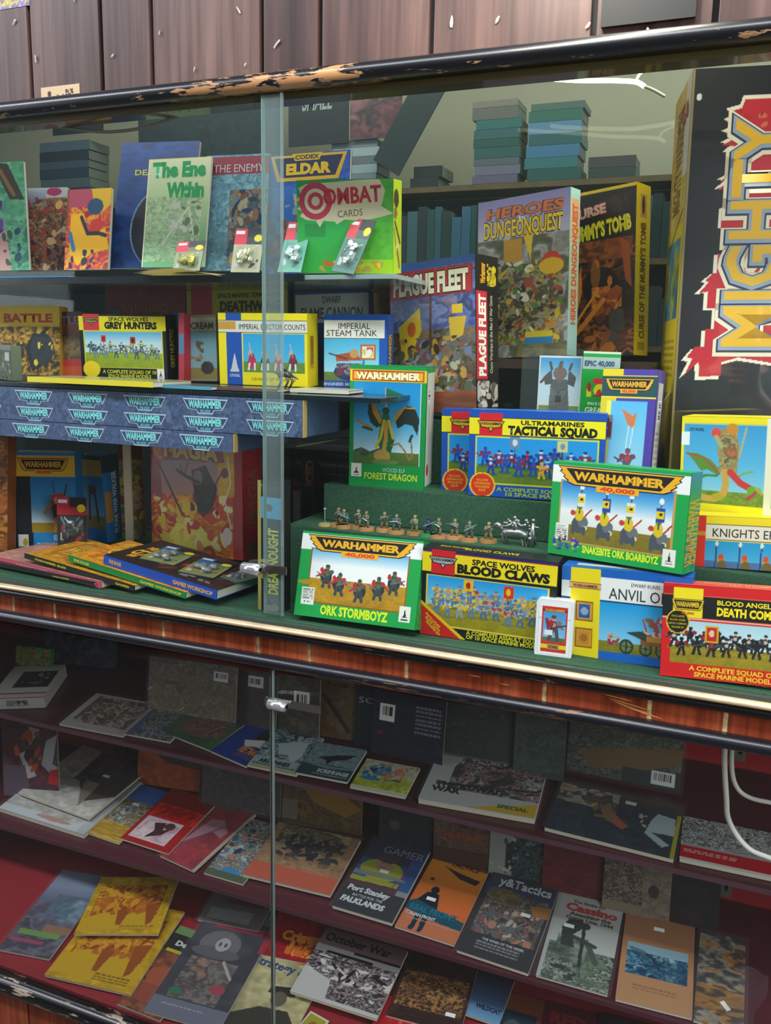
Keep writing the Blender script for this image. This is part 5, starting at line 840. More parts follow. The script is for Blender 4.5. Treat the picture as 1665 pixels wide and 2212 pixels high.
carton('walker', 'boxed_game_set', 'blue box with white vertical lettering left of the pale upright spine', 'game box', .05, '1878b8', lambda c: (c.r(0, 0, 1, .2, '303840').g(0, .25, 1, .72, '2070a8', '88a8b8').r(0, .7, 1, .85, '907830').r(.0, .05, 1, .24, 'b89038').l([(.4, .35), (.3, .75)], .03, '303838').l([(.6, .35), (.7, .75)], .03, '303838').e(.5, .4, .2, .06, '584038')), lambda c: (c.r(0, 0, 1, 1, '1880c4').r(0, 0, 1, .2, '203848').r(.1, .42, .45, .78, 'c88828'), vt(c, 'ELDAR WAR WALKER', .65, .55, .72, .26, 'e0e8f0')), pw=.07)
carton('farorange', 'adventure_box', 'orange and brown box cut off by the left edge of the picture', 'game box', .03, '8a4818', lambda c: (c.m(0, 0, 1, 1, ['8a4818', 'a86020', '603010', 'c07828'], 6, 3), c.t('HAMMER', .5, .1, .08, 'd09828', w=.8, bold=.04)))
blister('redblister', 'red carded blister pack leaning on the blue robot box', '2c2c2e', 'b02830', '505050', tc='b82838')
book('tallmag', 'grey and yellow comic-like book standing left of the fiery box', lambda c: c.m(0, 0, 1, 1, ['8a7c78', '6a8048', 'b0a838', '90685c', 'a89898', '586838'], 7, 4).r(0, 0, 1, .2, '6a3430').b(0, .3, 1, .9, ['c8b830', '6a7a38', 'b09898', '884838'], 50, .05, 2), t=.006, sp='c8c4b4')
o = boxo('book_spine', -1.232, .270, 1.093, -1.212, .274, 1.335, mat('c8c2b0', .6), None, .001); tag(o, 'pale upright cardboard spine left of the fiery box', 'book')
def f_dt(c):
    c.r(0, 0, 1, 1, '121414').r(0, 0, 1, .12, '282818').b(.1, .02, .9, .1, ['c8a820', '384020'], 8, .05, 2).r(0, .12, 1, .28, '48a8d0').e(.45, .2, .2, .03, '606070').r(0, 0, .14, 1, 'b0a058').b(.2, .85, .9, .98, ['505048', '888070'], 10, .05, 3)
    vt(c, 'DREADNOUGHT', .66, .60, .50, .42, 'd0d020'); vt(c, 'ELDAR', .3, .66, .16, .3, 'b09020')
carton('dreadtall', 'boxed_game_set', 'narrow black box on end with yellow vertical lettering beside the upper lock', 'game box', .03, '121414', f_dt)
M, w, h = pose('script'); r = empty('game_book', M, 'black book spine with orange vertical script, beside the green jet-pack box', 'book'); boxo('spine', 0, 0, 0, w, .018, h, mat('101216', .4, coat=.3), r, .001)
c = Cv(w, h, '101216', .002); vt(c, 'ADVANCED', .45, .42, .74, .42, 'd88830', bold=.05); c.mesh('spine_print', r)
carton('thinbox', 'game_book', 'thin grey spine beside the black one with orange script', 'book', .12, '3a3c3e', lambda c: c.r(.2, .02, .8, .05, 'b83828').lines(.2, .1, .8, .9, 16, '6a6c6c'), res=.002)
# flat books in front
def flatbook(org, w, h, yaw, roll, lab, t, cover, spine, spt, spc, front):
    M = Matrix.Translation(org) @ Matrix.Rotation(math.radians(yaw), 4, 'Z') @ Matrix.Rotation(math.radians(roll), 4, 'Y') @ Matrix.Translation((0, 0, -t)); r = empty('rule_book', M, lab, 'book')
    boxo('pages', .001, .001, .001, w-.001, h-.001, t-.001, mat('d0ccb8', .7), r); boxo('back_cover', 0, 0, 0, w, h, .001, mat(spine, .4), r); boxo('spine', 0, -.0008, 0, w, .0012, t, mat(spine, .35, coat=.3), r)
    c = Cv(w, h, cover, .0018); front(c); c.mesh('cover', r, topM(t)); boxo('cover_board', 0, 0, t-.001, w, h, t-.0002, mat(cover, .4), r)
    c = Cv(w, t, spine, .002)
    for s_, xx, ww in spt: c.t(s_, xx, .5, .42, spc, w=ww, bold=.05)
    c.mesh('spine_print', r, Matrix.Translation((0, -.0008, 0))); return M @ Matrix.Translation((0, 0, t))
flatbook((-1.50, .060, 1.104), .40, .15, -6.5, 0, 'thin black book with yellow marks at the very bottom of the flat pile', .006, '1a1a1a', '16181a', (('WARHAMMER', .78, .12),), 'c8b030', lambda c: None)
flatbook((-1.42, .068, 1.112), .335, .155, -8.5, 1.0, 'pink-spined book lying at the bottom left on the felt', .0125, 'b88070', 'd85068', (('ARMY LIST', .4, .3),), 'e8a0a8', lambda c: c.m(0, 0, 1, 1, ['b88070', 'c89080'], 3, 2))
flatbook((-1.306, .052, 1.131), .30, .16, -7, 4.2, 'black-spined book with yellow framed cover, shingled over the pink one', .010, 'c88820', '1a1a1a', (('WARHAMMER 40,000', .25, .3), ('GAMES', .9, .12)), 'd0b820', lambda c: (c.m(0, 0, 1, 1, ['c88820', 'd89828', 'b87818'], 4, 3).r(.08, .15, .8, .75, 'b87020').r(.12, .2, .75, .7, 'c89030'), c.t('WARHAMMER', .38, .5, .2, 'e8b838', w=.5, bold=.05, o='804018')))
flatbook((-1.19, .048, 1.141), .30, .16, -6.8, 5.6, 'green-spined rule book shingled over the black-spined one', .0115, 'd88820', '18883c', (('THE RULES', .12, .14), ('GAMES WORKSHOP', .80, .34)), 'd8c858', lambda c: (c.m(0, 0, 1, 1, ['d88820', 'e8a028', 'c86820'], 4, 3), c.t('CITADEL', .28, .5, .2, 'e8c048', w=.36, bold=.05, o='704018').t('MINIATURES', .3, .25, .12, 'e8c048', w=.4, bold=.05, o='704018')))
MB = flatbook((-1.102, .046, 1.1515), .277, .155, -6.8, 5.7, 'blue-spined thick book on top of the flat pile, nearest the lock', .0175, '2a1c18', '1a50b8', (('THE BOOK', .11, .12), ('GAMES WORKSHOP', .80, .34)), 'e0a868', lambda c: (c.m(0, 0, 1, 1, ['2a1c18', '3c2018', '201820'], 4, 3).r(0, 0, .3, 1, '30201c').b(.1, .1, .6, .9, ['a83828', '603020', 'd89030'], 14, .1, 3).b(.55, .3, .95, .9, ['707078', '383c48', 'a03838'], 14, .1, 5), c.t('CITADEL', .2, .6, .2, 'e8b028', w=.26, bold=.05, o='703018').t('MINIATURES', .24, .38, .12, 'd8a030', w=.3, bold=.05, o='703018')))
LIE = Matrix.Rotation(math.radians(-90), 4, 'X')
def on_book(u, v, a, z=.0015): return MB @ Matrix.Translation((u, v, z)) @ Matrix.Rotation(math.radians(a), 4, 'Z') @ LIE
blister('lb1', 'blister card with a sprue of grey parts, left one on the flat books', '8a8c50', '385058', 'a8acac', tc='2a6088', MO=(on_book(.060, .030, 12), .075, .105))
blister('lb2', 'blister card with grey parts on the flat books, middle one', '8a8040', '38606a', 'a8acac', tc='2a6088', MO=(on_book(.165, .022, 14, .003), .072, .105))
blister('lb3', 'blister card mostly hidden behind the upper lock', '58604a', '3a6888', '888c8c', tc='2a6088', MO=(on_book(.232, .060, -8, .0008), .045, .085))
# dark pile of books behind the seam
R = random.Random(8); z = 1.4245-.335+.003
stk = ['10141a', '1a1e24', '0c1014', '20242a', '151b22', '24282c', '11161c']
for i in range(15):
    t = R.choice((.018, .021, .024)); x0 = -.925+R.uniform(-.02, .02); r = empty('dark_book', Matrix.Translation((x0, .36+R.uniform(-.01, .01), z)), ('%s dark book in the pile behind the upper glass seam, %s' % (['bottom', 'second', 'third', 'fourth', 'fifth', 'sixth', 'seventh', 'eighth', 'ninth', 'tenth', 'eleventh', 'twelfth', 'thirteenth', 'fourteenth', 'top'][i], 'counted from the felt')), 'book', 'dark books piled behind the glass seam')
    w = .25+R.uniform(-.01, .01); cc = stk[i % 7]; boxo('pages', .001, .001, .001, w-.001, .12, t-.001, mat('9a968a', .7), r); boxo('spine', 0, 0, 0, w, .0015, t, mat(cc, .4, coat=.3), r, .0004)
    c = Cv(w, t, cc, .003); c.lines(.3, .3, .8, .8, 1, ('8a98a0', 'b0b4b0', 'a05040')[i % 3], i, .8); c.mesh('spine_print', r); z += t+.001
    if z > 1.338: break
bm = bmesh.new(); box(bm, 0, 0, 0, .10, .08, .0016); o = bm_obj('loose_sheet', bm, mat('b8b090', .7)); o.matrix_world = Matrix.Translation((-.78, .22, 1.362)) @ Matrix.Rotation(math.radians(-12), 4, 'Y'); tag(o, 'tan paper sheet jutting out left of the dragon box', 'paper')
# ------------------------------------------------------------------ painted miniatures on the low step
def mini(x, y, z, lab, pal, s_=1.0, yaw=0, pose_=0, bright=None):
    M = Matrix.Translation((x, y, z)) @ Matrix.Rotation(yaw, 4, 'Z') @ Matrix.Scale(s_, 4); r = empty('miniature_figure', M, lab, 'miniature', 'painted miniatures in a row on the felt step')
    bm = bmesh.new(); bmesh.ops.create_cone(bm, cap_ends=True, segments=20, radius1=.0125, radius2=.0112, depth=.0042, matrix=Matrix.Translation((0, 0, .0021))); bm_obj('base', bm, mat(pal[0], .8), r)
    R = random.Random(pose_); bm = bmesh.new(); sp = .0035+R.uniform(0, .0015)
    for sx in (-1, 1): tube(bm, [(sx*sp, R.uniform(-.002, .002), .0042), (sx*sp*.9, -.0008, .0095), (sx*.0018, 0, .0145)], [.0016, .0019, .0022], 7)
    tube(bm, [(0, 0, .0135), (0, -.0004, .017), (0, 0, .0212), (0, 0, .0228)], [.0026, .0029, .0036, .0016], 9)
    a = R.uniform(-.3, .5)
    for sx in (-1, 1): tube(bm, [(sx*.0035, 0, .0212), (sx*.0052, -.002, .0178+a*.002), (sx*.002+.001, -.0058, .0175+a*.004)], [.0015, .0013, .0011], 6)
    bm_obj('body', bm, mat(pal[1], .5, coat=.3), r, True)
    bm = bmesh.new(); bmesh.ops.create_icosphere(bm, subdivisions=2, radius=.0023, matrix=Matrix.Translation((0, -.0003, .0248))); bm_obj('head', bm, mat(pal[2], .5), r, True)
    bm = bmesh.new(); bmesh.ops.create_uvsphere(bm, u_segments=10, v_segments=6, radius=.0027, matrix=Matrix.Translation((0, .0003, .0256)) @ Matrix.Diagonal((1, 1, .75, 1))); bm_obj('helmet', bm, mat(pal[1], .5), r, True)
    bm = bmesh.new(); d = R.choice((-1, 1, 1)); tube(bm, [(-d*.006, -.005, .0150+a*.004), (0, -.0062, .0178+a*.004), (d*.011, -.0066, .0205+R.uniform(-.004, .006)+a*.004)], [.0012, .0011, .0005], 6); bm_obj('weapon', bm, mat(pal[3], .35, .5), r); return r
PAL = [('a8784c', '6a6850', 'c09878', '88a0a8'), ('b08050', '7a7458', 'b89070', '607880'), ('a87848', '586058', 'c8a080', '90a8b8'), ('98703c', '88805c', 'c09878', '5c7080')]
xs = [703, 731, 746, 776, 797, 834, 863, 900, 953, 984, 1016, 1053]; ny = ['first', 'second', 'third', 'fourth', 'fifth', 'sixth', 'seventh', 'eighth', 'ninth', 'tenth', 'eleventh', 'twelfth']
for i, px in enumerate(xs):
    x = -.6735+(px-703)*(.3015/350)
    if i == 0: # lone banner on a tan base
        r = empty('miniature_banner', Matrix.Translation((x, .128, 1.2348)), 'tan oval base with a thin silver staff, leftmost of the miniatures', 'miniature', 'painted miniatures in a row on the felt step')
        bm = bmesh.new(); bmesh.ops.create_cone(bm, cap_ends=True, segments=20, radius1=.0125, radius2=.0112, depth=.0042, matrix=Matrix.Translation((0, 0, .0021))); bm_obj('base', bm, mat('b09858', .8), r)
        bm = bmesh.new(); tube(bm, [(0, 0, .004), (-.001, 0, .030)], .0006, 6); bmesh.ops.create_icosphere(bm, subdivisions=1, radius=.003, matrix=Matrix.Translation((0, 0, .031))); bm_obj('staff', bm, mat('b0b8b8', .3, .8), r); continue
    mini(x, .128+(i % 2)*.006, 1.2348, '%s painted soldier miniature from the left, on a round brown base' % ny[i], PAL[i % 4], 1.25, random.Random(i).uniform(-.7, .7), i)
mini(-.6735+(930-703)*(.3015/350), .13, 1.2348, 'dark blue miniature on a green base with a raised blade, in the row of soldiers', ('2c8048', '24304c', '30405c', '7088a8'), 1.25, .3, 40)
# unpainted metal rider
SIL = mat('9c9e9c', .35, .85, noise=.3, nscale=300)
r = empty('miniature_rider', Matrix.Translation((-.327, .132, 1.2348)), 'unpainted silver metal cavalry model at the right end of the miniatures', 'miniature')
bm = bmesh.new()
tube(bm, [(-.022, 0, .022), (-.010, 0, .020), (.008, 0, .021), (.022, 0, .019)], [.006, .0085, .008, .007], 9); tube(bm, [(-.020, 0, .024), (-.030, 0, .033), (-.037, 0, .031)], [.006, .0045, .0028], 8)
for x in (-.018, -.012, .014, .020): tube(bm, [(x, .004*(1 if x in (-.018, .014) else -1), .018), (x-.003, .004, .009), (x+.001, .003*(1 if x < 0 else -1), .0)], [.004, .0024, .0022], 7)
tube(bm, [(.024, 0, .022), (.034, 0, .016), (.036, 0, .004)], [.004, .003, .001], 6); bm_obj('mount', bm, SIL, r, True)
bm = bmesh.new(); tube(bm, [(.0, 0, .026), (0, 0, .034), (-.001, 0, .041)], [.006, .0055, .004], 8); bmesh.ops.create_icosphere(bm, subdivisions=2, radius=.0036, matrix=Matrix.Translation((-.001, 0, .046))); tube(bm, [(.004, -.003, .039), (.012, -.006, .034), (.02, -.008, .038)], [.003, .0024, .002], 6); tube(bm, [(-.004, -.003, .039), (-.012, -.006, .032), (-.03, -.008, .030)], [.003, .0022, .0008], 6)
R = random.Random(2)
for i in range(26): bmesh.ops.create_icosphere(bm, subdivisions=1, radius=R.uniform(.002, .0045), matrix=Matrix.Translation((R.uniform(-.022, .030), R.uniform(-.007, .004), R.uniform(.012, .044))))
tube(bm, [(.028, 0, 0), (.030, 0, .02), (.030, 0, .040)], [.006, .006, .003], 7); bmesh.ops.create_icosphere(bm, subdivisions=2, radius=.0036, matrix=Matrix.Translation((.030, 0, .044))); tube(bm, [(.030, 0, .034), (.042, -.004, .033)], [.003, .001], 6); bm_obj('riders', bm, SIL, r, True)
# pair of unpainted metal figures on the plague box front shelf and one on the middle shelf
for x, y, z, s_, lab in ((-.413, .25, 1.3035, 2.0, 'grey metal winged figure standing before the naval game box'), (-.372, .25, 1.3035, 1.7, 'slim dark metal figure between the winged one and the photo card')):
    r = empty('miniature_figure', Matrix.Translation((x, y, z)) @ Matrix.Scale(s_, 4), lab, 'miniature'); bm = bmesh.new(); R = random.Random(int(s_*10))
    tube(bm, [(0, 0, 0), (0, 0, .012), (.001, 0, .024)], [.010, .006, .003], 9); bmesh.ops.create_icosphere(bm, subdivisions=2, radius=.0028, matrix=Matrix.Translation((.001, 0, .029))); tube(bm, [(0, 0, .02), (-.008, 0, .03), (-.010, 0, .044)], [.003, .0042, .0005], 7); tube(bm, [(0, 0, .02), (.01, 0, .018)], [.0025, .001], 6)
    for i in range(8): bmesh.ops.create_icosphere(bm, subdivisions=1, radius=.003, matrix=Matrix.Translation((R.uniform(-.008, .01), R.uniform(-.005, .003), R.uniform(.0, .016))))
    bm_obj('body', bm, mat('8a8c84', .4, .6), r, True)
r = empty('miniature_figure', Matrix.Translation((-.748, .115, 1.478)) @ Matrix.Rotation(.4, 4, 'Z') @ Matrix.Scale(1.0, 4), 'small dark metal figure in front of the yellow horsemen box', 'miniature'); bm = bmesh.new()
tube(bm, [(-.012, 0, .02), (0, 0, .026), (.01, 0, .022)], [.004, .006, .005], 8); bmesh.ops.create_icosphere(bm, subdivisions=2, radius=.0045, matrix=Matrix.Translation((.0, -.004, .034)))
for x in (-.01, .002, .01): tube(bm, [(x, 0, .022), (x+.004, -.002, .012), (x-.002, -.002, 0)], [.003, .0024, .002], 6)
tube(bm, [(-.01, 0, .024), (-.024, -.004, .030)], [.002, .0008], 6); tube(bm, [(.01, 0, .024), (.024, -.004, .016)], [.003, .001], 6); bm_obj('body', bm, mat('5c5e5c', .4, .7), r, True)

# ------------------------------------------------------------------ lower case magazines
def mot(cols, cells=6, seed=1): return lambda c: c.m(0, 0, 1, 1, cols, cells, seed)
BW = ['d0ccc4', '3a3634', '8a8680', 'b8b4ac', '242220']
mag('A1', 'war_magazine', 'bagged magazine with pale crumpled picture, leftmost on the upper shelf', 'magazine', lambda c: c.r(0, 0, 1, 1, 'c8c0b8').r(.1, .06, .95, .8, '7a6048').m(.15, .06, .95, .85, ['6a5844', '9a8a78', 'c8c0b0', '50443c', '8a6a50'], 6, 4), sleeve=True)
mag('A2', 'war_magazine', 'bagged blue-grey magazine second on the upper shelf', 'magazine', lambda c: c.m(0, 0, 1, 1, ['4a5878', '7a7c88', 'a8a8a8', '3c3c40', '8a8478'], 6, 6).r(0, 0, .2, 1, '5a6490'), sleeve=True)
mag('A3', 'war_magazine', 'bagged green magazine with a reddish figure on the upper shelf', 'magazine', lambda c: c.m(0, 0, 1, 1, ['2e5a34', '386a3c'], 3, 2).e(.5, .5, .35, .3, '8a5040').m(.3, .1, .9, .7, ['8a5848', '6a4a38', 'a88070', '4a3a30'], 6, 3, .8), sleeve=True)
mag('A_vie', 'war_magazine', 'blue booklet with orange lettering and a white shape on the upper shelf', 'booklet', lambda c: c.r(0, 0, 1, 1, '1c3a90').m(.5, 0, 1, .45, ['101420', '1c2028', '30343c'], 4, 3).p([(.35, .45), (.7, .30), (.95, .25), (1, .5), (.7, .52), (.5, .6)], 'd8dcd8').t('VIETNAM', .72, .66, .17, 'e09030', w=.52, bold=.05, sk=.2).lines(.5, .78, .95, .9, 2, 'b05828'))
mag('A_ard', 'war_magazine', 'pale blue booklet of a soldier, left of the aerial view one', 'booklet', lambda c: c.m(0, 0, 1, 1, ['3c5460', '6a8490', 'a8bcc0', '283840'], 5, 4).p([(.25, .35), (.5, .25), (.8, .2), (.85, .55), (.75, .8), (.6, .6), (.4, .6)], 'b8c8c8').r(0, .72, 1, 1, 'a0b4b4').r(0, .95, 1, 1, 'c0b080').t('ARDENNES', .45, .82, .09, '182428', w=.62, bold=.04).lines(.05, .89, .9, .95, 1, '384850'), lift=.004)
mag('A_scr', 'war_magazine', 'teal-grey booklet with an aircraft silhouette on a patterned ground', 'booklet', lambda c: c.m(0, 0, 1, .65, ['6a8890', '8aa0a4', '4c6a74', '98b0b0'], 14, 4).p([(.2, .45), (.55, .30), (.9, .22), (.75, .40), (.5, .50), (.45, .64), (.38, .5)], '101c24').r(0, .62, 1, 1, '20404c').p([(0, .6), (.6, .66), (1, .62), (1, .68), (.5, .74), (0, .66)], '6a8890').t('SCRIMMAGE', .65, .82, .1, 'c0ccc8', w=.6, bold=.05).lines(.3, .9, .95, .97, 1, 'a8b8b4'), lift=.008)
mag('A_sol', 'war_magazine', 'booklet with blue uniformed soldiers on yellow-green grass', 'booklet', lambda c: c.m(0, 0, 1, .5, ['b0a890', 'c8c0a0', '8a8068'], 6, 3).m(0, .5, 1, 1, ['a8b030', 'b8bc48', '98a030'], 3, 4).b(.02, .1, .8, .6, ['1c6090', '286ca0', 'c87848', '1c3048', 'b8a078', '2c80b0'], 50, .08, 5).e(.25, .62, .2, .06, '2478a8').r(.0, .9, 1, 1, 'c8d0a8'), lift=.006)
mag('A_kuw', 'war_magazine', 'large white magazine about a desert war with a yellow corner, upper shelf', 'magazine', lambda c: c.r(0, 0, 1, 1, 'c8ccc8').m(.2, .25, 1, .78, ['38302e', '6a5450', 'b89088', '201c1c', 'd0c8c4', '4a4040'], 7, 5).p([(0, .3), (.25, .25), (.12, .72), (0, .8)], 'c8ccc8').r(0, 0, 1, .26, '8a8480').l([(.1, .72), (.95, .62)], .03, '283038').p([(.42, 1), (1, .80), (1, 1)], 'e0b810').t('Strategy & Tactics', .6, .12, .07, '282020', w=.7, bold=.03).t('THE KUWAIT', .40, .72, .075, '141414', w=.62, bold=.05).t('WAR', .20, .80, .075, '141414', w=.26, bold=.05).t('SPECIAL', .80, .91, .05, '2a7028', w=.26, bold=.04), t=.012, sleeve=True)
mag('A_blue', 'war_magazine', 'dark blue bagged magazine with a white torn sticker, upper shelf right', 'magazine', lambda c: c.m(0, 0, 1, 1, ['24323e', '1c2a3a', '283c48', '202838'], 3, 4).g(0, 0, 1, .25, '584a3c', '30303c').m(0, .05, .5, .4, ['a8905c', 'c0c0b8', '807050', '384048', '6a5038'], 5, 6, .9).p([(.35, .3), (.5, .45), (.62, .62), (.58, .7), (.42, .55)], 'b05840').b(.3, .2, .5, .6, ['c89838', '8a6a38'], 10, .08, 2).p([(.82, .25), (.96, .28), (.97, .6), (.8, .62), (.95, .78), (.9, .85), (.75, .66), (.78, .4)], 'b8ccd0').b(.62, .3, .75, .8, ['c0b8a0', '181c28'], 10, .04, 3).r(.97, .2, 1, 1, 'b8b020'), t=.008, sleeve=True, stick=(.55, .8))
mag('A_red', 'war_magazine', 'grey magazine with a red lower band at the right end of the upper shelf', 'magazine', lambda c: c.m(0, 0, 1, .68, ['8a8c88', 'a8aca8', '50504c', '707470', 'c8ccc8', '383836'], 9, 5).r(0, .62, 1, .68, '9a9c98').r(0, .68, 1, .95, 'b01420').r(0, .95, 1, 1, 'd0c8c0').lines(.03, .75, .45, .85, 2, 'd8b0a8'), t=.008)
M, w, h = pose('whitebook'); r = empty('paperback_book', Matrix.Translation((-1.578, .192, .6915)) @ Matrix.Rotation(SL, 4, 'X') @ Matrix.Rotation(math.radians(22), 4, 'Z'), 'thick white paperback with a dark cover photo, upper left of the lower case', 'book')
boxo('pages', .001, .001, .001, .129, .149, .029, mat('c8c0b4', .7), r); boxo('spine', 0, 0, 0, .13, .002, .03, mat('c8c4c0', .4), r)
c = Cv(.13, .15, 'c4c0b8', .0015); c.r(.28, .2, .95, .7, '241c20').b(.35, .25, .85, .6, ['8a8480', '605858'], 12, .06, 3).r(0, .86, 1, .9, 'b04848'); c.mesh('cover', r, topM(.0302))
c = Cv(.13, .03, 'c8c4c0', .0015); c.r(0, 0, 1, .08, 'b84848').r(.3, .25, .7, .75, '8a8680').b(.34, .3, .66, .7, ['403c3c', 'b8b4b0'], 8, .2, 3); c.mesh('spine_print', r, Matrix.Translation((0, -.0002, 0)))
boxo('back_cover', 0, 0, 0, .13, .15, .001, mat('c8c4c0', .4), r)
# dark bagged things at the far upper left
for i, (x, y, w_, h_, yw, cols, lab) in enumerate(((-1.62, .30, .21, .12, 8, ['1a2030', '2c3448', '50586c', '101420'], 'dark blue packet at the top left corner of the lower case'), (-1.64, .27, .10, .075, 8, ['1c8a48', '3aa058', 'c88828', '3a4048'], 'small green and orange packet under the dark blue one'))):
    z = .694+(y-.187)*.167+.012; r = empty('card_packet', Matrix.Translation((x, y+.05*(1-i)+.06, z+.008*(1-i))) @ Matrix.Rotation(math.radians(yw), 4, 'Z') @ Matrix.Rotation(math.radians(-8), 4, 'X'), lab, 'packet')
    boxo('carton', 0, 0, 0, w_, .015, h_+(.05 if not i else 0), mat(cols[0], .4, coat=.4), r, .001); c = Cv(w_, h_+(.05 if not i else 0), cols[0], .002); c.m(0, 0, 1, 1, cols, 6, 3+i); c.mesh('front_print', r)
# shelf B
mag('B_white', 'war_magazine', 'big pale bagged magazine at the left end of the lower shelf, underneath', 'magazine', lambda c: c.m(0, 0, 1, 1, ['a8a49c', 'b8b4ac', '989088'], 3, 2).r(0, .9, 1, 1, 'c0c4c8').r(.9, 0, 1, 1, 'b0b0b0').e(.6, .93, .2, .03, 'b08878'), t=.012, sleeve=True)
mag('B_white2', 'war_magazine', 'grey and brown magazine lying on the big pale one', 'magazine', lambda c: c.m(0, 0, 1, 1, ['a8a298', 'b0aaa0'], 3, 2).p([(.3, 0), (1, 0), (1, .6), (.75, .8), (.5, .6), (.35, .4)], '4a3c3c').m(.35, .0, .95, .55, ['4a3a3c', '3c3034', '685854'], 6, 3, .8).p([(.5, .5), (.7, .5), (.75, .9), (.6, .7)], '7a7264').p([(.1, .4), (.3, .35), (.3, .5)], '88847c'), t=.005, stick=(.62, .62), lift=0.013)
mag('B_by', 'war_game_folio', 'blue-topped and yellow-bottomed booklet left of the red one', 'booklet', lambda c: c.g(0, 0, 1, .35, '2850a0', '4a6cb0').m(0, .3, 1, .75, ['8a7c60', '6a5c48', 'a89878', '505048', '98a0a0'], 7, 3).m(0, .72, 1, 1, ['b0882c', '9a7828', 'c09838'], 8, 3, 1, 2, .2), stick=(.35, .62), lift=.001)
mag('B_282', 'war_game_folio', 'red booklet with a pale photo of running soldiers', 'booklet', lambda c: c.r(0, 0, 1, 1, '9a1418').r(.0, .0, 1, .28, '801016').r(.05, .28, .98, .52, 'd82010').r(.08, .54, .82, .92, 'c8b0b4').m(.1, .56, .8, .9, ['c8b4b8', 'b8a0a4', '886068'], 5, 3, .5).p([(.3, .62), (.5, .58), (.55, .7), (.68, .66), (.6, .78), (.35, .88), (.42, .74)], '401c20').e(.62, .62, .1, .06, '50282c').t('282', .52, .40, .2, 'a01008', w=.8, bold=.06), lift=.006)
mag('B_red', 'war_game_folio', 'bagged plain red booklet with an aircraft shape right of the bright red title', 'booklet', lambda c: c.m(0, 0, 1, 1, ['901824', '9c1c28', '841420'], 3, 4).p([(.2, .3), (.5, .25), (.85, .4), (.8, .5), (.5, .45), (.3, .6), (.1, .75)], 'a87080').l([(.1, .8), (.8, .2)], .02, '6a4048').r(.95, 0, 1, 1, 'b0a088'), sleeve=True, lift=.002)
mag('B_sol', 'war_game_folio', 'grey-blue booklet of crowded soldiers just left of the lower glass seam', 'booklet', lambda c: c.m(0, 0, 1, 1, ['5a646c', '8a8c88', '3a444c', 'a09888', '6a5c54'], 8, 5).b(0, .1, 1, .7, ['385868', 'a0a4a0', '303438', 'a86858', '8a9ca4'], 50, .05, 4).e(.55, .9, .25, .08, '3878a0').r(0, .9, 1, 1, '4c5440'))
mag('B_sand', 'war_magazine', 'sand and orange magazine with dark vehicles, bagged, at the lower seam', 'magazine', lambda c: c.m(0, 0, 1, 1, ['a07850', '98704c', 'a88058'], 3, 4).m(.1, .0, .9, .35, ['a89868', '3c3428', '807048', '28241c'], 7, 6).b(.15, .15, .9, .62, ['1c1c22', '28282c', '3c3830', '141418', '8a8068'], 60, .06, 5, 1.4).p([(0, .72), (1, .68), (1, 1), (0, 1)], 'b84e2c').m(0, .55, 1, .74, ['a87c54', '987048', '886040'], 8, 2, .7), t=.007, sleeve=True, lift=.006)
mag('B_gamer', 'war_magazine', 'blue and black magazine with a smiling man in a cap, bagged', 'magazine', lambda c: c.g(0, 0, 1, .3, '2a2440', '24407c', '2458a0').r(0, .3, 1, .62, '1c5090').r(0, 0, .8, .3, '2c2840').e(.42, .42, .36, .14, 'a8a818').e(.42, .34, .16, .10, 'b08860').e(.42, .25, .2, .06, '48323c').e(.38, .31, .03, .012, '604838').e(.48, .31, .03, .012, '604838').l([(.36, .38), (.47, .38)], .01, '784838').p([(.0, .48), (.8, .46), (.9, .5), (.0, .54)], '788078').r(0, .56, .82, .72, '4a2430').p([(0, .56), (.8, .54), (.8, .6), (0, .62)], '9a9c20').r(0, .68, 1, 1, '181c22').t('GAMER', .62, .13, .1, '908ca0', w=.7, bold=.0).t('Port Stanley', .42, .72, .065, 'c8c8c8', w=.7, bold=.05, sk=.1).t('BATTLE FOR THE', .45, .80, .03, 'b0b0b0', w=.5, bold=.03).t('FALKLANDS', .42, .87, .065, 'c8c8c8', w=.72, bold=.06, sk=.1).l([(.85, .3), (.72, .6)], .01, 'a02030').r(.12, .46, .78, .5, '808880'), t=.008, sleeve=True, stick=(.4, .55), lift=.004)
mag('B_orange', 'war_game_folio', 'orange booklet with a black soldier silhouette', 'booklet', lambda c: c.g(0, 0, 1, .12, '6a3c28', '8a5028').g(0, .08, 1, .75, 'd88c20', 'c86c28', 'c45c30').r(0, .75, 1, 1, 'b86848').p([(.25, .12), (.6, .17), (.95, .2), (.9, .27), (.6, .24)], '2c2828').e(.18, .33, .04, .02, '3a2018').e(.32, .46, .07, .05, '141c28').p([(.22, .5), (.42, .5), (.5, .68), (.46, .78), (.2, .78), (.08, .66)], '141c28').p([(.22, .78), (.3, .78), (.28, .98), (.2, .98)], '122c38').p([(.34, .78), (.44, .78), (.42, .98), (.35, .98)], '122c38').p([(0, .66), (.1, .62), (.5, .68), (1, .74), (1, .84), (.5, .82), (0, .76)], '124858').t('REAL FRONT', .46, .72, .07, '18687c', w=.8, bold=.04).t('ITALIAN FRONT', .3, .80, .035, 'c0c0c0', w=.5, bold=.04).lines(.1, .84, .9, .87, 1, 'a88878').t('TACTICS', .6, .07, .07, '3a2420', w=.5, bold=.02), stick=(.25, .40), lift=.002)
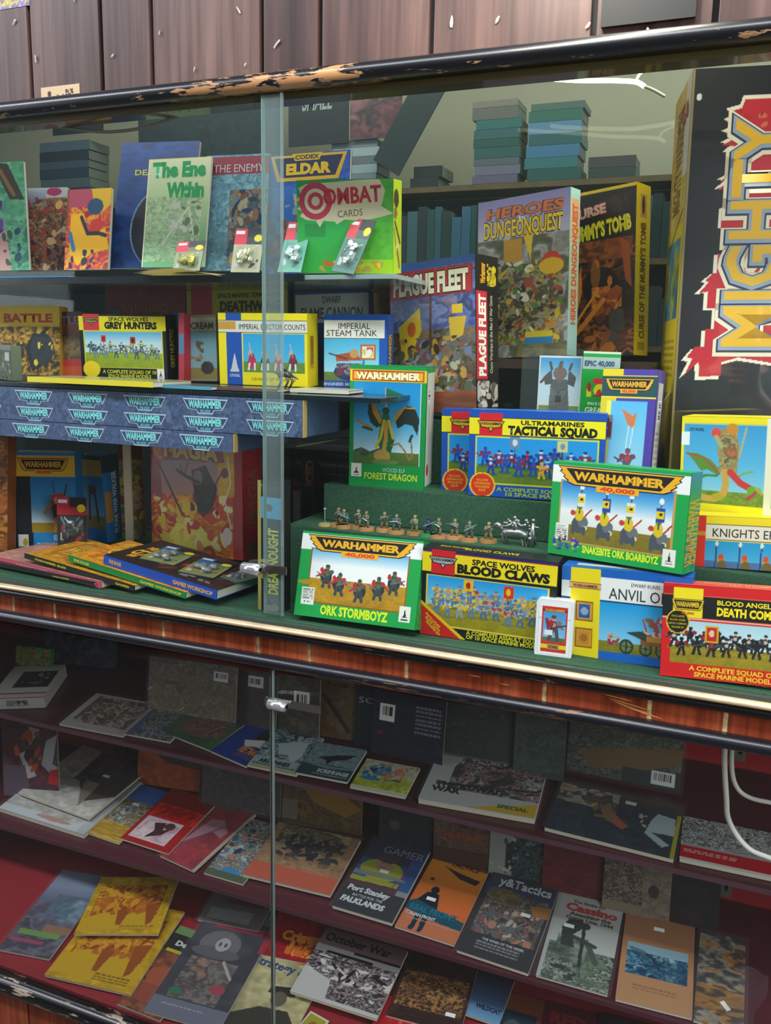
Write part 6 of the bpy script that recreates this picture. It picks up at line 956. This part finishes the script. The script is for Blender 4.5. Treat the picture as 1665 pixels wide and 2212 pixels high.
mag('B_st', 'war_magazine', 'dark magazine with white serif title and ancient battle picture', 'magazine', lambda c: c.r(0, 0, 1, 1, '231e24').g(0, 0, 1, .3, '202030', '283a60').m(.05, .22, .95, .75, ['4a3c34', '6a6050', '302428', '8a8068', '503038', '3c3c3c', '807868'], 9, 4).e(.3, .28, .22, .09, '8a7040').m(.1, .2, .5, .36, ['8a7040', '6a5430', '584828'], 12, 3).p([(.7, .3), (1, .26), (1, .4), (.8, .42)], 'a86c28').b(.1, .4, .9, .78, ['a8a090', '8a3838', '2c2024', 'a87058', '505a60'], 60, .04, 3).r(0, .76, 1, 1, '1c181c').t('y&Tactics', .54, .10, .10, 'c8c8cc', w=.78, bold=.03).t('THE WARS OF THE GREEK', .55, .80, .026, 'b8b8b8', w=.6, bold=.03).lines(.2, .83, .8, .93, 3, '989898'), t=.007, sleeve=True, stick=(.62, .56), lift=.003)
mag('B_cas', 'war_game_folio', 'white booklet with red title and green-black mortar crew photo', 'booklet', lambda c: c.r(0, 0, 1, 1, 'a8a8a0').r(.06, .03, 1, 1, 'b4b4ac').m(.06, .62, 1, 1, ['4a5a44', '707c68', '2c3c2c', '98a090', '1c281c'], 12, 5).m(.06, .5, .6, .75, ['2a3a2a', '4a5a48', '8a9484'], 8, 3, .8).p([(.25, .32), (.45, .3), (.5, .38), (.36, .48), (.42, .62), (.22, .62), (.18, .42)], '1c281e').e(.5, .36, .09, .04, '1c281e').l([(.5, .38), (.54, .8)], .03, '141c14').l([(.6, .55), (.75, .72)], .05, '3a4a3a').l([(.36, .5), (.7, .56)], .04, '28382a').r(.06, .3, .15, .6, 'b0b0a8').t('The Battle for', .5, .1, .035, '403838', w=.5).t('Cassino', .55, .17, .085, 'b82828', w=.78, bold=.05).t('Assaulting the', .55, .245, .045, '302c2c', w=.62, bold=.03).t('Gustav Line, 1944', .55, .295, .04, '302c2c', w=.7, bold=.03), stick=(.2, .58), lift=.002, sleeve=True)
mag('B_tan', 'war_game_folio', 'tan booklet with a blue sea battle picture', 'booklet', lambda c: c.g(0, 0, 1, 1, '946448', 'a87650', 'a87c58').r(.08, .35, .92, .70, '8aa8b4').m(.08, .45, .92, .70, ['1c4058', '2c5c78', '6a98a8', '102c40', '88b0bc'], 7, 5).p([(.08, .4), (.3, .42), (.5, .5), (.92, .48), (.92, .7), (.5, .7)], '1c3c54', .5).lines(.2, .8, .8, .86, 2, '8a5c40'), stick=(.42, .83), lift=.001)
mag('B_right', 'war_magazine', 'dark bagged magazine of soldiers at the right end of the lower shelf', 'magazine', lambda c: c.m(0, 0, 1, 1, ['2c2a28', '50483c', '8a8880', 'a87030', '38302c'], 7, 4).r(0, .62, 1, .85, '8a5c28').m(0, .6, 1, .85, ['8a5c28', '9a6c30', '403020'], 5, 2), stick=(.5, .25, .9), sleeve=True)
# floor of the lower case
mag('C_purple', 'war_magazine', 'purple-grey bagged magazine in the bottom left corner', 'magazine', lambda c: c.m(0, 0, 1, 1, ['4a4454', '686478', '34303c', '58525e'], 5, 3).g(0, 0, 1, .4, '6a7088', '8088a0', '586078').m(.3, .3, 1, .6, ['808ca0', '4a6878', '585c70'], 4, 4).r(.1, .74, .9, .80, '6a9038').r(.05, .84, .7, .88, '983858').r(.5, .66, 1, .74, '906448'), t=.006, sleeve=True)
YM = lambda c: c.r(0, 0, 1, 1, 'b88c14').m(0, 0, 1, 1, ['b88c14', 'c09818', 'a88010'], 3, 2).m(.08, .15, .9, .75, ['b06414', '984c10', 'c08018', 'c49418', '8a4010'], 7, 5).p([(.0, .75), (.3, .62), (.9, .66), (1, .9), (0, .95)], 'bc9216').b(.1, .15, .9, .68, ['8a3c10', 'a85c14', 'c08418'], 40, .06, 3).p([(.4, .6), (.55, .6), (.5, .85), (.44, .85)], '8c4410').p([(.72, .5), (.9, .45), (.86, .8), (.8, .85)], '8c4410').lines(.5, .86, .9, .95, 3, '6a5010')
mag('C_yel1', 'war_game_folio', 'yellow booklet with rust-red horsemen, the lower of the pair', 'booklet', YM, t=.006, lift=0.006)
mag('C_yel2', 'war_game_folio', 'yellow booklet with rust-red horsemen, lying askew on its twin', 'booklet', YM, t=.005, lift=0.013)
mag('C_desert', 'war_magazine', 'brown magazine with white and yellow title between the yellow and helmet ones', 'magazine', lambda c: c.m(0, 0, 1, 1, ['502824', '6a3828', '8a4c30', '38201e'], 4, 4).r(0, 0, 1, .1, '688050').r(0, .1, 1, .3, '24201e').t('Desert', .5, .2, .06, 'c0c0b8', w=.6, bold=.05).r(.1, .28, .9, .32, 'b0a020').e(.5, .6, .4, .12, '984c30').e(.45, .8, .4, .1, '8a4030'), t=.006, lift=0)
mag('C_helmet', 'war_magazine', 'bagged magazine with a skull-marked helmet', 'magazine', lambda c: c.m(0, 0, 1, 1, ['34303c', '2a2630', '403a44'], 3, 3).r(0, 0, .9, .12, '5c6468').g(0, 0, 1, .12, '686c70', '505458').r(.2, .16, .9, .22, 'a02848').e(.42, .36, .28, .12, '6a6468').e(.42, .44, .34, .05, '58525a').e(.46, .36, .1, .06, 'a8a4a4').e(.42, .36, .02, .02, '403c40').e(.5, .36, .02, .02, '403c40').m(.15, .5, .8, .85, ['5a5050', '7a6c66', '403838', '8a6a58'], 7, 3).e(.22, .80, .09, .03, '1c6848').e(.72, .72, .1, .04, 'a03040').r(0, .86, 1, 1, '686878').lines(.15, .9, .7, .93, 1, 'a0a0b0').l([(.6, .5), (.8, .62)], .02, 'b0a8a0'), t=.006, sleeve=True, lift=0.009)
mag('C_strat', 'war_magazine', 'cream magazine with blue title and a man in a cap, behind the lower seam', 'magazine', lambda c: c.m(0, 0, 1, 1, ['a89c70', 'b0a478', 'a0946a'], 3, 3).r(0, 0, 1, .05, 'a04030').p([(.45, .35), (.75, .3), (.8, .4), (.6, .42), (.45, .42)], '2c2a24').e(.62, .46, .1, .08, '5a5444').p([(.1, .75), (.45, .58), (.8, .55), (1, .7), (1, 1), (.15, 1)], '34322a').t('Strategy &', .42, .13, .09, '284870', w=.74, bold=.03), t=.006, lift=0.001)
mag('C_bag', 'war_magazine', 'grey bagged magazine with faint red title behind the helmet one', 'magazine', lambda c: c.r(0, 0, 1, 1, '6a5c5c').r(.3, .2, .9, .45, '70282c').r(.1, .6, .8, .9, '88888a'), sleeve=True, lift=0.003)
mag('C_crim', 'war_magazine', 'crimson magazine with orange gothic letters by the lower seam', 'magazine', lambda c: c.m(0, 0, 1, 1, ['8a1018', '9c141c'], 3, 2).b(.4, .45, .98, .9, ['d87818', 'e09028', 'c86018'], 26, .1, 3).t('Crimea', .6, .5, .2, 'd88020', w=.7, bold=.05), lift=0.0)
mag('C_oct', 'war_magazine', 'white magazine with black gothic title and high-contrast soldiers photo', 'magazine', lambda c: c.r(0, 0, 1, 1, 'b8b4b0').m(.0, .35, 1, .95, ['c0bcb8', '201418', '988c8c', '2c1c20', 'b0a8a8', '382428'], 8, 6).g(0, 0, 1, .25, '684848', '806868').r(.45, .24, 1, .28, '2c1c20').r(.15, .32, .7, .35, '2c1c20').r(0, .42, .5, .44, '2c1c20').p([(0, .6), (.35, .7), (.4, 1), (0, 1)], 'b4b0ac').b(.0, .45, 1, .7, ['241418', 'c0bcb8'], 40, .04, 3, 1.8).t('October War', .45, .12, .12, '241416', w=.8, bold=.03), t=.007, lift=0.008)
mag('C_camp', 'war_magazine', 'dark brown magazine with a firelit camp, right of the white gothic one', 'magazine', lambda c: c.m(0, 0, 1, 1, ['381c1c', '2c1616', '44201e'], 4, 3).m(.05, .25, .95, .8, ['3c2418', '8a5c30', '241614', '6a4828', 'a87840', '301c18'], 7, 6), t=.006, stick=(.75, .2), lift=0.003)
mag('C_rd', 'war_game_folio', 'bright red booklet at the bottom edge under the camp picture', 'booklet', lambda c: c.r(0, 0, 1, 1, 'b01420').b(.3, .3, .9, .7, ['c84850', 'a02830'], 30, .06, 3).t('REPUBLIC', .58, .4, .1, 'c07078', w=.6), lift=0.006)
mag('C_wild', 'war_game_folio', 'blue fading booklet with small dark title at the bottom', 'booklet', lambda c: (c.g(0, 0, 1, 1, '2c2838', '384c70', '6c98b8'), c.t('WILDCAT', .6, .75, .09, '142848', w=.7, bold=.05)), lift=.001)
mag('C_or', 'war_game_folio', 'brown booklet with a dark blue picture at the bottom edge', 'booklet', lambda c: c.r(0, 0, 1, 1, '6a3018').r(.1, .3, .9, 1, '122838').e(.4, .6, .2, .15, '3a4a50'))
mag('C_red2', 'war_game_folio', 'dark maroon booklet at the bottom right edge', 'booklet', lambda c: (c.r(0, 0, 1, 1, '4a1018'), c.t('RED', .5, .25, .2, '7a1820', w=.7, bold=.05)))
mag('C_dk', 'war_game_folio', 'nearly black booklet beside the maroon one at the bottom right', 'booklet', mot(['2a1616', '241214', '34201c'], 4, 2))
# small cards before the white gothic magazine
for i, (x, y, yw, cl, cl2) in enumerate(((-.715, .075, -12, '9a9020', '8a5a28'), (-.66, .06, -10, 'b08838', 'b09858'), (-.60, .055, -14, '30383c', '98a020'))):
    z = .1975+(y-.012)*.1673+.0018; r = empty('counter_card', Matrix.Translation((x, y, z)) @ Matrix.Rotation(math.radians(yw), 4, 'Z') @ Matrix.Rotation(math.radians(-80.5), 4, 'X'), 'small %s card at the bottom, %s of three under the white gothic magazine' % (('yellow-green', 'tan', 'dark')[i], ('left', 'middle', 'right')[i]), 'card')
    boxo('card', 0, 0, 0, .048, .0012, .065, mat('c0bca8', .5), r, .0003); c = Cv(.048, .065, 'c8c4b0', .0015); c.r(.08, .06, .92, .94, cl).e(.5, .45, .2, .2, cl2); c.mesh('card_print', r)
# ------------------------------------------------------------------ backs standing behind the lower magazines
def back(k, lab, fn, t=.004, sleeve=False, **kw): return mag(k, 'standing_magazine', lab, 'magazine', fn, t=t, sleeve=sleeve, page='a8a090', **kw)
back('KA1', 'crumpled tan bagged magazine standing at the back left of the upper shelf', lambda c: c.m(0, 0, 1, 1, ['7a6850', '6c5c48', '887860', '5c4e40'], 5, 3).bar(.75, .12, .9, .3).r(.0, 0, .3, .1, '5a4c40'), sleeve=True)
back('KA2', 'brown standing magazine back with a barcode, left of the lower seam', lambda c: c.m(0, 0, 1, 1, ['3c2a28', '4a3630', '30241f', '50443a'], 4, 3).bar(.3, .08, .66, .28), sleeve=True)
back('KA3', 'olive-brown standing magazine back with a barcode behind the lower lock', lambda c: c.m(0, 0, 1, 1, ['4c4838', '3c3a30', '585442'], 4, 5).bar(.38, .25, .75, .55))
back('KA4', 'ochre-brown magazine back with a dark diagonal line', lambda c: c.m(0, 0, 1, 1, ['6a5030', '5c4428', '745a38'], 4, 6).l([(.25, .3), (.85, .85)], .08, '2c2220').b(.3, .05, .8, .12, ['2c2018'], 8, .04, 2))
back('KA5', 'narrow dark navy magazine back with pale letters', lambda c: (c.r(0, 0, 1, 1, '141a24'), c.t('SC', .5, .22, .1, '9aa4a8', w=.7, bold=.0)))
back('KA6', 'dark blue magazine back with a barcode and rows of small white text', lambda c: c.m(0, 0, 1, 1, ['1c1c30', '141426', '241e34', '161a28'], 4, 3).bar(.1, .2, .3, .46).e(.12, .65, .05, .03, '6a1c24').lines(.6, .15, .95, .6, 7, 'a8acb0', 3, .6))
back('KA7', 'dark green-grey bagged magazine back beneath the worn rail', mot(['232a28', '2c3432', '1c2020', '36403c'], 5, 4), sleeve=True)
back('KA8', 'grey-green smooth magazine back right of the dark green one', mot(['3c4644', '48524e', '36403e'], 4, 4))
back('KA9', 'crinkled plastic bag of olive and orange print with a barcode', lambda c: c.m(0, 0, 1, 1, ['3a4034', '5c6450', '2a2c28', '707860', '4a4438'], 6, 7).p([(.1, .6), (.5, .45), (1, .3), (1, .55), (.6, .8), (.2, .85)], '7a5c28').r(.5, .75, 1, 1, '2c3030').bar(.75, .72, .95, .95), sleeve=True)
back('KB0', 'standing red, white and black poster-like magazine at the left wall', lambda c: c.m(0, 0, 1, 1, ['5a1c24', '3c3440', '6a2028', '48404c'], 4, 3).p([(.5, .1), (.7, .15), (.5, .35)], 'a09898').p([(.3, .45), (.45, .42), (.6, .75), (.45, .78)], 'a8a4a8').p([(.8, .3), (1, .22), (.9, .6), (1, .65), (.85, .72), (.7, .6)], 'a8a4a8').p([(.85, .68), (1, .66), (1, .88), (.8, .85)], 'b01c28').b(.2, .15, .7, .7, ['a04020', 'b05020', '301c20'], 14, .08, 3).p([(.0, .6), (.4, .6), (.5, 1), (0, 1)], '584854'), t=.006)
back('KB1', 'orange standing magazine back behind the blue and yellow booklet', lambda c: c.m(0, 0, 1, 1, ['984018', 'a84c1c', '8a3818'], 3, 3).p([(.1, 0), (1, 0), (1, .5), (.5, .45), (.2, .2)], '3a342c'), t=.005)
back('KB2', 'dim grey bagged magazine standing left of the lower seam', mot(['3c3434', '484040', '342c2e', '544a48'], 5, 4), sleeve=True)
back('KB3', 'mustard and brown standing magazine behind the sand-coloured one', lambda c: c.m(0, 0, 1, 1, ['5c4828', '4a3824', '6c5428', '3c2c20'], 4, 6).p([(.2, .1), (.7, .2), (1, .5), (.8, .7), (.4, .5)], '8a6420').r(0, .5, .2, .9, '6c6450'))
back('KB4', 'blackish standing magazine back above the smiling man', lambda c: c.m(0, 0, 1, 1, ['1e1c22', '26242a', '18181c'], 4, 3).e(.3, .6, .1, .1, '48444c'))
back('KB5', 'brown magazine back with dull orange lettering, standing above the orange booklet', lambda c: (c.m(0, 0, 1, 1, ['5c4438', '503a30', '6a5042', '443028'], 5, 4), c.p([(.4, 0), (.6, 0), (.58, .35), (.44, .35)], '3c2c28'), c.p([(.8, 0), (1, 0), (1, .3)], '3c2c28'), c.t('THE PUNIC', .48, .5, .13, '8a4424', w=.8, bold=.04), c.r(0, .75, 1, 1, '40281f')))
back('KB6', 'black and white photo magazine back between brown and dark red ones', lambda c: c.r(0, 0, .45, 1, '8a8e88').m(.42, 0, 1, 1, ['1c282a', '3c4c4c', '10181a', '6a7c78'], 7, 4).p([(.3, .45), (.42, .35), (.42, .9), (.3, .9)], '242a2a').b(0, .3, .5, .95, ['3c4040', 'a0a49c'], 14, .05, 3))
back('KB7', 'plain dark red standing magazine back', lambda c: c.m(0, 0, 1, 1, ['5a181e', '641c22', '50161c'], 4, 3).p([(0, 0), (1, .02), (.6, .2), (0, .15)], '6a4a3c'))
back('KB8', 'rock-textured brown and cream standing magazine back', lambda c: c.m(0, 0, .62, 1, ['5a4a44', '3c302e', '8a7868', '4c3e3a'], 14, 4).m(.6, 0, 1, 1, ['7a6a5c', '6a5c50', '84745f'], 5, 5).e(.75, .6, .08, .1, '3c2e2c').r(0, .85, .6, 1, '7a6a58'))
back('KB9', 'very dark standing magazine back at the right of the rocky one', mot(['1c1214', '281a1c', '161012'], 4, 3))
# loose plastic sheet at the bottom right
bm = bmesh.new(); g = [[bm.verts.new((.060+.045*i/6+.022*j/8+.004*math.sin(j*1.3+i), .165+.008*math.sin(i*1.1+j*.7), .402+.15*j/8)) for i in range(7)] for j in range(9)]
for j in range(8):
    for i in range(6): bm.faces.new((g[j][i], g[j][i+1], g[j+1][i+1], g[j+1][i]))
tag(bm_obj('plastic_sheet', bm, SLEEVE, None, True), 'loose clear plastic sheet standing at the lower right edge', 'plastic sheet')
# ------------------------------------------------------------------ room beyond, seen through the glass back of the case
BC = mat('6a5436', .6, noise=.2, nscale=20); YB = 2.75
r = empty('bookcase', Matrix.Translation((-1.5, YB, 0)), 'long brown bookcase of upright books beyond the glass back of the case', 'bookcase')
boxo('top_board', -.18, 0, 2.27, 2.1, .22, 2.295, BC, r); boxo('shelf_board', -.18, 0, 1.93, 2.1, .22, 1.955, BC, r); boxo('back_panel', -.18, .222, .0, 2.1, .24, 2.27, mat('101412', .8), r); boxo('lower_board', -.18, 0, 1.56, 2.1, .22, 1.585, BC, r)
R = random.Random(21)
BCOL = ['1c3034', '24504c', '18282c', '2c6070', '20383c', '3a6a8a', '1a3a38', '283034', '406870']
def plainbook(x0, z0, w, h, col, lab, grp):
    r = empty('shelf_book', Matrix.Translation((x0, YB+.02, z0)), lab, 'book', grp); boxo('pages', .001, .004, .002, w-.001, .16, h-.002, mat('9a988c', .8), r); boxo('spine', 0, 0, 0, w, .004, h, mat(col, .5), r, .0006)
for z0, nm, xa, xb in ((1.9555, 'upper', -1.62, -.02), (1.5855, 'lower', -1.45, -.02)):
    x = xa
    while x < xb:
        w = R.uniform(.028, .06); h = R.uniform(.2, .27); plainbook(x, z0, w-.002, h, R.choice(BCOL), 'dark book upright on the %s shelf of the far bookcase' % nm, 'upright books on the %s shelf of the far bookcase' % nm); x += w
ords = ['lowest', 'second', 'third', 'fourth', 'fifth', 'sixth', 'seventh', 'eighth', 'ninth', 'tenth', 'eleventh']
def stack(x0, w, hs, cols, nm, z=2.2955, y=0):
    for i, h in enumerate(hs):
        dx = R.uniform(-.012, .012); r = empty('stacked_book', Matrix.Translation((x0+dx, YB+y, z)), '%s book of the %s on the far bookcase' % (ords[i], nm), 'book', nm)
        boxo('pages', .002, .004, .002, w-.002, .17, h-.002, mat('8a9088', .8), r); boxo('spine', 0, 0, 0, w, .004, h, mat(cols[i % len(cols)], .5), r, .001); z += h+.001
stack(-1.225, .21, [.035, .04, .03, .045, .035, .04, .04, .05, .03], ['68607a', '747088', '5c6470', '2c5c58', '245450', '346064', '306866', '686460', '80766e'], 'tall leaning stack')
stack(-.975, .235, [.05, .045, .05, .045, .05, .045, .03], ['285a56', '34767c', '4478a0', '2c6066', '5c88a8', '34685c', '506860'], 'blue-green stack')
stack(-.70, .20, [.04, .045], ['384440', '4a4648'], 'low dark stack'); stack(-1.52, .14, [.04, .05], ['1c2a28', '14201f'], 'small dark pile')
stack(-1.93, .24, [.04, .035, .04, .035, .04, .035], ['8a98a0', '78848c', '98a8b0', '687078', 'a0aeb4'], 'pale grey stack'); stack(-2.62, .26, [.04, .03, .04, .03, .035, .03], ['3a4450', '5a5a60', '444c58', '7a6058', '30384a', '586878'], 'mixed stack'); stack(-3.74, .34, [.05, .04, .05, .05, .04, .05, .05], ['243040', '2c384c', '4c5660', '283448', '3c4a5a', '242c3c', '485868'], 'dark blue stack of boxes')
r = empty('bookcase', Matrix.Translation((-3.0, YB, 0)), 'far bookcase seen behind the leaning books at the left', 'bookcase'); boxo('top_board', -1.4, 0, 2.27, 1.3, .22, 2.295, BC, r); boxo('side_board', 1.275, 0, 0, 1.3, .22, 2.27, BC, r); boxo('back_panel', -1.4, .2, 0, 1.27, .22, 2.27, mat('141a1e', .8), r)
def poster(x0, z0, w, h, col, lab, tx=None, rot=0, fn=None, y=-.02):
    r = empty('hanging_poster', Matrix.Translation((x0, YB+y, z0)) @ Matrix.Rotation(rot, 4, 'Y'), lab, 'poster'); boxo('board', 0, 0, 0, w, .006, h, mat(col, .6), r, .001)
    c = Cv(w, h, col, .006)
    if fn: fn(c)
    if tx: c.t(tx, .5, .5, .2, '98a4a8', w=.5, bold=.02, sk=.2)
    c.mesh('poster_print', r)
poster(-2.16, 2.51, .32, .40, '18202a', 'black hanging poster with pale lettering beyond the case', 'SMALL'); poster(-1.83, 2.52, .26, .42, '6a3a48', 'dull pink and red hanging poster beyond the case', None, 0, lambda c: c.m(0, 0, 1, 1, ['58303c', '7a4450', '382c34', '8a5860'], 4, 3)); poster(-1.70, 2.42, .15, .44, '1c2c2e', 'dark green panel hanging askew right of the pink poster', None, .55, None, -.04)
poster(-3.05, 2.44, .86, .55, '12202c', 'wide dark display board beyond the leaning books', None, 0, lambda c: c.m(0, 0, 1, 1, ['12202c', '182a36', '0e1a24', '203440'], 4, 3).lines(.1, .3, .9, .5, 2, '50606a', 3, .5)); poster(-3.62, 2.66, .34, .2, '18222e', 'small dark board above the dark blue boxes')

# ------------------------------------------------------------------ the photographer (reflected faintly)
def skin(name, V, E, m, parent=None, root=0, sub=2):
    me = bpy.data.meshes.new(name); me.from_pydata([v[:3] for v in V], E, []); o = link(name, me, parent, [m])
    md = o.modifiers.new('s', 'SKIN'); me.skin_vertices or None
    for i, v in enumerate(V):
        sv = me.skin_vertices[0].data[i]; sv.radius = (v[3], v[4] if len(v) > 4 else v[3]); sv.use_root = i == root
    o.modifiers.new('d', 'SUBSURF').levels = sub; o.modifiers['d'].render_levels = sub; return o
SKN = mat('d8a080', .5); SHIRT = mat('3c5a4c', .85)
Mb = pose('mighty')[0]; n_ = -(Mb.to_3x3() @ Vector((0, 1, 0))); p0 = Mb.translation; px, py = 1612, 800
d_ = Vector((RW[0][0]*(px-832.5)/FPX+RW[1][0]*(py-1106)/FPX+RW[2][0], RW[0][1]*(px-832.5)/FPX+RW[1][1]*(py-1106)/FPX+RW[2][1], RW[0][2]*(px-832.5)/FPX+RW[1][2]*(py-1106)/FPX+RW[2][2])).normalized()
q_ = Vector(CAM)+d_*((p0-Vector(CAM)).dot(n_)/d_.dot(n_)); rd = d_-2*d_.dot(n_)*n_; hp = q_+rd*1.25; yw_ = math.atan2(-rd.x, -rd.y)*-1
PM = Matrix.Translation((hp.x, hp.y, 0)) @ Matrix.Rotation(yw_, 4, 'Z') @ Matrix.Translation((-.03, -.385, hp.z-1.50))
r = empty('person', PM, 'person in a dark shirt holding up a phone, faintly reflected in the huge dark box', 'person')
V = [(0, 0, .95, .16, .12), (0, 0, 1.15, .15, .11), (0, 0, 1.35, .17, .12), (0, .0, 1.46, .10, .08), (0, .01, 1.53, .055), (0, .02, 1.60, .07, .075), (0, .02, 1.69, .078, .088), (0, .01, 1.76, .06, .07),
     (.19, 0, 1.42, .055), (.26, .08, 1.20, .045), (.14, .26, 1.33, .036), (.05, .345, 1.435, .027),
     (-.19, 0, 1.42, .055), (-.27, .02, 1.15, .042), (-.27, .08, .92, .034), (-.27, .10, .85, .03),
     (.10, 0, .85, .10), (.11, .01, .48, .065), (.12, 0, .08, .045), (.12, .10, .03, .04), (-.10, 0, .85, .10), (-.11, .01, .48, .065), (-.12, 0, .08, .045), (-.12, .10, .03, .04)]
# phone hand: palm + fingers wrapped round the phone
V += [(.045, .375, 1.47, .026, .014)]
E_ = [(0,1),(1,2),(2,3),(3,4),(4,5),(5,6),(6,7),(3,8),(8,9),(9,10),(10,11),(3,12),(12,13),(13,14),(14,15),(0,16),(16,17),(17,18),(18,19),(0,20),(20,21),(21,22),(22,23),(11,24)]
b0 = len(V)
for k, (dz, ln) in enumerate(((.052, .95), (.034, 1.0), (.016, .97), (-.001, .8))):
    i = len(V); V += [(.050, .372, 1.462+dz, .0085), (.022, .396, 1.466+dz, .008), (-.006*ln, .398, 1.468+dz, .0072), (-.02*ln, .388, 1.468+dz, .0062)]; E_ += [(24, i), (i, i+1), (i+1, i+2), (i+2, i+3)]
i = len(V); V += [(.060, .352, 1.485, .010), (.058, .345, 1.515, .009), (.048, .346, 1.54, .0078)]; E_ += [(24, i), (i, i+1), (i+1, i+2)]
body = skin('body', V, E_, SKN, r)
V2 = [(0, 0, .93, .18, .14), (0, 0, 1.15, .17, .13), (0, 0, 1.35, .19, .14), (0, 0, 1.45, .12, .10), (.20, 0, 1.42, .07), (.262, .08, 1.21, .06), (.19, .19, 1.28, .052), (-.20, 0, 1.42, .07), (-.272, .02, 1.15, .056)]
skin('shirt', V2, [(0,1),(1,2),(2,3),(3,4),(4,5),(5,6),(3,7),(7,8)], SHIRT, r)
V3 = [(.0, 0, .90, .16, .13), (.10, 0, .82, .115), (.112, .01, .48, .085), (.12, 0, .12, .07), (-.10, 0, .82, .115), (-.112, .01, .48, .085), (-.12, 0, .12, .07)]
skin('trousers', V3, [(0,1),(1,2),(2,3),(0,4),(4,5),(5,6)], mat('20242c', .8), r)
bm = bmesh.new(); bmesh.ops.create_uvsphere(bm, u_segments=20, v_segments=12, radius=.1, matrix=Matrix.Translation((0, .0, 1.71)) @ Matrix.Diagonal((.88, 1.0, .92, 1)))
bmesh.ops.delete(bm, geom=[v for v in bm.verts if v.co.z < 1.70 and v.co.y > .03 or v.co.z < 1.64], context='VERTS'); bm_obj('hair', bm, mat('241a14', .8), r, True)
bm = bmesh.new()
for sx in (-1, 1): bmesh.ops.create_icosphere(bm, subdivisions=2, radius=.011, matrix=Matrix.Translation((sx*.03, .092, 1.665))); bmesh.ops.create_icosphere(bm, subdivisions=2, radius=.018, matrix=Matrix.Translation((sx*.082, .01, 1.655)) @ Matrix.Diagonal((.4, .7, 1.3, 1)))
bm_obj('eyes_and_ears', bm, SKN, r, True)
bm = bmesh.new(); tube(bm, [(0, .092, 1.665), (0, .112, 1.638), (0, .095, 1.63)], [.007, .013, .009], 8); tube(bm, [(-.022, .088, 1.605), (0, .1, 1.603), (.022, .088, 1.605)], [.003, .007, .003], 6); bm_obj('nose_and_mouth', bm, mat('7a4a3c', .6), r, True)
r = empty('phone', PM @ Matrix.Translation((.075, .383, 1.425)), 'black phone held up to take the picture, faintly reflected at the right', 'phone')
boxo('phone_body', -.086, 0, 0, -.008, .008, .158, mat('0a0a0c', .2, coat=.6), r, .0035)
r2 = Matrix.Translation((-.068, .009, .135))
bm = bmesh.new(); bmesh.ops.create_cone(bm, cap_ends=True, segments=20, radius1=.006, radius2=.006, depth=.002, matrix=r2 @ Matrix.Rotation(math.pi/2, 4, 'X')); bm_obj('lens_ring', bm, mat('303036', .2, .9), r)
bpy.data.objects.remove(_fo)
